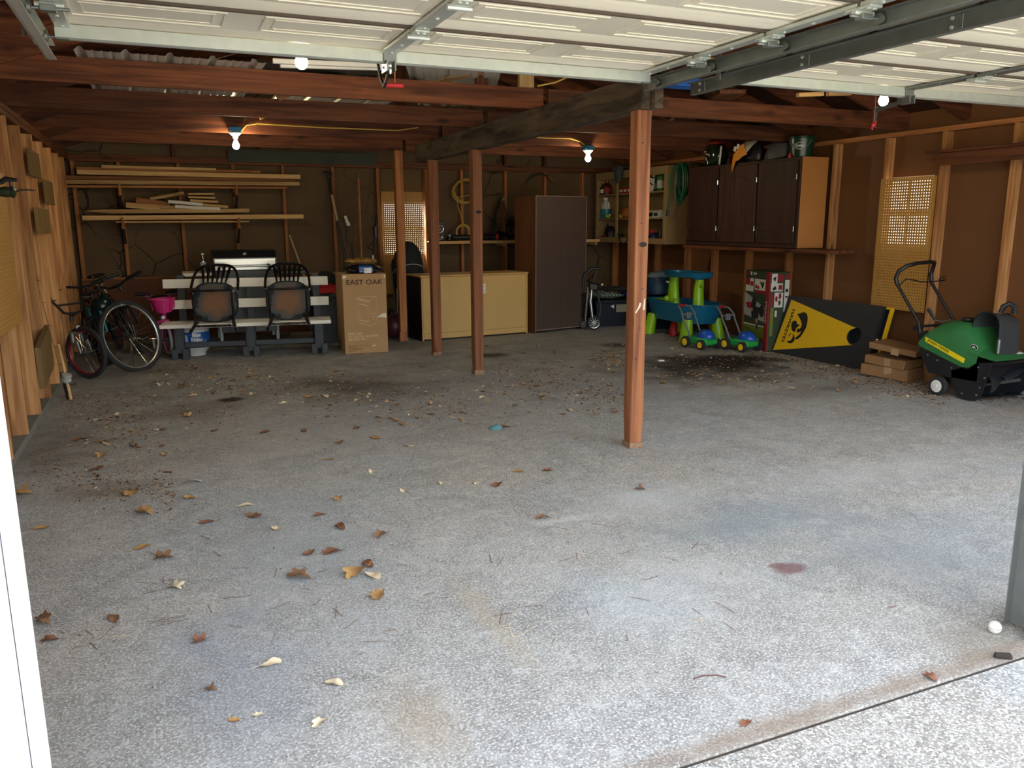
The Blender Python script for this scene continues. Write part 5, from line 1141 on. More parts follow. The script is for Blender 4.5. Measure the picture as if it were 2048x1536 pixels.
# jug with blue liquid
t = thing('jug', 'translucent white jug with blue liquid on the middle shelf', 'jug', (ox+.12, at(1211, 420, .12), zb_[1])); jh = .29
MB().lathe([(.085, 0), (.09, .01), (.09, .13)], 18, m=Matrix.Diagonal((.8, 1, 1, 1))).out('liquid', mat('jug_blue', '2f7f92', .3), t)
MB().lathe([(.089, .131), (.089, .16), (.075, .21), (.035, .245), (.03, .26)], 18, m=Matrix.Diagonal((.8, 1, 1, 1))).out('body', mat('jug_white', 'b9bdb6', .35), t)
MB().lathe([(.034, .258), (.034, .288), (.03, .29)], 14).out('cap', WHITEP, t); MB().tube([(0, -.03, .24), (0, -.085, .22), (0, -.09, .15)], .011, 8).out('handle', WHITEP, t)
def blob(name, lb, cat, px, py, lev, a, b, h, col, dx=.15, seed=1, n=8):
    t = thing(name, lb, cat, (ox+dx, at(px, py, dx), zb_[lev])); MB().lathe([(.6, 0), (1, .2), (1, .6), (.7, .9), (.2, 1.0)], 14, m=Matrix.Diagonal((a, b, h, 1))).jit(.012, 12, 0, seed).out('body', mat('blob_'+lb[:10], col, .5, var=.25, sc=20), t); return t
t = blob('spray_nozzle', 'yellow green spray nozzle on the middle shelf edge', 'nozzle', 1216, 432, 1, .035, .05, .05, '9fb52a', .04); MB().tube([(0, .0, .03), (-.01, -.07, .045)], .012, 8).out('trigger', WHITEP, t)
t = blob('rag_pile', 'orange brown rag bundle on the middle shelf', 'rag', 1256, 420, 1, .09, .13, .15, '9a5f28', .14, 3); MB().ball((-.07, .06, .03), .028, 10, 6).out('tag', mat('tag_yel', 'd3c24a', .6), t)
t = blob('oil_can', 'dark pot with a red lid on the bottom shelf', 'can', 1212, 476, 0, .06, .08, .07, '18120f', .1, 5); MB().lathe([(.05, .066), (.05, .08), (.01, .085)], 14).out('lid', RED, t)
t = blob('tool_bag', 'black lumpy tool bag on the bottom shelf behind the stile', 'bag', 1222, 470, 0, .10, .10, .2, '0f0f12', .17, 7); MB().tube([(-.05, -.05, .17), (-.06, 0, .23), (-.05, .06, .17)], .008, 6).out('strap', MATTE, t)
t = thing('cable_bundle', 'black looped cable hanging over the bottom shelf edge', 'cable', (ox-.03, at(1247, 475, -.03), oz0+.05)); MB().tube([Vector((0, .11*math.cos(a), .02+.075*math.sin(a))) for a in [math.pi+math.pi*k/14 for k in range(15)]]+[(.09, .11, .06)], .008, 6).out('loop', BLACK, t); MB().obox((.02, .11, .06), (.10, .02, .02)).out('plug', BLACK, t)
t = thing('clock_radio', 'white clock radio with dark display on the middle shelf', 'clock radio', (ox+.09, at(1314, 425, .09), zb_[1]))
MB().prism([(-.07, -.13, .001), (.07, -.13, .001), (.07, -.13, .095), (-.03, -.13, .095), (-.06, -.13, .07)], (0, 1, 0), .25).out('case', mat('radio_white', 'cfcfc6', .4), t, 0); MB().obox((-.068, .05, .04), (.004, .10, .05), euler(0, .15)).out('display', BLACK, t, 0); MB().box(-.075, -.07, -.12, -.04, .02, .06).out('grille', DARKST, t, 0)
t = blob('blue_tub', 'dark blue tub on the bottom shelf at the near end', 'tub', 1310, 470, 0, .10, .09, .12, '101c4a', .13, 9); MB().ball((-.06, -.02, .14), .03, 10, 6).out('red_lid', RED, t)
t = blob('paint_pot', 'dark paint pot beside the blue tub', 'pot', 1322, 462, 0, .06, .05, .18, '241216', .17, 11); MB().lathe([(.05, .17), (.05, .185)], 14).out('lid', DARKST, t)
t = thing('grey_cloth', 'grey cloth draped over the top edge of the open cabinet', 'cloth', (ox-.02, at(1240, 335, -.02), oz1+.004))
MB().grid(lambda u, v: Vector((.16-.22*min(v, .5)*1.8 + .01*math.sin(9*u), (u-.5)*.30*(1.1-.35*v)+.02*math.sin(6*v), (.05*math.sin(3.1*u)+.015 if v < .5 else (.02-(v-.5)*.34+.03*math.sin(8*u))))), 18, 16).jit(.015, 9).out('fabric', mat('cloth_grey', '4a5052', .9, var=.3), t)
# ------------------------------------------------------------------ brown wall cabinets
CX = XR-.35; cy0, cy1 = 6.23, 8.05; cz0, cz1 = 1.088, 1.966
DOORB = wood('dark_door', '38221a', '4a3026', 'z', knots=.1, rough=.62, across=9); CABS = mat('cab_side_tan', 'b5793d', .6, var=.08, sc=4)
t = thing('wall_cabinet', 'three door dark brown cabinet on the right wall with a tan side', 'cabinet', (CX, cy0, cz0))
Lc, Hc = cy1-cy0, cz1-cz0
MB().box(.02, .349, 0, .018, 0, Hc, .001).out('side_panel', CABS, t, 0); MB().box(.02, .349, Lc-.018, Lc, 0, Hc, .001).out('side_panel', CABS, t, 0)
MB().box(.021, .349, .019, Lc-.019, 0, .018).out('bottom_panel', DOORB, t, 0); MB().box(.019, .349, .019, Lc-.019, Hc-.018, Hc).out('top_panel', DOORB, t, 0)
MB().box(.002, .0185, 0, Lc, 0, Hc, .001).out('face_frame', DOORB, t, 0)
ed = [0.02, PX(1515, 400, CX).y-cy0, PX(1438, 400, CX).y-cy0, Lc-.02]
for k in range(3):
    a, b = ed[k]+.012, ed[k+1]-.012
    dr_ = MB().box(-.018, .0005, a, b, .045, Hc-.03, .003).out('door', DOORB, t, 0)
    mo = MB(); yy0, yy1, zz0, zz1 = a+.07, b-.07, .16, Hc-.14
    pts = [(-.02, yy0, zz0), (-.02, yy1, zz0), (-.02, yy1, zz1-.06), (-.02, (yy0+yy1)/2+.06, zz1), (-.02, (yy0+yy1)/2-.06, zz1), (-.02, yy0, zz1-.06)]
    mo.tube(pts, .0018, 5, closed=True).out('moulding', DOORB, dr_)
    for zz in (.19, Hc-.19):
        MB().tube([(-.021, a-.004, zz-.025), (-.021, a-.004, zz+.025)], .006, 8).out('hinge', CHROME, dr_)
    MB().tube([(-.019, b-.05, .10), (-.045, b-.05, .12), (-.045, b-.05, .19), (-.019, b-.05, .21)], .005, 6).out('handle', DARKST, dr_)
t = thing('ledger_board', 'dark ledger board under the brown wall cabinets', 'board', (XR-.36, 5.80, 1.045)); MB().box(0, .358, .0, 2.3, 0, .036, .002).out('plank', WX['y'], t, 0)
top = cz1+.002
def stuffbag(name, lb, p, a, b, h, m_, seed=1):
    t = thing(name, lb, 'bag', p); MB().lathe([(.75, 0), (1, .12), (1.02, .5), (.85, .85), (.4, 1.0)], 18, m=Matrix.Diagonal((a, b, h, 1))).jit(.03, 6, 0, seed).out('sack', m_, t); return t
y_ = PX(1432, 320, CX+.12).y; zt_ = PX(1432, 285, CX+.12).z
t = stuffbag('plastic_sack', 'glossy black green sack with red top on the cabinets by the hose', (CX+.13, y_, top), .11, .13, (zt_-top)*.95, mat('sack_green', '15241a', .15, var=.4), 2)
for k, (dy, dz) in enumerate(((.05, .16), (.02, .13), (-.02, .12), (.03, .08), (.0, .04))): MB().obox((-.125, dy, dz), (.004, .035, .010), euler(.4*k), .001).out('print_mark', WHITEP, t, 0)
MB().obox((0, .0, (zt_-top)*.97), (.14, .16, .03), None, .01).out('red_top', mat('sack_red', '7d1a1c', .5), t); MB().obox((-.06, -.14, .11), (.02, .012, .20), euler(.12), .003).out('white_edge', WHITEP, t)
y_ = PX(1500, 310, CX+.1).y
t = thing('feed_bag', 'white and orange plastic bag slumped over the cabinet front edge', 'bag', (CX+.13, y_, top))
ORB = mat('bag_orange', 'd98a1f', .35, var=.2); WHB = mat('bag_white', 'cfc8bd', .35, var=.15)
zz = PX(1500, 284, CX+.1).z-top
MB().lathe([(.7, 0), (1, .15), (1, .55), (.8, .85), (.3, 1.0)], 18, m=Matrix.Diagonal((.10, .16, zz, 1))).jit(.03, 7, 0, 4).out('sack', mat('bag_dark', '1c1a1e', .4, var=.3), t)
def strip(pts, w, m_, nm, dv_=Vector((0, 1, 0))):
    mm = MB(); vs = []; fs = []
    for i, p in enumerate(pts): vs += [Vector(p)-dv_*w[i], Vector(p)+dv_*w[i]]
    for i in range(len(pts)-1): fs.append((2*i, 2*i+1, 2*i+3, 2*i+2))
    mm.add(vs, fs).add([v+Vector((.004, 0, .003)) for v in vs], fs).jit(.006, 15).out(nm, m_, t)
strip([(.02, -.05, zz+.02), (-.07, -.06, zz*.98), (-.135, -.05, zz*.72), (-.15, -.03, zz*.45)], [.09, .10, .10, .07], WHB, 'white_flap')
strip([(-.152, -.06, zz*.62), (-.158, .0, zz*.5), (-.165, .05, zz*.30), (-.165, .09, .05), (-.16, .12, -.05), (-.152, .135, -.10)], [.07, .06, .05, .04, .028, .008], ORB, 'orange_flap', Vector((0, .5, .85)))
for k in range(2): MB().obox((-.145, .06+.05*k, zz*.78-.02*k), (.003, .04, .05), euler(.3), 0).out('print_mark', WHITEP, t, 0)
y_ = PX(1552, 305, CX+.1).y; zz = PX(1545, 283, CX+.1).z-top
t = stuffbag('plastic_sack', 'dull grey plastic bag between the orange bag and green bucket', (CX+.14, y_, top), .11, .15, zz, mat('sack_grey', '4b4b4c', .5, var=.3), 8); MB().tube([(0, 0, zz*.98), (-.01, .01, zz+.03), (.03, .03, zz+.05)], [.02, .012, .025], 8).out('knot', mat('knot_grey', '575757', .5), t)
y_ = PX(1597, 300, CX+.13).y; zz = PX(1600, 274, CX+.13).z-top
t = thing('bucket', 'dark green spreader bucket with a white oval logo on the cabinets', 'bucket', (CX+.15, y_-.02, top))
GBK = mat('bucket_green', '123324', .3)
MB().lathe([(.10, 0), (.105, .004), (.125, zz*.9), (.135, zz*.92), (.135, zz), (.125, zz)], 24).out('shell', GBK, t)
ov = []; ang = math.radians(218)
def onb(u, v, e=.0015): rr = .105+.02*(v/(zz*.9))+e; a = ang+u/rr; return Vector((rr*math.cos(a), rr*math.sin(a), v))
MB().tube([onb(.05*math.cos(a), zz*.55+.028*math.sin(a)) for a in [2*math.pi*k/24 for k in range(24)]], .0025, 5, closed=True).out('logo_ring', WHITEP, t)
o = text('lettering', 'Scotts', (0, 0, 0), (1, 0, 0), (0, 1, 0), .07, WHITEP, t, .024, .02)
for v in o.data.vertices: v.co = onb(v.co.x-.035, zz*.55-.011+v.co.y, .002)
MB().tube([onb(-.13, zz*.8, .004)]+[onb(-.13+.26*k/10, zz*.85-.1*math.sin(math.pi*k/10), .006) for k in range(11)], .003, 5).out('bail', STEEL, t)
t = thing('orange_cap', 'tiny orange cap on the cabinets left of the green bucket', 'cap', (CX+.03, PX(1580, 305, CX+.03).y, top)); MB().lathe([(.018, 0), (.018, .012), (.010, .03), (.006, .05)], 12).out('cone', mat('cap_orange', 'd4552a', .4), t)
# garden hose between the cabinets
HG = mat('hose_green', '0f5a3c', .4)
hy = 8.28; t = thing('garden_hose', 'green garden hose hanging in loops between the two wall cabinets', 'hose', (CX+.1, hy, 1.9))
for k in range(5): MB().tube([(-.09+.03*k, -.03+.012*k+(.085+.012*(k % 3))*math.cos(2*math.pi*j/24), -.10+.01*k+(.24-.015*k)*math.sin(2*math.pi*j/24)) for j in range(24)], .0105, 8, closed=True).out('loop', HG, t)
MB().tube([(-.11, .03, .12), (-.12, .10, .02), (-.12, .12, -.25), (-.115, .15, -.40)], .010, 8).out('end_run', HG, t); MB().tube([(-.115, .15, -.40), (-.115, .16, -.48)], [.016, .02], 8).out('nozzle', BLACK, t)
MB().box(.02, .245, -.02, .02, .12, .15, .003).out('hook', DARKST, t)
# shelf boards at the right
a = PX(1850, 303, XR-.2); b = PX(2048, 286, XR-.2)
t = thing('wall_shelf', 'dark brown shelf board on the right wall beyond the pegboard', 'shelf', (XR-.2, a.y-2.3, a.z-.02)); MB().box(0, .198, 0, 2.3, 0, .02, .002).out('board', WX['y'], t, 0); MB().box(.03, .05, .0, 2.22, -.1, -.001, .002).out('apron', WX['y'], t, 0)
for y in (.4, 1.2, 1.9): MB().box(.052, .197, y-.015, y+.015, -.09, -.001, .002).out('bracket', WX['y'], t, 0)
# ------------------------------------------------------------------ water table
WTB = mat('toy_blue', '17698f', .35, var=.08); WTG = mat('toy_lime', '8fc21a', .35, var=.06)
t = thing('water_table', 'blue and lime green two tier children water table', 'toy table', (5.70, 7.98, 0))
hl, hw = .57, .27; zt0, zt1 = .20, .425
def oval(k, n, l, w, z): a = 2*math.pi*k/n; return Vector((w*math.copysign(abs(math.cos(a))**.7, math.cos(a)), l*math.copysign(abs(math.sin(a))**.75, math.sin(a)), z))
def ovalring(m, levels, n=32):
    vs = [oval(k, n, l, w, z) for (l, w, z) in levels for k in range(n)]
    m.add(vs, [(i*n+j, i*n+(j+1) % n, (i+1)*n+(j+1) % n, (i+1)*n+j) for i in range(len(levels)-1) for j in range(n)]+[list(range(n))]+[list(range((len(levels)-1)*n, len(levels)*n))]); return m
ovalring(MB(), [(hl*.86, hw*.82, zt0), (hl*.95, hw*.93, zt0+.1), (hl, hw, zt1-.02), (hl+.012, hw+.012, zt1-.012), (hl+.012, hw+.012, zt1), (hl-.01, hw-.01, zt1), (hl*.9, hw*.86, zt0+.06)]).out('basin', WTB, t)
for sx, sy in ((-1, 1), (-1, -1), (1, 1), (1, -1)):
    MB().grid(lambda u, v: Vector((sx*(.20+.03*(1-v))+(.055+.02*(1-v))*math.cos(2*math.pi*u), sy*(.36+.03*(1-v))+(.065+.02*(1-v))*math.sin(2*math.pi*u), .001+(zt0+.05)*v+.0)), 16, 12, cu=True).out('leg', WTG, t)
for yy, w1, w0 in ((.20, .06, .10), (-.30, .045, .07)):
    MB().grid(lambda u, v: Vector((.0+(.05+.02*(1-v))*math.cos(2*math.pi*u), yy+.02*math.sin(3*v)+(w1+(w0-w1)*(1-v))*math.sin(2*math.pi*u), zt1-.10+(.73-zt1+.10)*v)), 18, 10, cu=True).out('column', WTG, t)
    MB().tube([(-.02, yy+(.07 if yy > 0 else -.05), .62), (-.03, yy+(.13 if yy > 0 else -.10), .635)], [.018, .011], 8).out('spout', WHITEP if yy > 0 else WTG, t)
n0 = MB(); ovalring(n0, [(.36, .13, .71), (.38, .15, .72), (.395, .165, .765), (.40, .17, .775), (.385, .155, .775), (.37, .14, .735)], 28).xf(Matrix.Translation((0, -.06, 0))); n0.out('top_tray', WTB, t)
MB().lathe([(.06, .70), (.085, .74), (.09, .775), (.075, .775)], 16, (-.05, -.34, 0)).out('funnel_cup', WTB, t)
MB().box(-.20, -.06, .06, .30, zt1+.001, zt1+.018, .006).out('lime_ledge', WTG, t); MB().ball((-.20, .06, zt1+.03), .038, 12, 8).out('lime_knob', WTG, t)
t = thing('toy_bat', 'red plastic toy standing under the blue water table', 'toy', (5.60, 8.02, 0)); MB().tube([(0, 0, .004), (0, .01, .06), (.01, .02, .12), (.02, .02, .175)], [.045, .05, .045, .03], 12).out('body', RED, t); MB().tube([(0.05, .02, .02), (.09, .04, .02)], .01, 6).out('peg', RED, t)
# ------------------------------------------------------------------ toy mowers
TG = mat('toy_green', '1f9a44', .35); TGY = mat('toy_grey', '6d7275', .45); TBL = mat('toy_royal', '1a4fb0', .3); TYE = mat('toy_yellow', 'f2c61b', .35)
def mower(lb, loc, rz):
    t = thing('toy_mower', lb, 'toy', loc, rz, 'toy mowers by the water table')
    b = MB().box(-.17, .15, -.095, .095, .045, .125, .018); b.out('deck', TG, t)
    for k in range(6): MB().box(-.175, -.168, -.07+.024*k, -.058+.024*k, .055, .115, .001).out('rear_rib', TG, t, 0)
    MB().lathe([(.09, .0), (.092, .02), (.085, .05), (.05, .085), (.001, .095)], 20, (.06, 0, .118), Matrix.Diagonal((1.15, .9, 1, 1))).out('engine_dome', TBL, t)
    for sx, r in ((-.13, .062), (.11, .055)):
        for sy in (-1, 1):
            w = MB().lathe([(.03, -.02), (r, -.018), (r, .018), (.03, .02)], 20, (sx, sy*.115, r+.001), R90X).out('wheel', RUBBER, t)
            MB().lathe([(.001, -.004), (r*.6, -.003), (r*.6, .003), (.001, .006)], 16, (sx, sy*.137, r+.001), R90X).out('hubcap', TYE, w)
    for sy in (-1, 1): MB().tube([(-.10, sy*.085, .11), (-.16, sy*.085, .22), (-.22, sy*.09, .31), (-.235, sy*.09, .36), (-.30, sy*.075, .425), (-.35, sy*.06, .43)], .010, 8).out('handle_tube', TGY, t)
    MB().tube([(-.35, -.06, .43), (-.365, 0, .43), (-.35, .06, .43)], .011, 8).out('grip_bar', TGY, t); MB().tube([(-.235, -.09, .35), (-.235, .09, .35)], .009, 8).out('cross_bar', TGY, t)
    MB().box(-.25, -.215, -.03, .03, .30, .37, .006).out('panel', TGY, t); MB().tube([(-.33, -.03, .44), (-.33, .03, .44)], .013, 8).out('red_grip', RED, t)
    return t
mower('toy mower with green deck standing nearer the water table leg', (5.33, 7.10, 0), math.radians(-84))
mower('toy mower with yellow hubcaps standing against the printed carton', (5.63, 6.80, 0), math.radians(-84))
# ------------------------------------------------------------------ printed carton (upright)
k0 = Vector((5.775, 6.60, 0)); ka = Vector((.093, .494, 0)).normalized(); kb = Vector((ka.y, -ka.x, 0)); kw, kd, kh = .49, .235, .835
CG = mat('carton_green', '2c3a26', .6, var=.2, sc=8); CRD = mat('carton_red', '8a1420', .55); CWH = mat('carton_white', 'cfcdc6', .6, var=.05); CLG = mat('carton_grass', '66722a', .6, var=.3, sc=14); CBK = mat('carton_ink', '1c1a1c', .6); CPK = mat('carton_skin', 'a97a5a', .6)
CST = mat('carton_stone', '9c9c9c', .6, var=.2)
t = thing('printed_carton', 'tall printed carton with a ride-on toy picture beside the yellow board', 'cardboard box', k0, math.atan2(ka.y, ka.x))
# local x runs along the left face (away), local y = -kb
MB().box(0, kw, -kd, 0, .001, kh, .003).out('body', CG, t, 0)
def facepoly(mm, mi, pts, face):
    mm.mi = mi
    if face == 0: P_ = [Vector((kw*(1-u), .001+.0002*mi, kh*v)) for u, v in pts]      # left face: y=0 side
    else: P_ = [Vector((-.001-.0002*mi, -kd*u, kh*v)) for u, v in pts]                 # right face: x=0 side
    mm.poly(P_)
def rect(u0, u1, v0, v1): return [(u0, v0), (u1, v0), (u1, v1), (u0, v1)]
def disc(u, v, r, n=12, asp=1): return [(u+r*math.cos(2*math.pi*k/n), v+asp*r*.59*math.sin(2*math.pi*k/n)) for k in range(n)]
mats_ = [CG, CWH, CST, CLG, CRD, CBK, CPK]
mm = MB()
facepoly(mm, 2, [(.0, .42), (1, .36), (1, .52), (0, .72)], 0); facepoly(mm, 3, rect(0, .86, .15, .30), 0); facepoly(mm, 1, rect(0, .86, .28, .315), 0); facepoly(mm, 2, [(0, 0), (.86, 0), (.86, .10), (.6, .16), (.3, .10), (0, .15)], 0)
facepoly(mm, 4, rect(.87, 1, 0, 1), 0)
facepoly(mm, 1, rect(.40, .85, .76, .90), 0); facepoly(mm, 1, rect(.02, .36, .73, .90), 0); facepoly(mm, 4, rect(.02, .2, .81, .90), 0); facepoly(mm, 4, rect(.22, .34, .80, .86), 0)
facepoly(mm, 4, disc(.47, .80, .045), 0); facepoly(mm, 4, disc(.56, .79, .04), 0); facepoly(mm, 5, [(.60, .88), (.68, .86), (.80, .87), (.78, .82), (.74, .78), (.68, .82)], 0)
facepoly(mm, 4, rect(.42, .85, .72, .755), 0); facepoly(mm, 1, rect(.2, .27, .94, .985), 0); facepoly(mm, 1, rect(.32, .46, .95, .975), 0); facepoly(mm, 4, rect(.06, .17, .94, .985), 0)
facepoly(mm, 5, disc(.42, .60, .10, 14, 1.1), 0); facepoly(mm, 5, disc(.75, .50, .11, 14, 1.2), 0); facepoly(mm, 4, [(.05, .58), (.35, .60), (.30, .50), (.12, .52)], 0); facepoly(mm, 5, [(.28, .56), (.66, .54), (.62, .38), (.34, .40)], 0)
facepoly(mm, 6, disc(.33, .50, .05), 0); facepoly(mm, 6, [(.5, .39), (.62, .40), (.6, .33), (.53, .33)], 0); facepoly(mm, 5, [(.54, .33), (.62, .33), (.62, .26), (.55, .26)], 0); facepoly(mm, 5, disc(.70, .08, .035), 0)
facepoly(mm, 3, [(.1, .16), (.82, .16), (.84, .24), (.1, .26)], 0)
mm.out('front_print', mats_, t, 0)
o = text('lettering', 'GO-KART', (kw*.93, .0018, kh*.075), (-1, 0, 0), (0, 0, 1), kw*.40, CRD, t, kh*.045, .02)
for v in o.data.vertices: v.co.y = .0022
o = text('lettering', 'GO-KART', (kw*.045, .0024, kh*.36), (0, 0, 1), (1, 0, 0), kh*.28, CWH, t, kw*.05, .02)
for v in o.data.vertices: v.co.y = .0024
mm = MB()
facepoly(mm, 4, rect(0, .05, 0, 1), 1); facepoly(mm, 1, rect(.10, .38, .86, .98), 1); facepoly(mm, 1, rect(.08, .66, .76, .86), 1); facepoly(mm, 4, rect(.40, .66, .88, .97), 1); facepoly(mm, 4, rect(.45, .64, .78, .84), 1)
facepoly(mm, 1, rect(.28, .70, .56, .745), 1); facepoly(mm, 4, disc(.55, .70, .07), 1); facepoly(mm, 4, disc(.38, .665, .065), 1); facepoly(mm, 5, [(.48, .64), (.58, .65), (.60, .60), (.50, .58)], 1); facepoly(mm, 4, rect(.10, .22, .57, .74), 1)
facepoly(mm, 1, rect(.76, .98, .50, .90), 1); facepoly(mm, 4, rect(.76, .98, .91, .97), 1); facepoly(mm, 3, rect(.12, .28, .2, .56), 1); facepoly(mm, 1, rect(.34, .44, .44, .52), 1); facepoly(mm, 5, rect(.8, .94, .68, .70), 1); facepoly(mm, 5, rect(.8, .94, .75, .79), 1); facepoly(mm, 5, [(.15, .92), (.32, .95), (.28, .88)], 1); facepoly(mm, 5, [(.15, .80), (.3, .83), (.36, .79), (.2, .77)], 1)
mm.out('side_print', mats_, t, 0)
# ------------------------------------------------------------------ cornhole boards
bo = Vector((5.835, 5.33, .002)); bL = 1.215; bw_ = .61; wv = Vector((.255, 0, math.sqrt(1-.255**2))); nv = Vector((-wv.z, 0, wv.x))
BKB = mat('board_black', '20242a', .5, var=.15); YEL = mat('board_yellow', 'e3b514', .45, var=.06); LOGO = mat('logo_black', '0c0c10', .5)
t = thing('cornhole_board', 'black and yellow bean bag board leaning on its long side', 'game board', bo)
def BP(a, b, e=0): return Vector((0, a, 0))+wv*b+nv*e
def board(m_, e0, e1, hole=True):
    mm = MB(); n = 20; hc = (.23, bw_/2); hr = .076
    for e in (e0, e1):
        ring = [(hc[0]+hr*math.cos(2*math.pi*k/n), hc[1]+hr*math.sin(2*math.pi*k/n)) for k in range(n)]
        cor = [(bL if False else hc[0]+.2, 0)]; outer = []
        for k in range(n):
            a = 2*math.pi*k/n; ca, sa = math.cos(a), math.sin(a); s = min((bL-hc[0])/ca if ca > 1e-6 else (hc[0]/-ca if ca < -1e-6 else 9), (bw_/2)/abs(sa) if abs(sa) > 1e-6 else 9); outer.append((hc[0]+s*ca, hc[1]+s*sa))
        # snap nearest outer points to the corners
        for cx_, cy_ in ((0, 0), (bL, 0), (bL, bw_), (0, bw_)):
            k = min(range(n), key=lambda i: (outer[i][0]-cx_)**2+(outer[i][1]-cy_)**2 if i not in () else 9); outer[k] = (cx_, cy_)
        b_ = len(mm.v); mm.add([BP(x, y, e) for x, y in ring+outer], [(k, (k+1) % n, n+(k+1) % n, n+k) for k in range(n)])
    N2 = 2*n
    mm.f += [[k, (k+1) % n, N2+(k+1) % n, N2+k] for k in range(n)]+[[n+k, n+(k+1) % n, N2+n+(k+1) % n, N2+n+k] for k in range(n)]; mm.m += [0]*(2*n)
    return mm
board(BKB, 0, -.012).out('deck', BKB, t, 20)
for (a0, a1, b0, b1) in ((0, bL, 0, .02), (0, bL, bw_-.02, bw_), (0, .02, .021, bw_-.021), (bL-.02, bL, .021, bw_-.021)):
    MB().prism([BP(a0, b0, -.0125), BP(a1, b0, -.0125), BP(a1, b1, -.0125), BP(a0, b1, -.0125)], nv, -.032).out('frame_rail', BKB, t, 0)
wb0 = bo.copy()
def bpx(x, y, e): p = PP(x, y, bo, nv)-bo; return BP(p.y, p.dot(wv), e)
def dec(px, m_, nm, e=.0012): MB().prism([bpx(x, y, e) for x, y in px], nv, .0004).out(nm, m_, t, 0)
hpx = [(1700, 689), (1696, 684), (1693, 676), (1695, 667), (1700, 660), (1708, 657)]
dec([(1546, 700), (1583, 599), (1712, 656)]+hpx[::-1][1:]+[(1706, 690)], YEL, 'yellow_taper', .0006)
e8 = lambda pts: [(1480+x/8.08, 530+y/8.08) for x, y in pts]
dec(e8([(930, 800), (930, 790), (985, 780), (1000, 758), (1008, 778), (1035, 755), (1045, 770), (1070, 772), (1090, 810), (1096, 860), (1090, 930), (1070, 1010), (1030, 1085), (980, 1160), (930, 1203), (900, 1200), (895, 1180), (920, 1155), (960, 1125), (985, 1085), (975, 1070), (945, 1100), (920, 1080), (918, 1055), (940, 1025), (960, 1035), (985, 1010), (1000, 960), (985, 900), (955, 840)]), LOGO, 'bird_emblem')
dec(e8([(828, 985), (838, 935), (860, 905), (895, 898), (920, 920), (922, 950), (945, 965), (960, 955), (966, 965), (950, 990), (925, 1003), (905, 1035), (893, 1078), (862, 1078), (838, 1050)]), LOGO, 'bird_emblem')
dec(e8([(858, 1108), (880, 1150), (887, 1205), (865, 1245), (825, 1264), (785, 1262), (760, 1240), (762, 1226), (800, 1226), (835, 1205), (852, 1165)]), LOGO, 'bird_emblem')
dec(e8([(778, 1150), (822, 1100), (832, 1108), (790, 1158)]), LOGO, 'bird_emblem')
a_, b_ = bpx(*e8([(875, 718)])[0], .0), bpx(*e8([(685, 1248)])[0], .0); uu = (b_-a_); c_ = bpx(*e8([(930, 745)])[0], .0)
o = text('lettering', 'HAWKEYES', (0, 0, 0), (1, 0, 0), (0, 1, 0), uu.length, LOGO, t, .042, .03); u_ = uu.normalized(); v_ = nv.cross(u_)
off = (a_+b_)/2-u_*uu.length/2-v_*.021
for v in o.data.vertices: v.co = off+u_*v.co.x+v_*v.co.y+nv*.0018
t2 = thing('cornhole_board', 'second bean bag board with yellow edges, behind the black one', 'game board', bo)
# second board stands behind the first, face inwards
for (a0, a1, b0, b1) in ((-.06, bL-.06, 0, .02), (-.06, bL-.06, bw_-.02, bw_), (-.06, -.04, .021, bw_-.021), (bL-.08, bL-.06, .021, bw_-.021)):
    MB().prism([BP(a0, b0, -.046), BP(a1, b0, -.046), BP(a1, b1, -.046), BP(a0, b1, -.046)], nv, -.035).out('frame_rail', YEL, t2, 0)
MB().prism([BP(-.058, .002, -.082), BP(bL-.062, .002, -.082), BP(bL-.062, bw_-.002, -.082), BP(-.058, bw_-.002, -.082)], nv, -.012).out('deck', BKB, t2, 0)
MB().ball(BP(-.012, .30, -.02), (.02, .02, .02), 10, 8).out('latch_bolt', CHROME, t2)
# ------------------------------------------------------------------ flattened cartons by the snow thrower
KR2 = mat('old_card', '8f6a45', .8, var=.2, sc=7)
c = Vector((5.88, 5.03, 0))
for k, (dz, a, b, rz_, tl, h, lb) in enumerate(((.001, .18, .21, .25, 0, .105, 'lowest flattened brown carton in the pile by the snow thrower'), (.108, .17, .19, .1, .03, .075, 'middle flattened carton with a tape strip in the pile'), (.215, .18, .20, .35, .14, .065, 'topmost tilted carton lid on the brown pile'))):
    t = thing('flat_carton', lb, 'cardboard', c+Vector((0.0, .02-.015*k, dz)), rz_, 'cardboard pile by the snow thrower', rot=(tl, 0, rz_))
    m = MB().box(-a, a, -b, b, 0.012*(tl > 0.05), h, .006); m.jit(.02, 9, 0, k).out('panel', KR2, t, 0)
    MB().box(-a-.004, -a+.006, -b*.3, b*.02, .006, h-.004).out('tape', mat('cl_tape%d' % k, 'a98a66', .3), t, 0)
t = thing('paper_sack', 'crumpled brown paper sack behind the cardboard pile', 'bag', (5.98, 4.72, 0)); MB().lathe([(.7, .002), (1, .2), (1, .6), (.7, .95), (.2, 1.0)], 16, m=Matrix.Diagonal((.085, .10, .24, 1))).jit(.03, 10).out('sack', KR2, t); MB().box(-.05, .03, -.1, -.09, .17, .2).out('fold', KR2, t, 0)
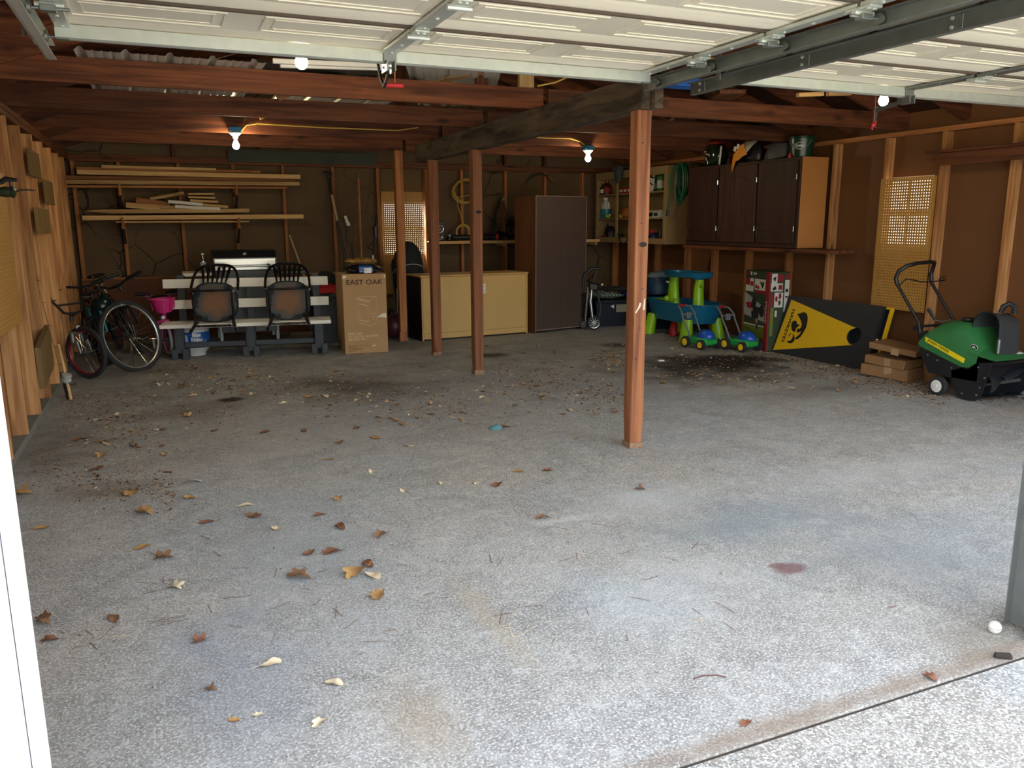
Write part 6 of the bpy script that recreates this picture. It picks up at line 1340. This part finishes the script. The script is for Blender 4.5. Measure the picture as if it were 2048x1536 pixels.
# ------------------------------------------------------------------ snow thrower
JG = mat('machine_green', '2d6d3b', .5, var=.1, sc=5); JY_ = mat('machine_yellow', 'ecd21c', .4); JB = mat('machine_black', '1a1c20', .45, var=.2)
t = thing('snow_thrower', 'green and black snow thrower standing at the right wall', 'snow thrower', (5.80, 4.33, 0), -math.pi/2)
hw = .245
body = [(-.225, .33), (-.215, .365), (.21, .243), (.285, .305), (.39, .315), (.345, .05), (.27, .012), (.12, .03), (.06, .16), (-.12, .165)]
MB().prism([(x, -hw, z) for x, z in [(-.225, .325), (-.215, .36), (.21, .238), (.285, .298), (.30, .30), (.30, .16), (.06, .155), (-.12, .16)]], (0, 1, 0), 2*hw).out('lower_body', JB, t, 20)
for s in (-1, 1): MB().prism([(x, s*hw, z) for x, z in [(.08, .21), (.285, .298), (.40, .318), (.395, .28), (.345, .06), (.30, .012), (.22, .006), (.14, .03), (.09, .12)]], (0, -s, 0), .012).out('auger_side_plate', JB, t, 20)
MB().prism([(x, -hw+.0125, z) for x, z in [(.286, .300), (.42, .325), (.45, .322), (.45, .312), (.30, .286)]], (0, 1, 0), 2*hw-.025).out('housing_lip', JB, t, 0)
MB().grid(lambda u, v: Vector((.24-.11*math.cos(math.pi*(v*.9-.45))+.05, (u-.5)*(2*hw-.03), .165+.13*math.sin(math.pi*(v*.9-.45)))), 4, 14).out('auger_shell', JB, t)
# hood: cross sections along the length
prof = [(-.235, .367, .40, .0), (-.205, .354, .465, .03), (-.14, .337, .535, .05), (-.08, .32, .566, .06), (.0, .297, .576, .065), (.10, .268, .572, .06), (.16, .252, .52, .045), (.225, .255, .43, .03), (.285, .302, .36, .01)]
def hood(u, v):
    x, zb, zt_, ins = prof[round(u*8)]; pts = [(-hw-.004, zb), (-hw-.004, zb+(zt_-zb)*.45), (-hw+ins*.8, zb+(zt_-zb)*.86), (-hw+ins+.045, zt_), (-.06, zt_+.004), (.06, zt_+.004), (hw-ins-.045, zt_), (hw-ins*.8, zb+(zt_-zb)*.86), (hw+.004, zb+(zt_-zb)*.45), (hw+.004, zb)]
    y, z = pts[round(v*9)]; return Vector((x, y, z))
MB().grid(hood, 9, 10).out('hood', JG, t, 35)
MB().grid(lambda u, v: Vector((.20+.22*u, (v-.5)*(2*hw+.004)*(1-.05*u), .365-.035*u+.06*(1-u)*math.sin(math.pi*v)**.5)), 6, 14).out('front_cowl', JG, t)
e_ = [(-.165, .455), (-.165, .482), (.205, .352), (.195, .316)]
MB().prism([(x, -hw-.005, z-.035) for x, z in [(-.17, .44), (-.172, .478), (.19, .355), (.18, .318)]], (0, -1, 0), .003).out('yellow_stripe', JY_, t, 0)
u_ = Vector((.362, 0, -.123)).normalized(); v_ = Vector((.123, 0, .362)).normalized()
text('lettering', 'JOHN DEERE', Vector((-.155, -hw-.0085, .405)), u_, v_, .21, LOGO, t, .026, .012)
MB().lathe([(.03, 0), (.03, .002)], 24, (.235, -hw+.02, .415), euler(0, 0, 0) @ Matrix.Rotation(math.pi/2+.5, 4, 'X') @ Matrix.Diagonal((1, .8, 1, 1))).out('emblem', WHITEP, t, 0)
em = MB().lathe([(.026, .0022), (.026, .003)], 20, (.235, -hw+.02, .415), Matrix.Rotation(math.pi/2+.5, 4, 'X') @ Matrix.Diagonal((1, .8, 1, 1))); em.out('emblem_field', LOGO, t, 0)
dm = [(-.016, -.004), (-.008, .010), (.0, .006), (.008, .012), (.006, .002), (.018, -.002), (.008, -.004), (.012, -.014), (.0, -.006), (-.012, -.012)]
MB().prism([Vector((x, y, .0032)) for x, y in dm], (0, 0, 1), .0008).xf(Matrix.Translation((.235, -hw+.02, .415)) @ Matrix.Rotation(math.pi/2+.5, 4, 'X')).out('emblem_deer', WHITEP, t, 0)
for s in (-1, 1):
    w_ = MB().lathe([(.045, -.022), (.072, -.02), (.075, -.01), (.075, .01), (.072, .02), (.045, .022)], 24, (0, s*(hw+.026), .0755), R90X).out('wheel', RUBBER, t)
    MB().lathe([(.052, -.004), (.048, .0), (.012, .003), (.012, .010), (.001, .010)], 24, (0, s*(hw+.048), .0755), Matrix.Rotation(s*-math.pi/2, 4, 'X') if s > 0 else R90X).out('hubcap', WHITEP, w_)
# chute
def arch(u, z0=.37, z1=.675, x0=.13, x1=.345):
    r = (x1-x0)/2; L1 = z1-r-z0; tot = 2*L1+math.pi*r; d = u*tot
    if d < L1: return (x0, z0+d)
    if d > tot-L1: return (x1, z0+tot-d)
    a = math.pi-(d-L1)/r; return (x0+r+r*math.cos(a), z1-r+r*math.sin(a))
def ar(u, v): x, z = arch(u); return Vector((x+.01*v, -.12+.22*v, z-.03*v))
MB().grid(ar, 22, 5).out('chute', mat('chute_grey', '3a3c3e', .5), t)
MB().grid(lambda u, v: Vector((.2375+(arch(u)[0]-.2375)*v, .095, .50+(arch(u)[1]-.52)*v)), 22, 3).out('chute_back', JB, t)
MB().tube([ar(k/20, 0) for k in range(21)], .006, 6).out('chute_rim', JB, t)
MB().tube([(.24, .02, .66), (.25, .03, .71), (.28, .05, .735), (.31, .07, .71), (.31, .07, .66)], [.02, .022, .02, .02, .02], 8).out('chute_handle', JB, t)
MB().lathe([(.09, 0), (.10, .012), (.085, .02)], 22, (.17, 0, .375)).out('chute_ring', JB, t)
MB().tube([(.352, -.12, .375), (.352, -.12, .48)], .012, 10).out('chute_clamp', STEEL, t)
MB().lathe([(.035, 0), (.05, .008), (.045, .02), (.02, .028)], 12, (.04, -.06, .583)).out('fuel_cap', JB, t); MB().obox((.07, .03, .586), (.12, .05, .012), None, .004).out('vent_slot', JB, t)
MB().obox((.325, .12, .372), (.09, .07, .002), euler(0, .3)).out('warning_label', WHITEP, t, 0); MB().obox((.30, .12, .381), (.02, .07, .002), euler(0, .3)).out('warning_band', RED, t, 0); MB().obox((.325, .12, .3745), (.04, .045, .002), euler(0, .3)).out('warning_pictogram', LOGO, t, 0)
# auger paddles
ag = MB().tube([(.30, -hw+.013, .135), (.30, hw-.013, .135)], .016, 10); ag.out('auger_shaft', STEEL, t)
for s in (-1, 1): MB().grid(lambda u, v: Vector((.30+.105*math.cos(2.2*u+.3+s*.8*v)*(.35+.65*min(1, 1.2*v+.1)), s*(.02+.20*v), .135+.105*math.sin(2.2*u+.3+s*.8*v)*(.35+.65*min(1, 1.2*v+.1)))), 12, 10).out('paddle', mat('paddle%d' % (s+1), '24272c', .4), t)
MB().bar((.26, -hw+.02, .03), (.33, hw-.02, .03), .05, .006).out('scraper', JB, t, 0)
for (x, z) in ((.33, .12), (.36, .20), (.31, .06), (.19, .05), (-.05, .27), (.08, .23), (-.14, .30), (.30, .27)): MB().lathe([(.007, 0), (.007, .004), (.004, .006)], 8, (x, -hw-.0005, z), R90X).out('bolt', STEEL, t)
# handle
def hp(X, Y, Z): return Vector((4.33-Y, X-5.80, Z))
for X in (5.60, 6.0):
    MB().tube([hp(X, 4.60, .46), hp(X, 4.62, .54), hp(X, 4.86, .83)], .0125, 10).out('handle_tube', JB, t)
    MB().lathe([(.02, 0), (.02, .03)], 10, hp(X, 4.605, .50)+Vector((0, -.03 if X < 5.8 else .0, 0)), R90X).out('handle_knob', JB, t)
    MB().obox(hp(X, 4.56, .43), (.09, .02, .08), euler(0, -.5)).out('handle_bracket', JB, t)
MB().tube([hp(5.60, 4.86, .83), hp(5.595, 4.88, .88), hp(5.60, 4.86, .94), hp(5.64, 4.82, .985), hp(5.72, 4.80, 1.005), hp(5.88, 4.80, 1.015), hp(5.96, 4.82, 1.005), hp(6.0, 4.86, .97), hp(6.005, 4.88, .90), hp(6.0, 4.86, .83)], .0165, 10).out('grip_loop', BLACK, t)
MB().tube([hp(5.60, 4.845, .82), hp(5.62, 4.80, .88), hp(5.70, 4.79, .87), hp(5.8, 4.80, .85), hp(5.98, 4.80, .85), hp(6.06, 4.78, .86), hp(6.03, 4.76, .90), hp(6.0, 4.80, .86)], .0055, 6).out('bail_bar', BLACK, t)
MB().tube([hp(5.60, 4.61, .51), hp(6.0, 4.61, .51)], .011, 8).out('cross_tube', JB, t)
MB().tube([hp(5.72, 4.57, .56), hp(5.70, 4.60, .62), hp(5.69, 4.62, .65)], [.008, .015, .013], 8).out('lever', JB, t); MB().tube([hp(5.72, 4.57, .56), hp(5.75, 4.52, .55), hp(5.78, 4.48, .57), hp(5.80, 4.42, .545)], .005, 6).out('lever_wire', STEEL, t)
# ------------------------------------------------------------------ leaves and litter
def leafmat(nm, c): return mat(nm, c, .75, var=.3, sc=40)
LM = [leafmat('leaf_tan', 'c09a68'), leafmat('leaf_brown', '7a583c'), leafmat('leaf_rust', '7c5038'), leafmat('leaf_pale', 'd8c6a4'), leafmat('leaf_gold', 'ad8450')]
def leafmesh(seed, kind):
    r = random.Random(seed); n = 26; pts = []
    for k in range(n):
        a = 2*math.pi*k/n; x = math.cos(a); y = math.sin(a)
        if kind == 0: s = .62+.38*abs(math.cos(3.5*a))*(.8+.4*r.random()); l, w = 1, .62      # lobed
        elif kind == 1: s = 1-.10*r.random(); l, w = 1, .48                                      # plain oval
        else: s = .45+.55*abs(math.cos(2.5*a))**1.6*(.85+.3*r.random()); l, w = .95, .9          # star shaped
        pts.append((x*s*l, y*s*w))
    c1, c2, tw = r.uniform(.3, 1.1), r.uniform(-.35, .6), r.uniform(-.6, .6)
    def z(x, y): return c1*y*y+c2*x*x*.6+tw*x*y+.05*math.sin(5*x+seed)
    vs = []; 
    for s in (1, .62, .28): vs += [Vector((x*s, y*s, z(x*s, y*s))) for x, y in pts]
    vs.append(Vector((0, 0, 0))); m = MB(); fs = []
    for i in range(2): fs += [(i*n+k, i*n+(k+1) % n, (i+1)*n+(k+1) % n, (i+1)*n+k) for k in range(n)]
    fs += [(2*n+k, 2*n+(k+1) % n, 3*n) for k in range(n)]
    m.add(vs, fs); m.tube([(-.95, 0, z(-.95, 0)), (-1.25, .05, z(-1.1, 0)+.03), (-1.5, .12, .02)], .018, 4)
    mn = min(v.z for v in m.v)
    for v in m.v: v.z -= mn-.01
    return m
LEAF = [[leafmesh(10*i+j, j % 3).mesh('leaf', LM[i], 60) for j in range(5)] for i in range(5)]
rl = random.Random(11); nleaf = 0
def leaf(p, size, ci, lb, grp, rz=None):
    global nleaf
    o = link('leaf', LEAF[ci][rl.randrange(5)]); o.location = (p.x, p.y, .0008); s = size
    o.scale = (s, s, s*rl.uniform(.7, 1.3)); o.rotation_euler = (0, 0, rl.uniform(0, 6.28) if rz is None else rz); tag(o, lb, 'leaf', grp); nleaf += 1; return o
big = [((288, 1027), 4, .055), ((508, 1033), 1, .045), ((415, 1045), 2, .035), ((285, 1095), 4, .04), ((327, 1116), 1, .045), ((597, 1157), 1, .05), ((711, 1148), 4, .06), ((746, 1153), 3, .04), ((755, 1192), 4, .045), ((735, 1130), 2, .04),
       ((352, 1175), 3, .035), ((228, 1238), 1, .035), ((100, 1281), 2, .03), ((400, 1283), 2, .03), ((86, 1243), 1, .04), ((540, 1330), 3, .035), ((668, 1368), 3, .03), ((421, 1380), 1, .02), ((468, 1442), 4, .018), ((516, 1431), 3, .016), ((640, 1447), 3, .025),
       ((680, 1055), 2, .04), ((665, 1105), 2, .045), ((618, 1108), 1, .035), ((640, 1031), 2, .03), ((677, 999), 4, .035), ((490, 1012), 3, .04), ((380, 997), 4, .035), ((262, 988), 4, .055), ((40, 990), 4, .06), ((335, 945), 2, .03), ((85, 1057), 4, .035),
       ((530, 865), 2, .045), ((608, 862), 1, .04), ((750, 876), 4, .05), ((680, 886), 1, .035), ((820, 893), 3, .03), ((660, 919), 4, .03), ((745, 945), 3, .03), ((807, 982), 3, .028), ((884, 968), 3, .03), ((995, 970), 2, .045), ((1036, 943), 4, .035), ((1095, 942), 2, .03),
       ((1010, 855), 2, .05), ((950, 967), 3, .025), ((806, 851), 4, .035), ((713, 857), 1, .04), ((620, 795), 4, .05), ((650, 793), 3, .05), ((565, 808), 3, .04), ((430, 862), 1, .035), ((160, 880), 2, .05), ((193, 938), 1, .05), ((205, 912), 4, .045), ((1152, 878), 4, .025), ((1085, 1038), 1, .03), ((1280, 980), 1, .03), ((765, 1072), 1, .04), ((552, 1059), 3, .03), ((1491, 1447), 2, .022), ((1860, 1356), 2, .025)]
for i, ((x, y), ci, s) in enumerate(big):
    leaf(F(x, y), s*1.05, ci, 'single dry '+['tan', 'brown', 'rust red', 'pale', 'golden'][ci]+' leaf on the open floor, '+('front' if y > 1200 else 'nearer middle' if y > 1050 else 'middle' if y > 930 else 'farther')+' part, '+('far left' if x < 250 else 'left' if x < 480 else 'left of centre' if x < 700 else 'centre' if x < 950 else 'right of centre'), 'loose dry leaves on the open floor')
zones = [((300, 725, 560, 800), 38, 'leaves scattered before the bikes and bench'), ((560, 735, 930, 850), 52, 'leaves scattered before the carton and posts'), ((950, 690, 1250, 830), 60, 'leaves drifted between the posts'), ((110, 800, 420, 920), 25, 'leaves drifted along the left wall'), ((1310, 690, 1600, 780), 30, 'leaves drifted around the black oil stain'), ((1560, 705, 1860, 800), 30, 'leaves drifted along the right wall')]
for (x0, y0, x1, y1), n, g in zones:
    for k in range(n):
        p = F(rl.uniform(x0, x1), y0+(y1-y0)*rl.random()**1.1)
        if p.x < XL+.03 or p.x > XR-.05: continue
        leaf(p, rl.uniform(.018, .04)*(.8 if rl.random() < .6 else 1.1), rl.choice((0, 0, 1, 1, 2, 3, 3, 4)), 'small dry leaf among the '+g, g)
# crumbs: one joined layer of bits nobody could count
m = MB(); rr = random.Random(5)
def crumb(p, s, mi):
    a = rr.uniform(0, 6.28); e = rr.uniform(.25, .7); m.mi = mi
    d = Vector((math.cos(a), math.sin(a), 0))*s; w = Vector((-math.sin(a), math.cos(a), 0))*s*e; h = Vector((0, 0, s*rr.uniform(.05, .5)))
    m.add([p-d+Vector((0, 0, .001)), p+w+h*.4+Vector((0, 0, .001)), p+d+h+Vector((0, 0, .001)), p-w+Vector((0, 0, .001))], [(0, 1, 2), (0, 2, 3)])
def band(x0, y0, x1, y1, n, smin, smax, wd):
    for k in range(n):
        u = rr.random(); x = x0+(x1-x0)*u; y = y0+(y1-y0)*u+rr.gauss(0, wd); p = F(x, y)
        if p.x < XL+.01 or p.x > XR-.02 or p.y > YB-.05 or p.y < YF+.1: continue
        crumb(p, rr.uniform(smin, smax), rr.choice((0, 0, 1, 2, 3, 5, 4, 1, 5, 5)))
band(1330, 672, 1540, 712, 800, 0.0060, 0.0193, 5); band(1540, 700, 1860, 770, 2200, 0.0060, 0.0209, 9); band(1600, 735, 1900, 800, 1300, 0.0048, 0.0154, 10); band(1380, 745, 1560, 760, 500, 0.0060, 0.0165, 10); band(1330, 700, 1600, 740, 500, 0.0048, 0.0165, 14)
band(1950, 795, 2048, 800, 250, 0.0060, 0.0165, 8); band(980, 745, 1250, 790, 900, 0.0060, 0.0187, 20); band(1180, 715, 1260, 720, 350, 0.0072, 0.0193, 8); band(300, 735, 560, 760, 800, 0.0060, 0.0193, 22); band(560, 760, 950, 800, 900, 0.0060, 0.0165, 25)
band(60, 930, 350, 985, 800, 0.0036, 0.0132, 22); band(110, 790, 300, 860, 800, 0.0060, 0.0165, 30); band(250, 790, 480, 830, 500, 0.0048, 0.0143, 18); band(300, 780, 1250, 850, 900, 0.0036, 0.0110, 40); band(100, 1000, 1300, 900, 900, 0.0024, 0.0066, 90); band(150, 1250, 1900, 1100, 700, 0.0018, 0.0044, 150)
for (x0, y0, x1, y1, n_) in ((560, 740, 1250, 830, 420), (300, 725, 600, 800, 160), (1180, 700, 1262, 740, 90), (1310, 700, 1580, 770, 160), (110, 780, 330, 900, 110)):
    for k in range(n_):
        p = F(rr.uniform(x0, x1), rr.uniform(y0, y1))
        if XL+.05 < p.x < XR-.1: crumb(p, rr.uniform(.010, .026), rr.choice((0, 3, 3, 4, 1)))
for k in range(260):                                   # straw and stems
    p = F(rr.uniform(60, 1500), rr.uniform(730, 1300)); a = rr.uniform(0, 6.28); L_ = rr.uniform(.012, .05); d = Vector((math.cos(a), math.sin(a), 0))*L_; w = Vector((-d.y, d.x, 0)).normalized()*.0012; m.mi = rr.choice((1, 1, 2, 3))
    if XL+.05 < p.x < XR-.1: m.add([p-d-w+Vector((0, 0, .002)), p-d+w+Vector((0, 0, .002)), p+d+w+Vector((0, 0, .004)), p+d-w+Vector((0, 0, .004))], [(0, 1, 2, 3)])
o = m.out('leaf_litter', LM+[leafmat('leaf_dark', '3b2a1e')], None, 0); o['kind'] = 'stuff'; o['label'] = 'fine leaf crumbs and dirt scattered over the concrete floor'; o['category'] = 'leaf litter'
# single small things on the floor
c = F(1988, 1266); t = thing('golf_ball', 'small dirty white ball on the floor by the door track', 'ball', c); MB().ball((0, 0, .0215), .0213, 18, 12).out('shell', mat('ball_white', 'cfccc0', .6), t); MB().tube(circ((0, 0, .0215), .0214, 20, 'z'), .0006, 4, closed=True).out('seam', DARKST, t)
c = F(383, 968); t = thing('paper_scrap', 'folded blue white paper scrap on the floor near the left wall', 'paper', c); MB().grid(lambda u, v: Vector((-.05+.10*u, -.012+.03*v+.02*u, .002+.022*math.sin(math.pi*u)*(1-.3*v))), 10, 4).out('sheet', mat('paper_blue', 'bcc6d6', .6), t)
c = F(990, 857); t = thing('cloth_scrap', 'tiny crumpled teal rag on the concrete floor', 'rag', c); MB().lathe([(.05, .001), (.045, .012), (.02, .022)], 12, m=Matrix.Diagonal((1, .7, 1, 1))).jit(.014, 30).out('rag', mat('rag_teal', '4f7f85', .9), t)
c = F(1425, 1358); t = thing('twig', 'thin reddish curved twig on the floor at lower right', 'twig', c); MB().tube([(-.055, .02, .003), (-.02, .022, .004), (.02, .008, .004), (.04, -.012, .003)], .0018, 5).out('stem', mat('twig_red', '5b3a34', .8), t)
c = F(2005, 1316); t = thing('twig', 'dark broken bark piece by the right door jamb', 'bark', c); MB().obox((0, 0, .008), (.05, .016, .014), euler(0, 0, -.6), .003).jit(.006, 40).out('bark', mat('bark', '2c251f', .9), t)
c = F(1568, 737); t = thing('slate_chip', 'flat dark grey chip on the floor near the yellow board', 'chip', c); MB().prism([(-.06, -.02, .001), (.05, -.03, .001), (.07, .01, .001), (-.02, .03, .001)], (0, 0, 1), .01).out('plate', mat('chip_grey', '3b444c', .5), t, 0)
c = F(1321, 722); t = thing('paper_scrap', 'small white paper scrap beside the near post', 'paper', c); MB().prism([(-.03, -.015, .001), (.03, -.02, .001), (.02, .02, .001), (-.025, .015, .001)], (0, 0, 1), .012).jit(.004, 40).out('sheet', WHITEP, t, 0)
